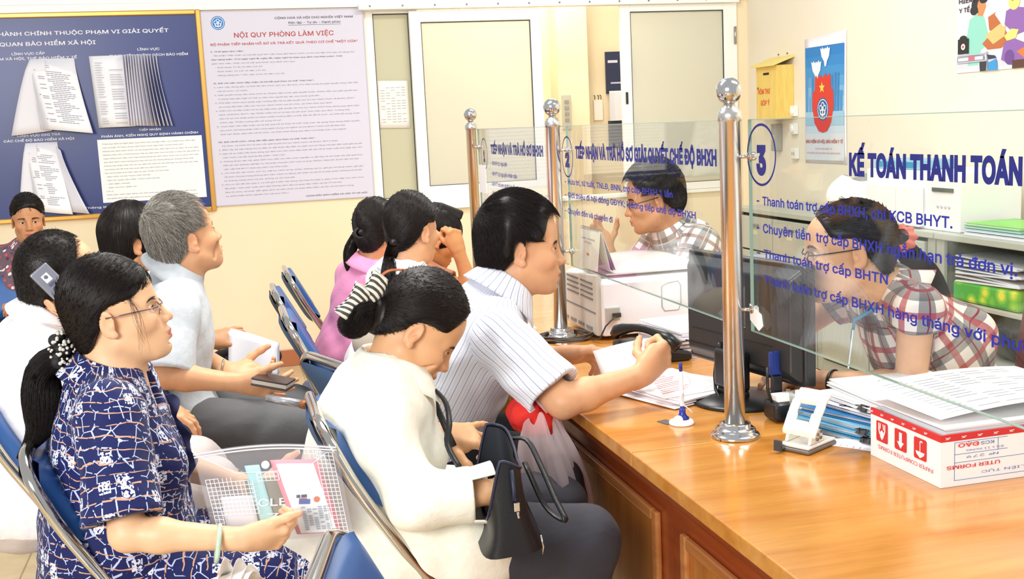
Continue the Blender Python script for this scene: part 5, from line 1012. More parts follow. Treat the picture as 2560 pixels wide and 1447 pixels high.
# ------------------------------------------------------------------ hands
def hand(Wp, D, Pn, side, s=1., curl=((25, 30, 20),)*4, spread=(8, 2, -4, -10), thumb=(.55, .75, .35), tcurl=(20, 20), k=.010):
    """Wp wrist, D towards the fingers, Pn palm normal, side = +1/-1 picks the thumb side (D x Pn)"""
    D = nrm(D); Pn = nrm(np.asarray(Pn, float)-D*np.dot(Pn, D)); T = np.cross(D, Pn)*side; P = []; tips = []
    bx = (.086, .090, .084, .075); by = (.029, .0095, -.0105, -.029); ln_ = (.072, .079, .073, .057)
    for j in range(4):
        b = Wp+s*(D*bx[j]+T*by[j]-Pn*.002*(1 if j in (0, 3) else 0)); P.append(cap(Wp+s*(D*.012+T*by[j]*.62), b, .0135*s, .0108*s, .016*s))
        sp = radians(spread[j]); d0 = D*cos(sp)+T*sin(sp); a = 0; p = b; rr = (.0092, .0084, .0076, .0066)
        for i, (f, c) in enumerate(zip((.46, .30, .24), curl[j])):
            a += radians(c); q = p+s*ln_[j]*f*(d0*cos(a)+Pn*sin(a)); P.append(cap(p, q, rr[i]*s*(1 if j < 3 else .9), rr[i+1]*s*(1 if j < 3 else .9), .004*s if i else .007*s)); p = q
        tips.append(p)
    b = Wp+s*(D*.020+T*.024+Pn*.006); d = nrm(D*thumb[0]+T*thumb[1]+Pn*thumb[2]); p = b; e = nrm(D*.9+Pn*.35-T*.15)
    P.append(ellp(Wp+s*(D*.042+T*.026+Pn*.010), np.stack([nrm(D+T*.35), nrm(np.cross(Pn, nrm(D+T*.35))), Pn]), np.array([.034, .016, .014])*s, .014*s))
    for i, L_ in enumerate((.044, .034, .026)):
        q = p+s*L_*d; P.append(cap(p, q, (.0128, .0108, .0098)[i]*s, (.0108, .0098, .0078)[i]*s, .008*s)); p = q
        if i < 2: a = radians(tcurl[i]); d = nrm(d*cos(a)+e*sin(a))
    tips.append(p)
    P.append(fcap(Wp-D*.012*s, Wp+D*.03*s, .0265*s, .030*s, Pn, .62, .02*s))
    return P, Wp+s*D*.075, tips
# ------------------------------------------------------------------ hair
def strands(roots, prims, dirf, n, step, off, rad, rnd, lift=0., jit=.15, project=True):
    P = roots.astype(F4); path = [P]; e = F4(.002); jv = rnd.normal(0, jit, P.shape).astype(F4)
    for i in range(n):
        d = dirf(P, i/n)+jv; d = d/np.maximum(1e-6, np.linalg.norm(d, axis=1, keepdims=True)); P = P+d*F4(step)
        if project:
            v = evalf(prims, P); G = np.stack([evalf(prims, P+np.eye(3, dtype=F4)[k]*e)-v for k in range(3)], -1); G /= np.maximum(1e-6, np.linalg.norm(G, axis=1, keepdims=True))
            o = off+lift*((i+1)/n)**1.5; P = P-G*(v-o)[:, None]
        path.append(P)
    return np.stack(path, 1)
def strand_mesh(path, rad):
    """triangular prisms, tapering to the tip"""
    ns, m, _ = path.shape; t = np.gradient(path, axis=1); t /= np.maximum(1e-9, np.linalg.norm(t, axis=2, keepdims=True)); a = np.cross(t, np.array([.31, .52, .79])); a /= np.maximum(1e-9, np.linalg.norm(a, axis=2, keepdims=True)); b = np.cross(t, a)
    r = np.asarray(rad).reshape(-1, 1, 1)*np.linspace(1, .35, m)[None, :, None]; ring = [path+r*(a*cos(2*pi*k/3)+b*sin(2*pi*k/3)) for k in range(3)]
    V = np.stack(ring, 2).reshape(-1, 3); i = np.arange(ns)[:, None, None]*m*3+np.arange(m-1)[None, :, None]*3; k = np.arange(3)[None, None]; k2 = (k+1) % 3
    return V, np.stack([i+k, i+k2, i+k2+3, i+k+3], -1).reshape(-1, 4)
def spline(pts, n):
    P = np.array(pts, float); P = np.vstack([2*P[0]-P[1], P, 2*P[-1]-P[-2]]); out = []
    for t in np.linspace(0, len(pts)-1-1e-6, n):
        i = int(t); f = t-i; a, b, c, d = P[i:i+4]; out.append(.5*((2*b)+(-a+c)*f+(2*a-5*b+4*c-d)*f*f+(-a+3*b-3*c+d)*f**3))
    return np.array(out)
def tail(pts, rads, n, rnd, m=14, srad=.0009):
    """bundle of strands following a centre line with a radius profile; returns strands and mass primitives"""
    C = spline(pts, m); R = np.interp(np.linspace(0, 1, m), np.linspace(0, 1, len(rads)), rads); t = np.gradient(C, axis=0); t /= np.linalg.norm(t, axis=1, keepdims=True); a = np.cross(t, np.array([.2, .9, .3])); a /= np.linalg.norm(a, axis=1, keepdims=True); b = np.cross(t, a)
    ang = rnd.uniform(0, 2*pi, n); rr = np.sqrt(rnd.uniform(.35, 1.2, n)); le = rnd.uniform(.78, 1.06, n); wob = rnd.normal(0, .12, (n, 1))
    s = np.linspace(0, 1, m)[None]*le[:, None]; s = np.clip(s, 0, 1)*(m-1); i = np.minimum(s.astype(int), m-2); f = (s-i)[..., None]
    c = C[i]*(1-f)+C[i+1]*f; A_, B_, rd = a[i], b[i], (R[i]*(1-f[..., 0])+R[np.minimum(i+1, m-1)]*f[..., 0])[..., None]
    an = (ang[:, None]+wob*np.linspace(0, 1, m)*4)[..., None]; path = c+rd*rr[:, None, None]*(A_*np.cos(an)+B_*np.sin(an))
    mass = [cap(C[k], C[k+1], R[k]*.82, R[k+1]*.82, .008) for k in range(m-1)]
    return path, mass
def haircap(H, th=.012, front=.10, fx=.080, side=.0, sx=.030, neck=-.072, nx=-.085, earx=-.002, earz=.038, low=None, flat=1.):
    """scalp mass of pulled-back hair: inflated cranium cut by the hairline"""
    z = H.cz; P = [H.E((-.010, 0, .056*z), (.096+th, .078+th*.9, .097*z+th), 0), H.E((.030, 0, .052*z), (.066+th, .068+th*.8, .070*z+th), .02), H.E((-.045, 0, -.01), (.058+th*.6, .06+th*.4, .062), .03)]
    w = lambda n: n@H.R
    d = np.array([fx-sx, 0, front-side]); n = np.array([d[2], 0, -d[0]]); P.append(plane(w(n), H.w(fx, 0, front), .012*H.k))
    for y in (1, -1): P.append(H.E((-.010, y*.092, .006), (.023, .024, .035), .008, 's'))
    if low is None: d2 = np.array([earx-nx, 0, earz-neck]); n2 = np.array([d2[2], 0, -d2[0]]); P.append(grp([plane(-w(n2), H.w(earx, 0, earz), .004, 'u'), plane(H.R[2], H.w(0, 0, earz+.006), .006)], .010*H.k, 's'))
    else: P.append(plane(w(np.array([0, 0, -1.])), H.w(0, 0, low), .01*H.k))
    return P
def hair_object(parent, mass, h, paths, tint, rnd, srad, disp=None, name='hair', var=.35, cols=None):
    Vs, Qs, Ts, o = [], [], [], 0; base = np.array(lin(tint)[:3])
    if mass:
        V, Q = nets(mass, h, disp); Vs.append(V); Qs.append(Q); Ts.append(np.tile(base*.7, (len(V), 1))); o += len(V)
    for p in paths:
        V, Q = strand_mesh(p, srad*rnd.uniform(.7, 1.25, len(p))); Vs.append(V); Qs.append(Q+o); o += len(V)
        if cols is None: c = base[None]*(1+var*rnd.normal(0, 1, (len(p), 1))).clip(.35, 3.)
        else: c = np.array([lin(x)[:3] for x in cols])[rnd.integers(0, len(cols), len(p))]*rnd.uniform(.8, 1.15, (len(p), 1))
        Ts.append(np.repeat(c, p.shape[1]*3, 0))
    V = np.concatenate(Vs); T = np.concatenate(Ts); return np_object(name, V, [np.concatenate(Qs)], HAIR, parent, attrs={'tint': ('FLOAT_COLOR', np.c_[T, np.ones(len(T))])})
def brows(H, rnd, th=1., drop=0.):
    out = []; hp = H.prims()
    def snap(P, o):
        e = F4(.001); P = P.astype(F4)
        for _ in range(3):
            v = evalf(hp, P); G = np.stack([evalf(hp, P+np.eye(3, dtype=F4)[k]*e)-v for k in range(3)], -1); G /= np.maximum(1e-6, np.linalg.norm(G, axis=1, keepdims=True)); P = P-G*np.clip(v-F4(o), -.01, .01)[:, None]
        return P
    for y in (1, -1):
        n = 70; t = rnd.uniform(0, 1, n); x = .0945-.012*t**1.6; yy = .013+.036*t; z = .026+.005*np.sin(pi*t*.8)-.004*t+rnd.uniform(-.0032, .0032, n)*(1-.5*t)*th-drop*t
        a = np.stack([x+.001, y*yy, z], 1); b = a+np.stack([-.002*np.ones(n), y*.0075*np.ones(n), .0012*np.ones(n)-.003*t], 1)
        out.append(np.stack([snap(H.c+H.k*(a@H.R), .0004), snap(H.c+H.k*((a+b)/2@H.R), .0012), snap(H.c+H.k*(b@H.R), .0008)], 1))
        n = 26; t = np.linspace(0, 1, n); a = np.stack([.0885-.004*np.abs(t-.4), y*(.019+.027*t), .0108-.0035*np.abs(t-.4)**1.2], 1); b = a+np.array([.0045, 0, .001]); out.append(np.stack([H.c+H.k*(a@H.R), H.c+H.k*((a+b)/2@H.R), H.c+H.k*(b@H.R)], 1))
    return out
# ------------------------------------------------------------------ garments
def wrinkle(amp, sc=1., seed=0.):
    R = np.random.default_rng(int(seed*97+5)); K = [(nrm(R.normal(0, 1, 3))*f*sc, R.uniform(0, 6)) for f in (38, 52, 70, 95)]; K2 = [nrm(R.normal(0, 1, 3))*22*sc for _ in range(4)]
    def f(P):
        o = 0
        for (k, ph), k2, a in zip(K, K2, (1, .8, .55, .35)): o = o+F4(a)*np.sin(P@k.astype(F4)+F4(ph)+F4(2.2)*np.sin(P@k2.astype(F4)))
        return o*F4(amp*.45)
    return f
def collar(parent, H, Nb, fr, mat, r=.062, up=.034, drop=.028, point=.055, open_=38, fwd=.0, name='collar', fit=1.):
    """folded shirt collar: fr = torso frame (front, left, up)"""
    ax = nrm(H.w(-.018, 0, -.05)-Nb); Nb = Nb+ax*.022; r = r+.004; f = nrm(fr[0]-ax*np.dot(fr[0], ax)); l = np.cross(ax, f); mb = MB(); o = radians(open_)
    prof = [(0, -.012), (-.001, up*.55), (.002, up), (.006, up+.003), (.013, up*.8), (.024, up*.25)]
    def fn(u, v):
        a = o+(2*pi-2*o)*u; fm = cos(a)*.5+.5; k = v*6; i = min(int(k), 4); t = min(k-i, 1) if i < 5 else 1
        if k <= 5: (r0, z0), (r1, z1) = prof[i], prof[min(i+1, 5)]; t = k-i; rr, zz = r0+(r1-r0)*t, z0+(z1-z0)*t
        else: rr, zz = prof[5][0]+(k-5)*(.016+.020*fm), prof[5][1]-(k-5)*(drop+point*fm**6)
        zz -= .024*fm*fm; R_ = r+rr; p = Nb+f*(cos(a)*R_*1.06+fwd*fm)+l*(sin(a)*R_*.98)+ax*zz; return tuple(p)
    mb.sheet(fn, 44, 12, .0016); ob = mb.build(name, mat, parent); me = ob.data; n = len(me.vertices); V = np.empty(n*3, F4); me.vertices.foreach_get('co', V); V = V.reshape(-1, 3)
    q = (V+np.array(parent['_o'])-Nb); ang = np.arctan2(q@l, q@f); a = me.attributes.new('fab', 'FLOAT_VECTOR', 'POINT'); a.data.foreach_set('vector', np.stack([ang*.075, q@ax, 0*ang], 1).astype(F4).ravel()); return ob
class Body:
    """joint positions in metres -> body, shirt, trousers"""
    def __init__(s, H, neck, pelvis, sh, el, wr, knees, ankles, male=False, wide=1., deep=1., arm=1.):
        s.H = H; s.N, s.P = A3(neck), A3(pelvis); s.sh = [A3(x) for x in sh]; s.el = [A3(x) for x in el]; s.wr = [A3(x) for x in wr]; s.kn = [A3(x) for x in knees]; s.an = [A3(x) for x in ankles]; s.male = male; s.w, s.dp, s.ar = wide, deep, arm
        up = nrm(s.N-s.P); lat = nrm(s.sh[1]-s.sh[0]); lat = nrm(lat-up*np.dot(lat, up)); fr = np.cross(lat, up); s.fr = np.stack([fr, lat, up])
    def torso(s, e=0., hips=True, bust=1.):
        f, l, u = s.fr; w, d = s.w, s.dp; m = s.male; R = s.fr; P = []
        c1, c2, c3 = lerp(s.N, s.P, .34), lerp(s.N, s.P, .66), s.P+u*.03
        P += [ellp(c1, R, (.112*d+e, (.165 if m else .148)*w+e, .175+e), .05), ellp(c2, R, (.112*d+e, (.150 if m else .138)*w+e, .16+e), .06), ellp(c3, R, (.125*d+e, (.168 if m else .175)*w+e, .13+e), .06)]
        for i in (0, 1): P += [cap(s.N-u*.015, s.sh[i]-u*.005, .050+e, .050*s.ar+e, .045)]
        P.append(cap(s.N+u*.01, s.N-u*.08, .058+e*.5, .08+e, .04))
        if not m and bust: P += [ellp(lerp(s.N, s.P, .40)+f*.085*d+l*.07*i, R, (.062*bust+e, .068*bust+e, .066*bust+e), .04) for i in (1, -1)]
        return P
    def arms(s, e=0., i=None, r=(.050, .041, .0385, .0265)):
        P = []; a = s.ar*(1. if s.male else .9)
        for k in ((0, 1) if i is None else (i,)):
            m1 = lerp(s.el[k], s.wr[k], .28)
            P += [cap(s.sh[k], s.el[k], r[0]*a+e, r[1]*a+e, .03), cap(s.el[k], m1, r[2]*a+e, .040*a+e, .02), cap(m1, s.wr[k], .040*a+e, r[3]*a+e, .02)]
        return P
    def legs(s, e=0., a=1., r=(.088, .064, .058, .04)):
        f, l, u = s.fr; P = []; hl = nrm(np.array([l[0], l[1], 0]))
        for k, sg in ((0, -1), (1, 1)):
            hp = s.P+hl*.092*sg*s.w; P += [cap(hp, s.kn[k], r[0]*a+e, r[1]*a+e, .05), cap(s.kn[k], s.an[k], r[2]*a+e, r[3]*a+e, .03)]
        P.append(ellp(s.P, np.eye(3), (.14+e, .165*s.w+e, .105+e), .06)); return P
    def feet(s):
        P = []
        for k in (0, 1):
            d = s.kn[k]-s.P; d[2] = 0; d = nrm(d); P.append(fcap(s.an[k]-d*.02+A3(0, 0, -.035), s.an[k]+d*.15+A3(0, 0, -.05), .042, .032, (0, 0, 1), .75, .03))
        return P
def fabcoord(B, V, sleeves=True):
    f, l, u = B.fr; q = V-lerp(B.N, B.P, .5); uu = np.arctan2(q@l, q@f)*.165; vv = q@u
    if not sleeves:
        hl = nrm(A3(l[0], l[1], 0)); best = np.full(len(V), 1e9)
        for k, sg in ((0, -1), (1, 1)):
            for a, b, o in ((B.P+hl*.092*sg, B.kn[k], 0.), (B.kn[k], B.an[k], .45)):
                dd = _cap(V.astype(F4), a, b, .08, .06); ax = nrm(b-a); w = nrm(np.cross(ax, hl)); w2 = np.cross(ax, w); qq = V-a; m = dd < best; best = np.where(m, dd, best); uu = np.where(m, np.arctan2(qq@w2, qq@w)*.085+.6*k, uu); vv = np.where(m, qq@ax+o, vv)
    if sleeves:
        t0 = np.full(len(V), 1e9)
        dT = np.minimum.reduce([_ell(V.astype(F4), *p['p']) for p in B.torso(.0)[:3]])
        for i in (0, 1):
            a, b = B.sh[i], B.el[i]; ax = nrm(b-a); dC = _cap(V.astype(F4), a+ax*.03, b, .05, .05); dF = _cap(V.astype(F4), b, B.wr[i], .04, .04); w = np.cross(ax, f); w = nrm(w); w2 = np.cross(ax, w)
            m = (np.minimum(dC, dF) < dT-.012); qq = V-a; an = np.arctan2(qq@w2, qq@w); uu = np.where(m, an*.06+.37*i, uu); vv = np.where(m, qq@ax+.05, vv)
    return np.stack([uu, vv, np.zeros(len(V))], 1)
def cloth(parent, B, prims, h, mat, name, amp=.0035, seed=0., sc=1., sleeves=True):
    V, Q = nets(prims, h, wrinkle(amp, sc, seed) if amp else None); return np_object(name, V, [Q], mat, parent, attrs={'fab': ('FLOAT_VECTOR', fabcoord(B, V, sleeves))})
def sleeve(B, i, frac, r0, r1, long=False, cuff=.9, rl=None):
    a, b, c = B.sh[i], B.el[i], B.wr[i]
    if not long:
        e = lerp(a, b, frac); ax = nrm(b-a); return grp([cap(a, lerp(a, b, frac+.25), r0, r1, 0), plane(ax, e, .003), cap(e-ax*.03, e+ax*.2, r1-.024, r1-.018, .004, 's')], .035)
    e = lerp(b, c, cuff); ax = nrm(c-b); rl = rl or (r1, r1*.8)
    return grp([cap(a, b, r0, r1, 0), cap(b, lerp(b, c, cuff+.3), rl[0], rl[1], .03), plane(ax, e, .003), cap(e-ax*.03, e+ax*.3, rl[1]-.014, rl[1]-.010, .004, 's')], .035)
def person(label, H, B, skin, lips, hands=(), h=.0062, hh=.0030, shade=0., name='person', vneck=None, gaze=(1, 0, 0), eyes=True, legs=True):
    """one skin mesh: coarse body, finer head and hands of the same field"""
    org = np.array([B.P[0], B.P[1], 0.]); hp, regs = [], []
    for (P, c, tips) in hands: hp.append(P); regs.append((c, .118))
    nb = [cap(H.w(-.022, 0, -.03), B.N-B.fr[2]*.03, (.054 if B.male else .046)*H.k, (.062 if B.male else .053)*H.k, .03), cap(H.w(.0, 0, -.06), B.N+B.fr[0]*.02-B.fr[2]*.04, .04*H.k, .05*H.k, .03)]
    core = nb+B.torso(-.012)+B.arms()+(B.legs(-.014)+B.feet() if legs else B.legs(-.014))
    hd = nb+H.prims(); hc = H.w(.01, 0, .02); hr = .150*H.k
    allp = core+H.prims(); 
    for P in hp: allp = allp+P
    inr = lambda c: [np.linalg.norm(c-np.array(rc), axis=1) < rr for rc, rr in regs+[(hc, hr)]]
    V, Q = nets(allp, h); V, Q = clipmesh(V, Q, lambda c: ~np.any(inr(c), axis=0)); Vs, Qs, o = [V], [Q], len(V)
    Ts = [H.tint(V, skin, lips, shade)]
    parts = [(core+hd, hc, hr, hh)]+[(core+P, np.array(rc), rr, .0026 if hh < .0036 else .0034) for P, (rc, rr) in zip(hp, regs)]
    for pr, c, rr, hs in parts:
        V, Q = nets(pr, hs, lo=np.array(c)-rr-.02, hi=np.array(c)+rr+.02); V, Q = clipmesh(V, Q, lambda p: np.linalg.norm(p-c, axis=1) < rr+h)
        Vs.append(V); Qs.append(Q+o); o += len(V); T = H.tint(V, skin, lips, shade)
        if hs != hh or c is not hc: pass
        Ts.append(T)
    for (P, c, tips) in hands:   # pinker knuckles and finger ends
        for k in range(len(Vs)):
            for tp in tips: g = np.exp(-((np.linalg.norm(Vs[k]-tp, axis=1)/.016)**2)); Ts[k] = Ts[k]*(1-.16*g[:, None]*np.array([.1, 1, .9]))
    if eyes:
        for V, q, col in H.eyes(gaze): Vs.append(V); Qs.append(q+o); o += len(V); Ts.append(col)
    V = np.concatenate(Vs); T = np.concatenate(Ts)
    ob = np_object(name, V, [np.concatenate(Qs)], SKIN, None, org, {'tint': ('FLOAT_COLOR', np.c_[T, np.ones(len(T))])}); tag(ob, label, 'person'); return ob
# ================================================================== FOLDING CHAIRS (face +X, seat height .50)
CHR = M('cfcac2', .12, 1.); PADF = M('1f5596', .38, noise=.06, scale=30); PADB = M('33587f', .6, noise=.06, scale=60)
def rpath(pts, n=6, r=.05):
    """polyline with rounded corners"""
    P = [Vector(p) for p in pts]; out = [P[0]]
    for i in range(1, len(P)-1):
        a, b, c = P[i-1], P[i], P[i+1]; ra = min(r, (a-b).length*.45, (c-b).length*.45); p, q = b+(a-b).normalized()*ra, b+(c-b).normalized()*ra
        for k in range(n+1): t = k/n; out.append(p*(1-t)**2+b*2*t*(1-t)+q*t*t)
    return out+[P[-1]]
def make_chair(loc, label):
    t = thing('folding_chair', label, 'chair', loc, 'blue padded folding chairs'); t['_o'] = (0, 0, 0)
    w = .205; side = lambda s: [(.36, s*w, .012), (.345, s*w, .25), (.22, s*w, .50), (.115, s*w, .555), (.08, s*w, .60), (-.03, s*w, .78), (-.075, s*(w-.012), .875), (-.09, s*(w-.075), .908)]
    pth = side(1)+side(-1)[::-1]; MB().tube(rpath(pth, 6, .07), .0125, 14).build('front_frame', CHR, t)
    for s in (1, -1):
        MB().tube(rpath([(-.20, s*(w-.03), .012), (.02, s*(w-.03), .36), (.17, s*(w-.03), .50)], 5, .05), .011, 12).build('rear_leg', CHR, t)
        for x_, y_ in ((.36, s*w), (-.20, s*(w-.03))):
            MB().lathe([(.015, 0), (.016, .004), (.015, .03)], (x_, y_, 0), n=14).build('foot_cap', M('2a2a2c', .6), t)
        MB().lathe([(.016, 0), (.016, .006), (.006, .009)], (.19, s*(w+.008), .51), (0, s, 0), 14).build('pivot', M('9a968e', .3, 1.), t)
    mb = MB(); mb.tube([(-.185, -(w-.03), .04), (-.185, w-.03, .04)], .008, 10); mb.build('rear_stretcher', CHR, t); mb = MB(); mb.tube([(.352, -w, .18), (.352, w, .18)], .008, 10); mb.build('front_stretcher', CHR, t)
    # seat pad: rounded slab
    def slab(mb, outline, z0, z1, bul):
        n = len(outline); cx = sum(p[0] for p in outline)/n; cy = sum(p[1] for p in outline)/n; rows = [(z0, .96), (z0+.006, 1.), (z1-.010, 1.), (z1-.002, .965), (z1+bul*.5, .75), (z1+bul, .35)]; vs = []
        for z, k in rows: vs += [(cx+(p[0]-cx)*k, cy+(p[1]-cy)*k, z) for p in outline]
        fs = [(r*n+i, r*n+(i+1) % n, (r+1)*n+(i+1) % n, (r+1)*n+i) for r in range(5) for i in range(n)]+[tuple(range(n))[::-1], tuple(5*n+i for i in range(n))]; mb.smooth = True; mb.add(vs, fs)
    rr = lambda a, b, c, d, r, n=8: [(x+r*cos(q), y+r*sin(q)) for x, y, q0 in ((c-r, d-r, 0), (a+r, d-r, pi/2), (a+r, b+r, pi), (c-r, b+r, 1.5*pi)) for q in [q0+pi/2*k/n for k in range(n+1)]]
    mb = MB(); slab(mb, rr(0, -.19, .37, .19, .09), .478, .505, .012); mb.build('seat', PADF, t)
    # curved back pad, front padded blue, rear panel greyer
    def bp(u, v, d):
        y = (u-.5)*2; z = (v-.5)*2; ry = (abs(y)**4+abs(z)**4)**.25; k = 1/max(1, ry) if ry > 0 else 1
        m = max(abs(y), abs(z)); 
        if m > 0: q = (abs(y/m)**5+abs(z/m)**5)**.2; y, z = y/q, z/q
        Y = y*.192; Zc = z*.118; s_ = -.016*(1-y*y); e = max(0, 1-max(abs(y), abs(z))**6)**.5
        c = Vector((-.034, 0, .795)); up = Vector((-.47, 0, .88)).normalized(); n_ = Vector((.88, 0, .47)).normalized(); p = c+up*Zc+n_*(s_+d*e)+Vector((0, Y, 0)); return tuple(p)
    mb = MB(); mb.sheet(lambda u, v: bp(u, v, .040), 20, 16); mb.build('back_pad', PADF, t); mb = MB(); mb.sheet(lambda u, v: bp(1-u, v, -.016), 20, 16); mb.build('back_shell', PADB, t)
    t['_o'] = tuple(loc); return t
CH0 = None
def chair(x, y, rz, label, dx=0.):
    global CH0
    if CH0 is None: CH0 = make_chair((x, y, 0), label); CH0.rotation_euler = (0, 0, radians(rz)); return CH0
    return copy_thing(CH0, (x, y, 0), label, radians(rz))
chair(.245, 2.425, 0, 'blue folding chair under the woman in cream blouse with black handbag')
chair(-.325, 2.42, 0, 'blue folding chair under the woman in navy printed blouse')
chair(.315, 2.94, 20, 'blue folding chair behind the man in striped shirt, pad facing the counter')
chair(.172, 1.475, -13, 'empty blue folding chair closest to the camera, only its back top showing at the bottom')
chair(.255, 3.80, 0, 'empty blue folding chair, nearest of the three standing along the middle of the floor')
chair(.25, 4.42, 0, 'empty blue folding chair, middle of the three between grey-haired man and woman in pink')
chair(.33, 5.02, 0, 'empty blue folding chair farthest back near the cream wall')
chair(-.52, 2.98, 0, 'blue folding chair under the man holding a mobile phone')
chair(-.22, 3.56, 0, 'blue folding chair under the grey-haired man'); chair(-.42, 4.30, 0, 'blue folding chair under the person with bobbed black hair'); chair(-.97, 5.80, -70, 'blue folding chair under the woman in floral blouse by the wall')
def stool(x, y, label):
    t = thing('stool', label, 'stool', (x, y, 0), 'small round stools at the far desk'); MB().lathe([(.10, .455), (.145, .458), (.15, .472), (.145, .488), (.10, .495)], (x, y, 0), n=32).build('seat', PADF, t)
    for k in range(4): a = pi/4+pi/2*k; MB().tube([(x+.10*cos(a), y+.10*sin(a), .456), (x+.14*cos(a), y+.14*sin(a), .002)], .010, 10).build('leg', CHR, t)
stool(.64, 4.05, 'round blue stool under the woman in white blouse at the far desk'); stool(.60, 4.58, 'round blue stool under the woman in pink shirt'); stool(.74, 4.98, 'round blue stool under the person resting forehead on fist')
chair(-.62, 1.66, 0, 'blue folding chair at the lower left corner, only a corner of its back showing')
# ================================================================== PEOPLE
RNG = np.random.default_rng
BLK = '1a1210'
def tied_hair(ob, H, tie, tailpts, rads, seed, n=3600, m=16, xtra=(), tint=BLK, th=.013, tn=700, srad=.0006, h=.0045, ext=(), **kw):
    rnd = RNG(seed); P = haircap(H, th, **kw); cap_ = grp(P, 0); V, Q = nets([cap_], .008); c = V[Q].mean(1); T = np.array(tie)
    solid = [grp([p for p in P if p['t'] != 'pl'], 0)]; c = c[evalf(solid, c.astype(F4)) > -.004]; r = c[rnd.integers(0, len(c), n)]+rnd.normal(0, .003, (n, 3))
    dirf = lambda X, t: nrm_rows(T-X)+np.array(H.R[2])*.0
    # straight pull to the tie point, staying on the scalp surface
    d = np.linalg.norm(r-T, axis=1); paths = []
    for lo, hi in ((0, .08), (.08, .14), (.14, .2), (.2, .3)):
        q = (d >= lo) & (d < hi)
        if q.any(): paths.append(strands(r[q], solid, dirf, m, (lo+hi)/2*1.12/m, .0006, srad, rnd, jit=.03))
    mass = [cap_]
    if tailpts is not None:
        tp, tm = tail(tailpts, rads, tn, rnd, srad=srad); paths.append(tp); mass += tm
    for e in ext: mass.append(e)
    paths += list(xtra)
    o = hair_object(ob, mass, h, paths, tint, rnd, srad); hair_object(ob, [], h, brows(H, rnd), '1b1411', rnd, .0005, name='eyebrow'); return o
def nrm_rows(X): return X/np.maximum(1e-6, np.linalg.norm(X, axis=-1, keepdims=True))
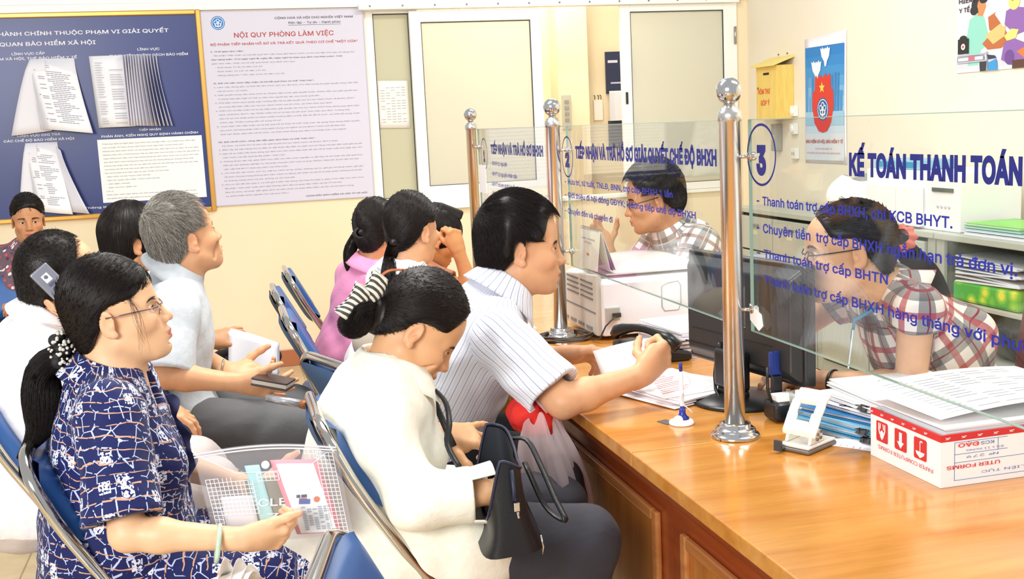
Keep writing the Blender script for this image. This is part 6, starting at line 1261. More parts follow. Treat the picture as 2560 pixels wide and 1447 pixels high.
# ---- woman in navy printed blouse (front left) ------------------------------------------------
def woman_navy():
    H = Head((-.232, 2.395, 1.142), 0, 13, 0, .885)
    hR = hand(A3(-.015, 2.095, .750), (1, .12, -.12), (0, .8, .6), 1, .86, ((48, 55, 35), (52, 60, 35), (55, 60, 35), (55, 60, 35)), thumb=(.85, .42, .05), tcurl=(8, 10))
    hL = hand(A3(.02, 2.42, .745), (.85, -.5, -.05), (0, -.6, .8), -1, .86, ((40, 45, 30),)*4)
    B = Body(H, (-.258, 2.405, 1.012), (-.288, 2.405, .60), ((-.246, 2.235, .985), (-.246, 2.575, .985)), ((-.225, 2.135, .775), (-.21, 2.66, .77)), ((-.015, 2.095, .750), (.02, 2.42, .745)), ((.14, 2.30, .575), (.14, 2.51, .575)), ((.13, 2.30, .09), (.13, 2.51, .09)), arm=.86)
    ob = person('woman in navy printed blouse with glasses and ponytail holding clear folder', H, B, 'ebbd94', 'c06a62', (hR, hL))
    mat = clothmat('navy_print_cloth', navyprint, rough=.7)
    N_ = B.N; f, l, u = B.fr
    sh = B.torso(.010)+[ellp(lerp(N_, B.P, .8)+f*.02, B.fr, (.15, .175, .17), .06)]+[sleeve(B, 0, .88, .066, .078), sleeve(B, 1, .88, .066, .078)]+[plane(-u, B.P-u*.04), cap(N_-u*.03, H.w(-.02, 0, -.06), .055, .06, .006, 's'), ellp(N_+f*.085-u*.01, np.eye(3), (.05, .035, .055), .01, 's')]
    cloth(ob, B, sh, .006, mat, 'blouse', .0045, 1)
    collar(ob, H, N_+u*.004, B.fr, mat, .056, .030, .022, .045, 34)
    sd = B.torso(.012)
    def front(v):      # point on the blouse front at height fraction v
        p = lerp(N_-u*.03, B.P+u*.06, v); a, b = 0., .4
        for _ in range(18):
            m_ = (a+b)/2; a, b = (m_, b) if evalf(sd, (p+f*m_)[None].astype(F4))[0] < 0 else (a, m_)
        return p+f*a
    FL = [front(i/14) for i in range(15)]
    def ruf(u_, v): k = v*13.99; i = int(k); p = lerp(FL[i], FL[i+1], k-i); return tuple(p+f*(.004+.015*u_*(1+.5*sin(31*v))+.003)+l*(.012*u_*sin(44*v)+.010*sin(17*v+2)*u_))
    mb = MB(); mb.sheet(ruf, 6, 90, .0015); mb.build('ruffle', M('1a2050', .8), ob)
    cloth(ob, B, B.legs(.014)+[plane(f*0+A3(0, 0, -1), A3(0, 0, .14))], .010, mat, 'trousers', .004, 2, sleeves=False)
    tie = H.w(-.128, .0, -.035)
    ear = tie
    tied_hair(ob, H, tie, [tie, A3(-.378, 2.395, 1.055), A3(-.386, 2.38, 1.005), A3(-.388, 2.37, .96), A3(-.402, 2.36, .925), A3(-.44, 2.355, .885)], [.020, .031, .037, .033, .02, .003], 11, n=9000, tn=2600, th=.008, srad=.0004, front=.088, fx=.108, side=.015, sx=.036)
    # loose strands in front of the ear
    rnd = RNG(5); st = []
    for k in range(12):
        a = H.w(.045+.01*rnd.random(), -.072, .05); b = H.w(.045+.02*rnd.random(), -.083, .0); c = H.w(.03+.03*rnd.random(), -.083, -.06-.03*rnd.random()); st.append(spline([a, b, c], 8))
    hair_object(ob, [], .01, [np.array(st)], BLK, rnd, .00035, name='loose_strand')
    # scrunchie with pale beads
    mb = MB(); R = random.Random(4); a_ = nrm(A3(-.378, 2.395, 1.055)-tie)
    for k in range(16): mb.sphere(tie+A3(-.006, 0, 0)+A3(R.uniform(-.012, .012), R.uniform(-.026, .026), R.uniform(-.030, .030)), R.uniform(.010, .014), 14, 8)
    sc = mb.build('hair_tie', M('17161a', .7), ob); mb = MB()
    for k in range(90): d = nrm(A3(R.gauss(0, 1), R.gauss(-.6, 1), R.gauss(0, 1))); mb.sphere(tie+A3(-.004, 0, 0)+d*A3(.026, .040, .044), R.uniform(.0022, .0042), 10, 6)
    mb.build('bead', M('d8d2c8', .25), sc)
    # glasses
    mb = MB()
    for y in (1, -1):
        mb.tube([H.w(.105-.006*abs(sin(a)), y*.033+.024*cos(a), .002+.0155*sin(a)) for a in [2*pi*i/20 for i in range(20)]], .0010, 6, closed=True); mb.tube([H.w(.102, y*.057, .008), H.w(.085, y*.070, .010), H.w(.03, y*.083, .016), H.w(-.01, y*.084, .02)], .0015, 6)
    mb.tube([H.w(.105, -.010, .006), H.w(.110, 0, .009), H.w(.105, .010, .006)], .001, 6); g = mb.build('glasses', M('8c7f86', .25, .9), ob)
    for y in (1, -1): MB().add([H.w(.1045-.006*abs(sin(a)), y*.033+.0235*cos(a), .002+.015*sin(a)) for a in [2*pi*i/20 for i in range(20)]], [tuple(range(20))]).build('lens', glassmat('spectacle_lens', (.97, .97, .98)), g)
    # jade bangle
    c = A3(-.062, 2.098, .752); MB().tube([c+A3(.006*sin(a), .033*cos(a), .033*sin(a)-.006) for a in [2*pi*i/32 for i in range(32)]], .0048, 12, closed=True).build('bangle', M('b9d0b8', .15, coat=.6), ob)

def short_hair(ob, H, seed, length=.05, n=3000, m=7, tint=BLK, th=.014, lift=.012, fwd=.6, cols=None, srad=.0007, front=.105, fx=.074, side=-.02, sx=.040, neck=-.078, nx=-.095, earx=.0, earz=.034, jit=.22, mass=True, extra=(), brow='1b1411', down=.5, tuft=1., trim=False):
    rnd = RNG(seed); P = haircap(H, th, front, fx, side, sx, neck, nx, earx, earz); cp = grp(P, 0); V, Q = nets([cp], .008); c = V[Q].mean(1)
    solid = [grp([p for p in P if p['t'] != 'pl'], 0)]; c = c[evalf(solid, c.astype(F4)) > -.006]; r = c[rnd.integers(0, len(c), n)]+rnd.normal(0, .003, (n, 3)); f, l, u = H.R; wh = H.w(-.075, .01, .125)
    lean = rnd.normal(0, .25, (n, 1))
    def dirf(X, t):
        d = nrm_rows(X-wh); q = H.loc(X); top = np.clip((q[:, 2:3]-.04)/.08, 0, 1); return d*.7+f*fwd*top-u*down*(1-top)+l*lean*top
    path = strands(r, solid, dirf, m, length/m, .001, srad, rnd, lift=lift, jit=jit)
    if trim: q = H.loc(path.reshape(-1, 3)).reshape(path.shape); path = path[~((q[..., 0] > .058) & (q[..., 2] < .088)).any(1)]
    ms = ([cp] if mass else [])+list(extra)
    o = hair_object(ob, ms, .0045, [path], tint, rnd, srad, cols=cols, disp=wrinkle(.006, 1.4, seed) if tuft else None); hair_object(ob, [], .01, brows(H, rnd, 1.3), brow, rnd, .0006, name='eyebrow'); return o
def trousers(ob, B, col, rough=.8, a=1., seed=3., cut=.12):
    m = clothmat('trouser_cloth_'+col, None, col, rough); return cloth(ob, B, B.legs(.016, a)+[plane(A3(0, 0, -1), A3(0, 0, cut), .004)], .010, m, 'trousers', .005, seed, sleeves=False)
def shoes(ob, B, col='2a2624'):
    mb = MB()
    V, Q = nets([fcap(B.an[k]+A3(-.02, 0, -.045), B.an[k]+A3(.16, 0, -.055), .046, .036, (0, 0, 1), .8, .02) for k in (0, 1)]+[plane(A3(0, 0, -1), A3(0, 0, .004))], .012)
    for k in (0, 1):
        V, Q = nets([fcap(B.an[k]+A3(-.02, 0, -.045), B.an[k]+A3(.16, 0, -.055), .046, .036, (0, 0, 1), .8, .02), plane(A3(0, 0, -1), A3(0, 0, .004))], .012); np_object('shoe', V, [Q], M(col, .5), ob)
def vneck(B, dz=.05, w=.035): f = B.fr[0]; return ellp(B.N+f*.085-B.fr[2]*.01, np.eye(3), (.05, w, dz), .01, 's')
def neckhole(B, H): return cap(B.N-B.fr[2]*.03, H.w(-.02, 0, -.06), .056*H.k, .06*H.k, .006, 's')
def skirt(B, e=.02, frac=.45, r=(.105, .09)):
    f, l, u = B.fr; hl = nrm(A3(l[0], l[1], 0)); o = [ellp(B.P+A3(0, 0, .01), np.eye(3), (.15+e, .17*B.w+e, .12), .06)]
    for k, sg in ((0, -1), (1, 1)): hp = B.P+hl*.092*sg*B.w; o.append(cap(hp, lerp(hp, B.kn[k], frac), r[0], r[1], .05))
    return o
def placket(ob, B, mat, w=.016, z0=.06, z1=.85, n=5, dep=.150, name='placket'):
    pass
# ---- woman in cream blouse --------------------------------------------------------------------
def woman_cream():
    H = Head((.386, 2.440, 1.052), -4, -40, 0, .94, age=.8)
    hR = hand(A3(.478, 2.205, .740), (.72, .62, -.14), (-.2, .2, -1), 1, .95, ((20, 30, 20), (25, 30, 20), (28, 34, 20), (30, 36, 20)), thumb=(.8, .35, .4), tcurl=(10, 10))
    hL = hand(A3(.435, 2.475, .800), (.93, -.05, -.12), (.15, .45, -.85), -1, .97, ((22, 38, 25), (38, 55, 35), (28, 50, 30), (4, 10, 8)), (16, 3, -10, -26), thumb=(.62, .78, .1), tcurl=(-8, -4))
    B = Body(H, (.33, 2.445, .945), (.225, 2.43, .60), ((.275, 2.295, .888), (.285, 2.585, .895)), ((.335, 2.21, .735), (.33, 2.64, .755)), ((.478, 2.205, .740), (.435, 2.475, .800)), ((.72, 2.30, .570), (.72, 2.53, .575)), ((.66, 2.30, .09), (.66, 2.54, .09)), wide=.98)
    ob = person('woman in cream blouse with striped hair bow bending over a black handbag', H, B, 'dda97c', 'b56a58', (hR, hL), hh=.0026)
    mat = clothmat('cream_blouse_cloth', speck('f3efdd', 'f8f5e8', 60.), rough=.75); f, l, u = B.fr
    sh = B.torso(.014, bust=.8)+skirt(B, .03, .50, (.128, .112))+[fcap(A3(.10, 2.30, .56), A3(.36, 2.275, .50), .115, .10, (0, 1, 0), .45, .05), ellp(lerp(B.N, B.P, .45)-f*.035, B.fr, (.11, .16, .2), .06), sleeve(B, 0, 0, .064, .056, True, .78, (.058, .054)), sleeve(B, 1, 0, .064, .058, True, .62, (.058, .054)), plane(A3(0, 0, -1), A3(0, 0, .40)), neckhole(B, H)]
    cloth(ob, B, sh, .005, mat, 'blouse', .006, 7, .8)
    # unbuttoned cuff flaps
    w_, e_ = B.wr[0], B.el[0]; ax = nrm(w_-e_); mb = MB(); c0 = lerp(e_, w_, .62)
    s1 = nrm(np.cross(ax, A3(0, 0, 1))); s2 = np.cross(s1, ax)
    mb.sheet(lambda u_, v: tuple(c0+ax*(.075*v)+(s1*cos(.9+u_*4.6)+s2*sin(.9+u_*4.6))*(.052+.012*v)), 28, 6, .002); cf = mb.build('cuff', mat, ob)
    collar(ob, H, B.N+u*.022, B.fr, mat, .060, .026, .03, .07, 36)
    trousers(ob, B, '3b3a42', .75, 1.0, 4); shoes(ob, B)
    tie = H.w(-.112, -.01, .0)
    bun = [ellp(H.w(-.120, -.01, -.030), H.R, (.030, .050, .048), .02)]
    loop = [H.w(-.128-.006*sin(3*a), -.012+.034*cos(a), -.036+.034*sin(a)) for a in np.linspace(1.2, 1.2+2*pi*1.05, 13)]; bt, bm_ = tail(loop, [.020, .027, .028, .027, .020], 1400, RNG(22), 22, .0004)
    tied_hair(ob, H, tie, None, None, 21, n=9000, srad=.0004, th=.009, front=.098, fx=.078, side=.015, sx=.040, ext=bun+bm_, xtra=[bt])
    # zebra bow
    mb = MB(); Z = newmat('striped_ribbon'); nt = Z.node_tree; tc = N(nt, 'ShaderNodeTexCoord'); wv = N(nt, 'ShaderNodeTexWave', bands_direction='DIAGONAL', i_Scale=42., i_Distortion=1.5); nt.links.new(tc.outputs['Object'], wv.inputs[0]); r_ = ramp(nt, wv.outputs['Fac'], [(.42, '3b3833'), (.55, 'dcd8ca')]); nt.links.new(r_.outputs[0], bsdf(Z).inputs['Base Color'])
    for (cx, cz, a, rl) in ((-.150, .030, .2, .075), (-.165, -.020, -.25, .085)):
        for y0 in (-.05, -.022):
            mb.sheet(lambda u_, v: tuple(H.w(cx+.010*sin(pi*v)-.020*cos(2*pi*u_), y0-.016*(v-.5)+.006*sin(2*pi*u_), cz+rl*(v-.5)+.018*sin(2*pi*u_)*sin(pi*v))), 20, 10, .0015)
    mb.build('hair_bow', Z, ob)
# ---- man in striped shirt ---------------------------------------------------------------------
def man_striped():
    H = Head((.768, 2.93, 1.155), -7, -1, 0, 1.02, True)
    hR = hand(A3(1.01, 2.662, .845), (.80, .22, .50), (-.5, .8, .1), 1, 1.06, ((70, 85, 45), (74, 88, 45), (76, 90, 45), (78, 90, 45)), (4, 1, -2, -5), thumb=(.40, -.05, .95), tcurl=(45, 40))
    hL = hand(A3(.885, 2.975, .848), (.92, -.30, .02), (.25, -.6, -.62), -1, 1.04, ((38, 40, 20), (45, 45, 25), (50, 50, 25), (52, 52, 25)), thumb=(.86, .45, .12), tcurl=(12, 8))
    B = Body(H, (.705, 2.93, 1.035), (.46, 2.94, .61), ((.655, 2.75, .955), (.665, 3.11, .96)), ((.775, 2.60, .812), (.79, 3.15, .812)), ((1.01, 2.662, .845), (.885, 2.975, .848)), ((.80, 2.84, .585), (.80, 3.08, .585)), ((.72, 2.84, .09), (.72, 3.08, .09)), True, 1.0, 1.05, 1.0)
    ob = person('man in blue-striped white shirt leaning on the counter with a paper sheet', H, B, 'dba57c', 'b5675a', (hR, hL), hh=.0026, shade=.25)
    mat = clothmat('striped_shirt_cloth', stripes, rough=.75); f, l, u = B.fr
    sh = B.torso(.014)+[ellp(lerp(B.N, B.P, .5)-f*.02, B.fr, (.13, .17, .24), .06), ellp(B.P+A3(.02, 0, .02), np.eye(3), (.16, .19, .12), .06), sleeve(B, 0, .86, .076, .084), sleeve(B, 1, .86, .076, .084), plane(A3(0, 0, -1), A3(0, 0, .60)), neckhole(B, H), vneck(B, .05, .03)]
    cloth(ob, B, sh, .005, mat, 'shirt', .0065, 9, .85)
    collar(ob, H, B.N+u*.006, B.fr, mat, .064, .036, .03, .05, 34)
    trousers(ob, B, '23252e', .8, 1.05, 5); shoes(ob, B)
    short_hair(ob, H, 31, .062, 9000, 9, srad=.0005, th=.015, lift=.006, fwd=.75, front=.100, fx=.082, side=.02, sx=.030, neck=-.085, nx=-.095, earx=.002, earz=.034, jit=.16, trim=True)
# ---- grey-haired man --------------------------------------------------------------------------
def man_grey():
    H = Head((-.128, 3.590, 1.190), 28, 16, 0, 1.0, True, age=.6)
    hR = hand(A3(.005, 3.325, .785), (.96, -.12, -.20), (0, .85, .5), 1, 1.0, ((20, 22, 12), (14, 16, 10), (10, 12, 8), (8, 10, 8)), thumb=(.82, .5, .15), tcurl=(6, 6))
    hL = hand(A3(-.02, 3.50, .785), (.85, -.50, -.12), (0, -.5, .85), -1, 1.04)
    B = Body(H, (-.165, 3.60, 1.062), (-.235, 3.58, .62), ((-.165, 3.42, 1.005), (-.235, 3.77, 1.01)), ((-.205, 3.345, .825), (-.16, 3.80, .81)), ((.005, 3.325, .785), (-.02, 3.50, .785)), ((.165, 3.42, .60), (.165, 3.66, .60)), ((.12, 3.42, .09), (.12, 3.66, .09)), True, 1.0, .98, .95)
    ob = person('grey-haired man in pale grey shirt sitting with wallet in hand', H, B, 'dba67c', 'b87468', (hR, hL), hh=.0030)
    mat = clothmat('pale_grey_shirt_cloth', speck('c3cad0', 'ccd3d7', 50.), rough=.75); f, l, u = B.fr
    sh = B.torso(.014)+skirt(B, .02, .3, (.10, .09))+[sleeve(B, 0, .92, .070, .082), sleeve(B, 1, .92, .070, .082), plane(A3(0, 0, -1), A3(0, 0, .56)), neckhole(B, H), vneck(B, .06, .03)]
    cloth(ob, B, sh, .0055, mat, 'shirt', .005, 11, .8); collar(ob, H, B.N+u*.030, B.fr, mat, .064, .034, .03, .065, 36)
    trousers(ob, B, '67686a', .85, 1.1, 6); shoes(ob, B)
    short_hair(ob, H, 41, .045, 8000, 9, tint='8a857d', cols=('8d8880', 'b3aea4', '6b655e', 'c9c4ba', '57514b', '9d9890'), th=.006, lift=.006, fwd=.15, front=.125, fx=.058, side=.0, sx=.036, neck=-.075, nx=-.09, earx=.0, earz=.034, jit=.24, brow='5a544e', srad=.0005)
    c = A3(-.05, 3.515, .79); MB().tube([c+A3(.010*sin(a), .030*cos(a), .030*sin(a)) for a in [2*pi*i/24 for i in range(24)]], .006, 10, closed=True, flat=.5).build('wristwatch', M('b9b4a6', .25, 1.), ob)
# ---- man with mobile phone --------------------------------------------------------------------
def man_phone():
    H = Head((-.428, 3.105, 1.132), 22, 4, 0, .98, True)
    hR = hand(A3(-.345, 2.985, 1.045), (-.40, .12, .90), (-.35, .85, -.2), 1, .96, ((35, 40, 20), (38, 42, 20), (40, 45, 20), (42, 46, 20)), thumb=(.8, .5, .3))
    B = Body(H, (-.475, 3.10, 1.01), (-.565, 3.02, .61), ((-.475, 2.925, .975), (-.555, 3.27, .98)), ((-.285, 2.90, .84), (-.45, 3.34, .76)), ((-.345, 2.985, 1.045), (-.25, 3.26, .74)), ((-.10, 2.98, .585), (-.14, 3.20, .585)), ((-.12, 2.98, .09), (-.14, 3.2, .09)), True, 1.0, 1.05, 1.0)
    hL = hand(A3(-.25, 3.26, .74), (.95, -.1, -.15), (0, .2, -1), -1, 1.0)
    ob = person('man in white shirt with cropped hair talking on a mobile phone', H, B, 'dfaa80', 'b5675a', (hR, hL), hh=.0030)
    mat = clothmat('white_shirt_cloth', speck('f3f0f4', 'f9f7f9', 50.), rough=.75); f, l, u = B.fr
    sh = B.torso(.016)+skirt(B, .04, .3, (.11, .095))+[ellp(lerp(B.N, B.P, .55)-f*.02, B.fr, (.16, .19, .24), .06), sleeve(B, 0, 0, .074, .062, True, .55, (.060, .050)), sleeve(B, 1, 0, .074, .062, True, .85, (.060, .050)), plane(A3(0, 0, -1), A3(0, 0, .555)), neckhole(B, H)]
    cloth(ob, B, sh, .006, mat, 'shirt', .007, 13, .8); collar(ob, H, B.N+u*.030, B.fr, mat, .064, .032, .03, .05, 34)
    trousers(ob, B, 'cfc3bf', .85, 1.05, 7); shoes(ob, B)
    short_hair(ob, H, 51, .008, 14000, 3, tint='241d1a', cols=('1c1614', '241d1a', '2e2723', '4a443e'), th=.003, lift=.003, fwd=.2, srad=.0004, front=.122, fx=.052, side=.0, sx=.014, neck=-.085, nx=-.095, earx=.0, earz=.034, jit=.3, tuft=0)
# ---- woman in floral blouse by the wall -------------------------------------------------------
def woman_floral():
    H = Head((-.935, 5.925, 1.136), -80, -2, 0, .90)
    hL = hand(A3(-.93, 5.73, .765), (-.9, -.2, -.1), (0, .3, -1), -1, .92); hR = hand(A3(-1.0, 5.72, .73), (.85, -.4, -.1), (0, .2, -1), 1, .92)
    B = Body(H, (-.955, 5.955, .99), (-.97, 5.96, .60), ((-1.115, 5.94, .965), (-.795, 5.94, .965)), ((-1.15, 5.85, .75), (-.75, 5.86, .75)), ((-1.0, 5.72, .73), (-.93, 5.73, .765)), ((-1.02, 5.56, .57), (-.82, 5.56, .57)), ((-1.02, 5.58, .09), (-.82, 5.58, .09)))
    ob = person('woman in red floral blouse sitting by the cream wall facing the camera', H, B, 'c78d62', 'b0605a', (hR, hL), h=.008, hh=.0036, gaze=(1, .05, .0))
    mat = clothmat('floral_cloth', floral, rough=.75); u = B.fr[2]
    cloth(ob, B, B.torso(.012)+skirt(B, .02, .3, (.10, .085))+[sleeve(B, 0, 0, .064, .056, True, .45, (.056, .05)), sleeve(B, 1, 0, .064, .056, True, .45, (.056, .05)), plane(A3(0, 0, -1), A3(0, 0, .52)), neckhole(B, H), vneck(B, .055, .035)], .008, mat, 'blouse', .005, 15)
    trousers(ob, B, '2c2a30', .8, .95, 8)
    tied_hair(ob, H, H.w(-.11, 0, -.01), None, None, 61, n=2200, m=12, th=.010, srad=.0009, h=.006, front=.082, fx=.092, side=.0, sx=.030, ext=[ellp(H.w(-.12, 0, -.02), H.R, (.03, .045, .045), .02)])
# ---- person with black bob --------------------------------------------------------------------
def person_bob():
    H = Head((-.335, 4.345, 1.120), 22, 0, 0, 1.0)
    hR = hand(A3(-.085, 3.985, .805), (.98, .0, .0), (0, .75, -.6), 1, .95, ((28, 30, 20), (30, 32, 20), (34, 34, 20), (36, 36, 20)), thumb=(.85, .4, .2))
    hL = hand(A3(-.06, 4.28, .74), (.9, -.3, -.1), (0, .2, -1), -1, .95)
    B = Body(H, (-.36, 4.345, .995), (-.40, 4.34, .60), ((-.325, 4.185, .955), (-.385, 4.50, .955)), ((-.27, 4.08, .76), (-.30, 4.58, .75)), ((-.085, 3.985, .805), (-.06, 4.28, .74)), ((.02, 4.24, .57), (.0, 4.46, .57)), ((.0, 4.24, .09), (.0, 4.46, .09)))
    ob = person('person with bobbed black hair behind the grey-haired man holding white papers', H, B, 'c98f64', 'b0605a', (hR, hL), h=.008, hh=.0036)
    mat = clothmat('dark_blue_cloth', speck('2b3040', '343a4c', 40.), rough=.8); u = B.fr[2]
    cloth(ob, B, B.torso(.012)+skirt(B, .02, .3, (.10, .085))+[sleeve(B, 0, .8, .062, .066), sleeve(B, 1, .8, .062, .066), plane(A3(0, 0, -1), A3(0, 0, .52)), neckhole(B, H)], .008, mat, 'shirt', .005, 17); trousers(ob, B, '17171a', .8, .95, 9)
    rnd = RNG(71); P = haircap(H, .020, .100, .078, -.02, .040, low=-.088); cp = grp(P, 0); V, Q = nets([cp], .008); c = V[Q].mean(1); solid = [grp([p for p in P if p['t'] != 'pl'], 0)]; c = c[evalf(solid, c.astype(F4)) > -.004]; r = c[rnd.integers(0, len(c), 2600)]
    path = strands(r, solid, lambda X, t: -H.R[2]*.9+nrm_rows(X-H.w(0, 0, .15))*.7, 10, .009, .0008, .0009, rnd, jit=.06); hair_object(ob, [cp], .005, [path], BLK, rnd, .0008); hair_object(ob, [], .01, brows(H, rnd), '1b1411', rnd, .0006, name='eyebrow')
# ---- woman in pink shirt ----------------------------------------------------------------------
def woman_pink():
    H = Head((.585, 4.445, 1.085), 46, 2, 0, .97)
    hR = hand(A3(.84, 4.40, .80), (.95, .2, -.1), (0, .3, -1), 1, .95); hL = hand(A3(.80, 4.72, .80), (.95, .1, -.1), (0, .2, -1), -1, .95)
    B = Body(H, (.55, 4.45, .955), (.485, 4.56, .60), ((.61, 4.315, .92), (.495, 4.60, .92)), ((.76, 4.29, .80), (.65, 4.74, .79)), ((.84, 4.40, .80), (.80, 4.72, .80)), ((.86, 4.50, .57), (.82, 4.72, .57)), ((.80, 4.5, .09), (.78, 4.72, .09)))
    ob = person('woman in pink shirt with ponytail seated at the far desk', H, B, 'd59a6c', 'b0605a', (hR, hL), h=.0075, hh=.0036)
    mat = clothmat('pink_cloth', speck('e893bb', 'ea98be', 40.), rough=.75); u = B.fr[2]
    cloth(ob, B, B.torso(.012)+skirt(B, .02, .3, (.10, .085))+[sleeve(B, 0, 0, .064, .056, True, .6, (.055, .048)), sleeve(B, 1, 0, .064, .056, True, .6, (.055, .048)), plane(A3(0, 0, -1), A3(0, 0, .50)), neckhole(B, H)], .0075, mat, 'shirt', .006, 19); collar(ob, H, B.N+u*.004, B.fr, mat, .058, .026, .026, .04, 36)
    trousers(ob, B, '2a2a32', .8, .95, 10); tie = H.w(-.118, .0, .03)
    tied_hair(ob, H, tie, [tie, A3(.505, 4.475, 1.085), A3(.470, 4.46, 1.03), A3(.460, 4.44, .975), A3(.462, 4.43, .94)], [.013, .022, .024, .016, .003], 81, n=2600, m=12, tn=420, th=.010, srad=.0009, h=.006)
    mb = MB(); d = nrm(A3(.505, 4.475, 1.085)-tie); x, y, _ = basis(d); mb.tube([Vector(tie+d*.008)+x*(.018*cos(a))+y*(.018*sin(a)) for a in [2*pi*i/16 for i in range(16)]], .007, 8, closed=True); mb.build('hair_tie', M('241c1c', .7), ob)
# ---- woman in white blouse --------------------------------------------------------------------
def woman_white():
    H = Head((.655, 4.045, 1.120), 40, -2, 0, .98)
    hR = hand(A3(.80, 3.98, .81), (.95, .15, -.1), (0, .3, -1), 1, .95); hL = hand(A3(.80, 4.26, .80), (.95, -.1, -.1), (0, .2, -1), -1, .95)
    B = Body(H, (.62, 4.045, .985), (.545, 4.05, .61), ((.66, 3.895, .94), (.57, 4.20, .94)), ((.72, 3.83, .79), (.66, 4.30, .79)), ((.80, 3.98, .81), (.80, 4.26, .80)), ((.85, 3.98, .57), (.85, 4.2, .57)), ((.80, 3.98, .09), (.80, 4.2, .09)))
    ob = person('woman in white blouse with long black ponytail and brown bag strap', H, B, 'e0ab82', 'b0605a', (hR, hL), h=.0075, hh=.0034)
    mat = clothmat('white_blouse_cloth', speck('f6f3f4', 'faf9f9', 40.), rough=.75); u = B.fr[2]
    cloth(ob, B, B.torso(.012)+skirt(B, .02, .3, (.10, .085))+[sleeve(B, 0, .9, .064, .066), sleeve(B, 1, .9, .064, .066), plane(A3(0, 0, -1), A3(0, 0, .50)), neckhole(B, H)], .0065, mat, 'blouse', .0055, 23); collar(ob, H, B.N+u*.004, B.fr, mat, .058, .024, .024, .035, 36)
    trousers(ob, B, '33333c', .8, .95, 12); tie = H.w(-.112, -.005, -.025)
    tied_hair(ob, H, tie, [tie, A3(.575, 4.02, 1.045), A3(.553, 3.965, .985), A3(.535, 3.93, .92), A3(.522, 3.92, .86)], [.016, .028, .030, .022, .004], 91, n=3200, m=14, tn=700, th=.012, srad=.0008, h=.005)
# ---- person resting head on hand --------------------------------------------------------------
def person_resting():
    H = Head((.865, 4.755, 1.015), 10, -24, 0, .96)
    hR = hand(A3(.935, 4.575, .985), (-.18, .12, .95), (-.5, .8, 0), 1, 1.0, ((55, 80, 40), (60, 84, 40), (62, 86, 40), (64, 88, 40)), thumb=(.8, .3, .5)); hL = hand(A3(.98, 4.82, .80), (.6, -.7, 0), (0, .2, -1), -1, .95)
    B = Body(H, (.78, 4.82, .925), (.655, 4.98, .61), ((.80, 4.665, .885), (.72, 4.965, .89)), ((.985, 4.555, .805), (.87, 5.03, .80)), ((.935, 4.575, .985), (.98, 4.82, .80)), ((.90, 4.90, .57), (.86, 5.08, .57)), ((.84, 4.9, .09), (.82, 5.08, .09)))
    ob = person('person in brown top at the far desk resting forehead on raised fist', H, B, 'd39560', 'b0605a', (hR, hL), h=.0075, hh=.0036)
    mat = clothmat('brown_red_cloth', speck('a5684c', 'b27558', 40.), rough=.75)
    cloth(ob, B, B.torso(.012)+[sleeve(B, 0, .55, .062, .066), sleeve(B, 1, .7, .062, .066), plane(A3(0, 0, -1), A3(0, 0, .55)), neckhole(B, H)], .0075, mat, 'top', .005, 27); trousers(ob, B, '2a2a32', .8, .95, 13)
    rnd = RNG(95); P = haircap(H, .018, .100, .080, -.02, .045, low=-.10); cp = grp(P, 0); V, Q = nets([cp], .008); c = V[Q].mean(1); solid = [grp([p for p in P if p['t'] != 'pl'], 0)]; c = c[evalf(solid, c.astype(F4)) > -.004]; r = c[rnd.integers(0, len(c), 1600)]
    path = strands(r, solid, lambda X, t: -H.R[2]*.9+nrm_rows(X-H.w(0, 0, .15))*.7, 9, .010, .0008, .0009, rnd, jit=.06); hair_object(ob, [cp], .006, [path], BLK, rnd, .0009)
    c_ = H.w(.01, 0, .150); mb = MB(); R3 = Matrix([list(r) for r in H.R.T]); mb.box(tuple(c_-A3(.060, .055, .022)), tuple(c_+A3(.060, .055, .022)), tilt=R3); mb.build('flat_cap', M('1d1a1b', .6), ob, bevel=.012, seg=3)
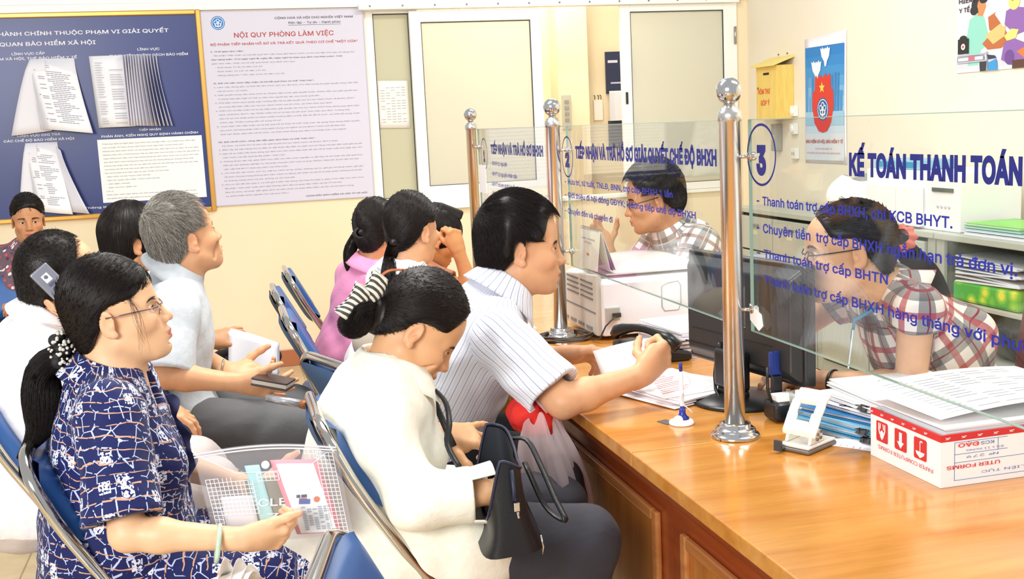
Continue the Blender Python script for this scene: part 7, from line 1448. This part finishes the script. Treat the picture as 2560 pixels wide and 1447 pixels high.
# ---- clerks -----------------------------------------------------------------------------------
def glasses_on(ob, H, col='2a2a30'):
    mb = MB()
    for y in (1, -1):
        mb.tube([H.w(.105-.006*abs(sin(a)), y*.033+.025*cos(a), .002+.0145*sin(a)) for a in [2*pi*i/18 for i in range(18)]], .0016, 6, closed=True); mb.tube([H.w(.102, y*.058, .008), H.w(.085, y*.072, .010), H.w(.03, y*.084, .016), H.w(-.01, y*.085, .02)], .0018, 6)
    mb.tube([H.w(.105, -.010, .006), H.w(.110, 0, .009), H.w(.105, .010, .006)], .0014, 6); mb.build('glasses', M(col, .3, .2), ob)
def clerk_far():
    H = Head((1.612, 4.055, 1.180), 163, -9, 0, 1.0, True)
    hL = hand(A3(1.45, 4.04, .81), (-.9, .35, .0), (0, .2, -1), -1, 1.); hR = hand(A3(1.44, 4.14, .99), (-.45, -.05, .75), (.2, -.9, .1), 1, 1., ((20, 25, 15),)*4)
    B = Body(H, (1.695, 4.06, 1.055), (1.93, 4.09, .61), ((1.735, 3.905, 1.015), (1.71, 4.235, 1.02)), ((1.60, 3.86, .82), (1.56, 4.26, .82)), ((1.45, 4.04, .81), (1.44, 4.14, .99)), ((1.72, 3.98, .57), (1.72, 4.2, .57)), ((1.75, 3.98, .09), (1.75, 4.2, .09)), True, .95)
    ob = person('clerk in black and white plaid shirt behind the middle glass screen', H, B, 'd59a72', 'b5675a', (hR, hL), h=.0075, hh=.0034)
    mat = clothmat('grey_plaid_cloth', plaid(('f0ecec', '4a5054', '8d6a66', 'c9b4ac'), .105), rough=.8); u = B.fr[2]
    cloth(ob, B, B.torso(.013)+[ellp(B.P, np.eye(3), (.16, .19, .12), .06), sleeve(B, 0, .85, .070, .074), sleeve(B, 1, .85, .070, .074), plane(A3(0, 0, -1), A3(0, 0, .52)), neckhole(B, H), vneck(B, .06, .03)], .006, mat, 'shirt', .006, 29); collar(ob, H, B.N+u*.006, B.fr, mat, .062, .034, .028, .055, 36)
    trousers(ob, B, '2a2d36', .8, 1., 14)
    short_hair(ob, H, 101, .05, 2600, 7, th=.018, lift=.005, fwd=.6, srad=.0009, front=.098, fx=.082, side=.02, sx=.030, neck=-.07, nx=-.095, earx=.0, earz=.034, trim=True); glasses_on(ob, H)
def clerk_near():
    H = Head((1.500, 2.480, 1.142), 157, -2, 0, 1.04, cz=.82)
    hL = hand(A3(1.475, 2.57, .802), (-.75, .55, .02), (0, .1, -1), -1, .98, ((30, 35, 25),)*4); hR = hand(A3(1.44, 2.70, .80), (-.6, -.5, -.1), (0, .1, -1), 1, .98)
    B = Body(H, (1.615, 2.50, 1.035), (1.92, 2.52, .61), ((1.60, 2.345, 1.015), (1.60, 2.655, 1.01)), ((1.60, 2.37, .815), (1.42, 2.80, .845)), ((1.475, 2.57, .802), (1.44, 2.70, .80)), ((1.66, 2.42, .57), (1.66, 2.62, .57)), ((1.70, 2.42, .09), (1.7, 2.62, .09)), wide=1.02)
    ob = person('clerk in red and grey plaid blouse writing behind the near glass screen', H, B, 'e2b08a', 'b5605a', (hL, hR), hh=.0028)
    mat = clothmat('red_plaid_cloth', plaid(('eadfd8', '4d4c50', 'a8323f', '7a2a35'), .115), rough=.8); u = B.fr[2]
    cloth(ob, B, B.torso(.013)+[ellp(B.P, np.eye(3), (.16, .19, .12), .06), sleeve(B, 0, .22, .054, .058), sleeve(B, 1, .22, .054, .058), plane(A3(0, 0, -1), A3(0, 0, .52)), neckhole(B, H), vneck(B, .07, .035)], .0055, mat, 'blouse', .006, 33); collar(ob, H, B.N+u*.004, B.fr, mat, .060, .026, .026, .05, 38)
    trousers(ob, B, '2a2d36', .8, 1., 15); tie = H.w(-.118, 0, .03)
    tied_hair(ob, H, tie, [tie, A3(1.665, 2.485, 1.135), A3(1.715, 2.47, 1.07), A3(1.745, 2.455, 1.0), A3(1.755, 2.45, .96)], [.014, .026, .032, .026, .005], 111, n=3600, m=14, tn=700, th=.007, srad=.0007); glasses_on(ob, H)
    mb = MB(); d = nrm(A3(1.665, 2.485, 1.135)-tie); x, y, _ = basis(d); R = random.Random(5)
    mb.smooth = True; mb.sheet(lambda u_, v: tuple(Vector(tie+d*.006)+(x*cos(2*pi*u_)+y*sin(2*pi*u_))*(.022+.016*(1+.25*sin(18*pi*u_))*sin(pi*v))+Vector(d)*(.028*(v-.5)*(1+.2*sin(14*pi*u_)))), 72, 8); mb.build('hair_tie', M('c8604e', .6), ob)
    c = A3(1.49, 2.545, .803); ax = nrm(A3(-.125, .2, -.01)); x, y, _ = basis(ax); MB().tube([Vector(c)+x*(.032*cos(a))+y*(.028*sin(a)) for a in [2*pi*i/24 for i in range(24)]], .0065, 10, closed=True, flat=.45).build('wristwatch', M('3c3a38', .35, .3), ob)
    # badge on a blue lanyard
    b0 = A3(1.470, 2.425, .915); g = MB(); w = nrm(A3(.5, .87, 0)); t_ = nrm(A3(-.87, .5, .12)); up_ = np.cross(t_, w); up_ = up_ if up_[2] > 0 else -up_
    g.add([tuple(b0+w*a*.030+up_*b_*.046+t_*c_) for c_ in (0, .003) for b_ in (-1, 1) for a in (-1, 1)], [(0, 2, 3, 1), (4, 5, 7, 6), (0, 1, 5, 4), (2, 6, 7, 3), (0, 4, 6, 2), (1, 3, 7, 5)]); bd = g.build('name_badge', M('e3edf2', .3), ob); bd['_o'] = ob['_o']
    g = MB(); g.add([tuple(b0+w*a*.029+up_*b_+t_*.0036) for b_ in (.020, .045) for a in (-1, 1)], [(0, 1, 3, 2)]); g.add([tuple(b0+w*a*.029-up_*b_*1.+t_*-.0006) for b_ in (-.045, -.020) for a in (-1, 1)], [(0, 1, 3, 2)]); g.build('badge_header', M('5b9fc0', .4), bd)
    mb = MB()
    for s in (1, -1): mb.tube([tuple(b0+up_*.046), tuple(b0+up_*.07+w*.006*s), tuple(lerp(b0, B.N, .6)+B.fr[0]*.06+w*.025*s), tuple(B.N+B.fr[0]*.045+w*.05*s-A3(0, 0, .0)), tuple(B.N+w*.055*s-B.fr[0]*.03+A3(0, 0, .01))], .004, 8, flat=.4)
    mb.build('lanyard', M('3f7fa0', .5), ob)
PEOPLE = [woman_navy, woman_cream, man_striped, man_grey, man_phone, woman_floral, person_bob, woman_pink, woman_white, person_resting, clerk_far, clerk_near]
for p_ in PEOPLE: p_()
for o_ in bpy.data.objects:
    if '_o' in o_: del o_['_o']
# ================================================================== HELD AND LYING THINGS
# clear zip folder held by the woman in navy blouse: plane through four corners
CLR = glassmat('clear_vinyl', (.97, .97, .98), 1.4, .16, 'f4f2f6', .06)
t = thing('zip_folder', 'clear vinyl zip folder with white grid print held by woman in navy blouse', 'folder', (.05, 2.2, .72))
bl, br, tl, tr = A3(-.068, 2.185, .715), A3(.198, 2.165, .702), A3(-.098, 2.225, .890), A3(.180, 2.225, .872)
bn = nrm(np.cross(br-bl, tl-bl))
if bn[1] > 0: bn = -bn
def bagp(u, v, d=0., bul=1.): p = (bl*(1-u)+br*u)*(1-v)+(tl*(1-u)+tr*u)*v+A3(0, 0, .012*sin(pi*u)*v*v); return p+bn*(d+bul*.010*sin(pi*u)*sin(pi*min(1, v*1.1))+.0025*sin(9*u+5*v)*v*(1-u))
MB().sheet(lambda u, v: tuple(bagp(u, v, .004)), 26, 18).build('front_film', CLR, t); MB().sheet(lambda u, v: tuple(bagp(1-u, v, -.012, -.6)), 26, 18).build('back_film', CLR, t)
mb = MB()
for v0 in (.985, .955): mb.tube([tuple(bagp(k/24, v0, .0045)) for k in range(25)], .0016, 6)
mb.build('zip_ridge', M('e9e9ee', .3), t)
def bagline(mb, pts, w, d=.0055):
    for (a, b) in zip(pts[:-1], pts[1:]):
        A_, B_ = bagp(*a, d), bagp(*b, d); q = nrm(np.cross(B_-A_, bn))*w/2; mb.add([tuple(A_-q), tuple(B_-q), tuple(B_+q), tuple(A_+q)], [(0, 1, 2, 3)])
mb = MB()
for (u0, u1, v0, v1, nu, nv, cut) in ((.04, .36, .05, .70, 11, 15, lambda u, v: v < .72-.9*max(0, .0+u-.05)*.25 and not (v < .30 and u > .1)), (.845, .965, .02, .93, 4, 21, lambda u, v: True), (.40, .55, .64, .72, 5, 2, lambda u, v: True), (.70, .86, .86, .95, 5, 2, lambda u, v: u > .70+(.95-v)*1.4)):
    for i in range(nu+1):
        u = u0+(u1-u0)*i/nu
        for j in range(nv):
            a, b = v0+(v1-v0)*j/nv, v0+(v1-v0)*(j+1)/nv
            if cut(u, (a+b)/2): bagline(mb, [(u, a), (u, b)], .0011)
    for j in range(nv+1):
        v = v0+(v1-v0)*j/nv
        for i in range(nu):
            a, b = u0+(u1-u0)*i/nu, u0+(u1-u0)*(i+1)/nu
            if cut((a+b)/2, v): bagline(mb, [(a, v), (b, v)], .0011)
bagline(mb, [(.05, .95), (.26, .74), (.46, .73)], .0012); bagline(mb, [(.93, .93), (.74, .74), (.46, .73)], .0012)
mb.build('printed_grid', M('f7f7fa', .4), t)
BX = (Vector(nrm(br-bl)), Vector(nrm(np.cross(bn, br-bl)*-1))); 
if BX[1].z < 0: BX = (BX[0], -BX[1])
lettering('CLEAR', tuple(bagp(.36, .375, -.0035)), M('fbfbfd', .4), BX, t, w=.098, cap=.020, bold=.012, off=.0005); lettering('7', tuple(bagp(.41, .24, .007)), M('fbfbfd', .4), BX, t, cap=.016, w=.02, bold=.0)
mb = MB(); c = bagp(.475, .80, .008); mb.add([tuple(c+np.array(BX[0])*(.008*cos(a))+np.array(BX[1])*(.008*sin(a))) for a in [2*pi*i/18 for i in range(18)]], [tuple(range(18))]); mb.build('snap_button', M('f4f4f6', .3), t)
def incard(name, label, cat, u0, u1, v0, v1, d, mat, tilt=0.):
    o = thing(name, label, cat, tuple(bagp((u0+u1)/2, v0))); MB().sheet(lambda u, v: tuple(bagp(u0+(u1-u0)*u+tilt*v, v0+(v1-v0)*v, d)), 6, 6, .0006).build('sheet', mat, o); return o
o = incard('printed_form', 'white card with pink border and small colour logo inside the clear folder', 'form', .59, .93, .05, .84, -.0005, M('e58f9c', .6), -.08)
MB().sheet(lambda u, v: tuple(bagp(.622+.265*u-.08*(v*.92+.0), .06+.74*v, .0006)), 6, 6).build('white_panel', M('fbfbfb', .6), o)
mb = MB(); R = random.Random(8)
for i in range(11):
    for j in range(5):
        if R.random() < .8: bagline(mb, [(.66+.040*j, .10+.024*i), (.69+.040*j, .10+.024*i)], .0028, .0014)
mb.build('printed_text', M('a9bcc9', .7), o); 
mb = MB(); bagline(mb, [(.655, .405), (.735, .40)], .010, .0016); mb.build('logo_blue_bar', M('3d5fa4', .5), o); mb = MB(); bagline(mb, [(.66, .425), (.715, .425)], .006, .0018); mb.build('logo_red_bar', M('c8655f', .5), o); mb = MB(); bagline(mb, [(.645, .46), (.672, .46)], .006, .0018); bagline(mb, [(.68, .46), (.72, .462)], .006, .0018); mb.build('logo_line', M('3a3f66', .5), o)
mb = MB(); c = bagp(.785, .42, .002); mb.add([tuple(c+np.array(BX[0])*(.006*cos(a))+np.array(BX[1])*(.006*sin(a))) for a in [2*pi*i/18 for i in range(18)]], [tuple(range(18))]); mb.build('orange_seal', M('d2703c', .5), o)
incard('teal_card', 'pale teal strip of card standing inside the clear folder', 'card', .355, .46, .16, .80, -.0065, M('a9d8d8', .5), -.03)
incard('document_wad', 'folded white papers at the left inside the clear folder', 'paper', .10, .33, .10, .50, -.006, M('dfdde2', .7), .01)
incard('brown_card', 'dark olive card behind the lettering inside the clear folder', 'card', .30, .60, .12, .66, -.0095, M('8a8776', .6), 0.)
# newspaper under her wrist
t = thing('folded_newspaper', 'crumpled folded newspaper on the lap under the jade bangle', 'newspaper', (0, 2.06, .68)); mb = MB()
for k in range(6):
    a = -.5+.25*k
    mb.sheet(lambda u, v, k=k, a=a: (-.125+.035*u*cos(a)+.115*v*(1-.08*k)+.012*sin(5*v+k), 2.045-.02*k*.4+.045*(u-.5)*cos(a)+.01*sin(7*v+2*k), .672+.018*sin(pi*u)*(.5+v)+.010*k*v+.006*sin(9*v+k)), 8, 12, .0006)
mb.build('pages', M('ece7e1', .8, noise=.05, scale=60), t); mb = MB(); mb.box((-.085, 1.995, .645), (-.05, 2.005, .69), .3); mb.build('fold_band', M('7d776e', .5), t)
# black handbag on the lap of the woman in cream blouse
t = thing('handbag', 'black leather handbag open on the lap of the woman in cream blouse', 'bag', (.53, 2.27, .62)); LEA = M('17171a', .36, bump=.15, scale=300.)
HB = Matrix.Translation((.530, 2.225, .628))@Matrix.Rotation(radians(-8), 4, 'Z')@Matrix.Rotation(radians(-6), 4, 'Y')
def hbp(x, y, z): return tuple(HB@Vector((x, y, z)))
def body(u, v):
    a = 2*pi*u; n = 5; cx, cy = cos(a), sin(a); q = (abs(cx)**n+abs(cy)**n)**(-1/n); w = .066-.022*v-.010*sin(pi*v); l = .155-.01*v
    return hbp(cx*q*w, .02+cy*q*l+.0, .012+.185*v-.018*(cx*q)**2*v*(1 if cy < 0 else 0)-.012*v*cos(2*a)-.10*v*max(0., -cx*q))
mb = MB(); mb.sheet(body, 56, 16); mb.build('leather_body', LEA, t); mb = MB(); mb.sheet(lambda u, v: body(u, 0) if v < .01 else tuple(Vector(body(u, 0))*(1-v)+Vector(hbp(0, .02, .001))*v), 56, 4); mb.build('base', LEA, t)
mb = MB(); mb.sheet(lambda u, v: tuple(Vector(body(1-u, 1-.55*v))*(1-.10)+Vector(hbp(0, .02, .18*(1-.55*v)))*.10), 56, 6); mb.build('lining', M('20242e', .7), t)
mb = MB(); mb.tube([body(k/48, 1.) for k in range(48)], .0035, 8, closed=True); mb.build('rim_piping', M('1c2238', .45), t)
mb = MB(); mb.tube([hbp(.02, -.130, .19), hbp(.018, -.138, .15), hbp(.016, -.142, .13)], .0045, 8); mb.build('zip_band', M('20283f', .5), t)
mb = MB(); mb.box(tuple(Vector(hbp(.018, -.147, .118))-Vector((.006, .003, .009))), tuple(Vector(hbp(.018, -.147, .118))+Vector((.006, .003, .009)))); mb.tube([hbp(.018, -.149, .108), hbp(.019, -.150, .095)], .003, 8); mb.build('zip_pull', CHROME, t, bevel=.002)
mb = MB(); mb.tube([hbp(.056, -.130, .004), hbp(.060, -.132, .02), hbp(.058, -.132, .045)], .002, 6); mb.build('metal_trim', CHROME, t)
def strap(pts, nm):
    S_ = spline(pts, 26); m = MB(); m.tube([tuple(p) for p in S_], .0075, 10, flat=.55); m.build(nm, LEA, t)
strap([A3(.435, 2.235, .79), A3(.418, 2.272, .835), A3(.430, 2.30, .875), A3(.432, 2.35, .91), A3(.408, 2.40, .935), A3(.42, 2.43, .90), A3(.45, 2.37, .80)], 'handle'); strap([A3(.568, 2.33, .815), A3(.60, 2.30, .815), A3(.612, 2.24, .775), A3(.622, 2.17, .72), A3(.630, 2.13, .685), A3(.605, 2.19, .70), A3(.585, 2.27, .775)], 'handle')
# plastic carrier bag with something red between the man and the counter
t = thing('carrier_bag', 'milky translucent carrier bag hanging between the striped-shirt man and the counter', 'bag', (.80, 2.60, .50)); FILM = glassmat('carrier_film', (.94, .90, .91), 1.4, .58, 'f6eaee', .25)
def cb(u, v):
    a = 2*pi*u; g = (sin(pi*min(1, .22+v*.66)))**.7; wob = 1+.13*sin(4*a+2)+.07*sin(9*a+5*v)+.04*sin(17*a+9*v); r = g*wob; k = max(0., v-.82)*5
    return (.768+.078*r*cos(a)-.05*v, 2.585+.115*r*sin(a)+.03*v, .39+.385*v+.02*k*sin(6*a)+.02*k*cos(3*a))
MB().sheet(cb, 72, 30).build('film', FILM, t); mb = MB()
mb.tube([tuple(p) for p in spline([A3(.735, 2.60, .79), A3(.70, 2.63, .835), A3(.69, 2.66, .83), A3(.72, 2.67, .79)], 14)], .008, 8, flat=.4); mb.build('handle', FILM, t)
t = thing('red_bundle', 'bright red knitted bundle poking out of the milky carrier bag', 'bundle', (.74, 2.65, .70)); V, Q = nets([ellp((.700, 2.665, .775), np.eye(3), (.050, .055, .048), .02), ellp((.728, 2.635, .750), np.eye(3), (.032, .04, .032), .03)], .005, wrinkle(.007, 1.6, 3)); np_object('knit', V, [Q], M('e0281f', .75, bump=.6, scale=160.), t)
t = thing('dark_parcel', 'dark navy parcel inside the lower half of the milky carrier bag', 'parcel', (.75, 2.58, .5)); V, Q = nets([ellp((.752, 2.585, .585), np.eye(3), (.066, .085, .10), .02)], .007, wrinkle(.006, 1., 5)); np_object('wrapping', V, [Q], M('14141c', .6), t)
# sheet held by the man in striped shirt
t = thing('paper_sheet', 'blank white sheet held up by the man in striped shirt over the counter', 'sheet of paper', (1.0, 2.78, .83)); c00, c10, c01, c11 = A3(.945, 2.795, .822), A3(1.045, 2.735, .838), A3(.930, 2.82, .885), A3(1.082, 2.795, .912)
MB().sheet(lambda u, v: tuple((c00*(1-u)+c10*u)*(1-v)+(c01*(1-u)+c11*u)*v+A3(-.008, -.016, .006)*sin(pi*u)*(.4+.6*v)), 12, 10, .0005).build('sheet', M('fbfbfb', .7), t)
# wallet and pen case of the grey-haired man
t = thing('wallet', 'dark brown wallet held by the grey-haired man on his knee', 'wallet', (.095, 3.25, .785)); Mx = Matrix.Translation((.098, 3.265, .792))@Matrix.Rotation(radians(-25), 4, 'Z')@Matrix.Rotation(radians(10), 4, 'Y')
def obx(mb, Mx, lo, hi): mb.add([Mx@Vector((x, y, z)) for z in (lo[2], hi[2]) for y in (lo[1], hi[1]) for x in (lo[0], hi[0])], [(0, 2, 3, 1), (4, 5, 7, 6), (0, 1, 5, 4), (2, 6, 7, 3), (0, 4, 6, 2), (1, 3, 7, 5)]); return mb
obx(MB(), Mx, (-.055, -.035, .006), (.055, .035, .012)).build('cover', M('3d2a24', .35), t, bevel=.002); obx(MB(), Mx, (-.055, -.035, -.012), (.055, .035, -.006)).build('cover', M('3d2a24', .35), t, bevel=.002); obx(MB(), Mx, (-.052, -.033, -.0055), (.052, .034, .0055)).build('inner_pages', M('c9c2b8', .6), t)
t = thing('pen_case', 'silver tube with brown cap lying under the wallet of the grey-haired man', 'tube', (.13, 3.2, .75)); a_, b_ = A3(.075, 3.215, .758), A3(.165, 3.165, .742); d_ = nrm(b_-a_); MB().tube([tuple(a_), tuple(b_)], .0115, 16).build('barrel', M('c5c9d2', .25, .7), t); MB().tube([tuple(b_+d_*.0015), tuple(b_+d_*.022)], .0125, 16).build('cap', M('a4693c', .4), t)
# mobile phone
t = thing('mobile_phone', 'silver slider mobile phone held to the ear of the man in white shirt', 'mobile phone', (-.425, 2.96, 1.158)); ph = A3(-.425, 2.962, 1.158); pl_ = nrm(A3(.50, -.03, -.62)); pw = nrm(np.cross(pl_, A3(.18, -.98, .1))); pn_ = np.cross(pw, pl_); pn_ = pn_ if pn_[1] < 0 else -pn_
def pbx(mb, l0, l1, w0, w1, n0, n1): mb.add([tuple(ph+pl_*l+pw*w+pn_*n) for n in (n0, n1) for w in (w0, w1) for l in (l0, l1)], [(0, 2, 3, 1), (4, 5, 7, 6), (0, 1, 5, 4), (2, 6, 7, 3), (0, 4, 6, 2), (1, 3, 7, 5)]); return mb
pbx(MB(), -.056, .056, -.026, .026, -.012, .0).build('keypad_half', M('3a2c2c', .35), t, bevel=.004); pbx(MB(), -.054, .058, -.025, .025, .0005, .009).build('back_shell', M('8d8f9c', .3, .5), t, bevel=.005, seg=3); pbx(MB(), -.034, -.012, -.009, .009, .0092, .0105).build('camera_plate', M('e6e6ea', .25), t, bevel=.002)
mb = MB(); mb.lathe([(.005, 0), (.005, .001), (.003, .0012)], tuple(ph-pl_*.026+pn_*.0108), tuple(pn_), 16); mb.build('lens', M('6b6c78', .15), t); pbx(MB(), -.008, .0, -.009, .009, .0092, .0098).build('speaker_slot', M('55566a', .3), t)
# papers of the person with the bob
t = thing('paper_sheaf', 'white paper sheaf held out by the person with bobbed hair', 'sheet of paper', (.05, 3.9, .70)); mb = MB()
for k in range(3): mb.sheet(lambda u, v, k=k: (-.03+.16*u+.01*v+.004*k, 3.93-.10*u+.05*v+.006*k+.02*sin(pi*u)*(1-v), .69+.02*(1-u)+.125*v-.03*u*v-.012*(u-.5)**2+.004*k), 10, 8, .0006)
mb.build('sheets', M('f6f4fa', .75), t)
t = thing('black_bag', 'black bag on the lap of the person with bobbed hair', 'bag', (.02, 4.0, .65)); V, Q = nets([ellp((.03, 4.04, .715), np.eye(3), (.13, .10, .055), .02)], .008, wrinkle(.005, 1., 8)); np_object('fabric', V, [Q], M('141416', .6), t)
# shoulder bag of the woman in white
t = thing('shoulder_bag', 'small brown strapped shoulder bag worn by the woman in white blouse', 'bag', (.50, 3.9, .80)); S_ = spline([A3(.61, 3.93, 1.005), A3(.545, 3.905, 1.01), A3(.505, 3.905, .98), A3(.490, 3.90, .93), A3(.495, 3.895, .88), A3(.50, 3.89, .84)], 20); mb = MB(); mb.tube([tuple(p) for p in S_], .011, 10, flat=.4); mb.build('strap', M('a0552c', .5), t); V, Q = nets([ellp((.50, 3.86, .77), np.eye(3), (.11, .05, .085), .02)], .008, wrinkle(.003)); np_object('pouch', V, [Q], M('b9aa96', .6), t)
# ------------------------------------------------------------------ office chairs behind the counter
def office_chair(x, y, rz, col, label, arms=True, zb=.84, hb=.27):
    t = thing('office_chair', label, 'chair', (x, y, 0)); t['_o'] = (0, 0, 0); PD = M(col, .55, noise=.06, scale=50); PK = M('1d1d20', .45)
    def cush(cx, cy, cz, ax, ay, az, R=None): return nets([ellp((cx, cy, cz), np.eye(3) if R is None else R, (ax, ay, az), 0), ] , .012)
    mb = MB(); mb.smooth = True
    def sup(u, v, c, r, n=4):
        a, b = 2*pi*u, pi*(v-.5); p = lambda q: abs(q)**(2/n)*(1 if q >= 0 else -1); return (c[0]+r[0]*p(cos(b))*p(cos(a)), c[1]+r[1]*p(cos(b))*p(sin(a)), c[2]+r[2]*p(sin(b)))
    mb.sheet(lambda u, v: sup(u, v, (0, 0, .47), (.23, .24, .045)), 36, 16); mb.build('seat', PD, t); mb = MB(); mb.sheet(lambda u, v: (lambda p: (p[0]-.16*(p[2]-.5)+.10*(p[1]/.22)**2, p[1], p[2]))(sup(u, v, (-.24, 0, zb), (.045, .22, hb))), 36, 20); mb.build('backrest', PD, t)
    mb = MB(); mb.tube([(-.05, 0, .43), (-.24, 0, .44), (-.30, 0, .55), (-.29, 0, .66)], .022, 10, flat=.6); mb.build('back_support', PK, t); MB().lathe([(.028, .1), (.028, .28), (.02, .28), (.02, .42)], (0, 0, 0), n=18).build('gas_column', PK, t)
    for k in range(5):
        a = 2*pi*k/5+.3; MB().tube([(0, 0, .10), (.15*cos(a), .15*sin(a), .095), (.28*cos(a), .28*sin(a), .07)], [.03, .024, .016], 10).build('base_leg', PK, t); MB().lathe([(.026, -.012), (.028, 0), (.026, .012)], (.28*cos(a), .28*sin(a), .030), (-sin(a), cos(a), 0), 16).build('castor', M('2c2c2e', .5), t)
    if arms:
        for s in (1, -1): mb = MB(); mb.tube(rpath([(-.27, s*.25, .66), (-.10, s*.27, .69), (.12, s*.27, .68), (.15, s*.26, .60), (.05, s*.24, .45)], 6, .06), .018, 10, flat=.7); mb.build('armrest', PK, t)
    t.rotation_euler = (0, 0, radians(rz)); t['_o'] = (x, y, 0); return t
office_chair(2.02, 2.52, 178, '5e2228', 'dark red office chair behind the clerk in red plaid'); office_chair(1.84, 4.12, 182, '8b97a8', 'grey-blue office chair behind the clerk in black and white plaid', True, .73, .19)
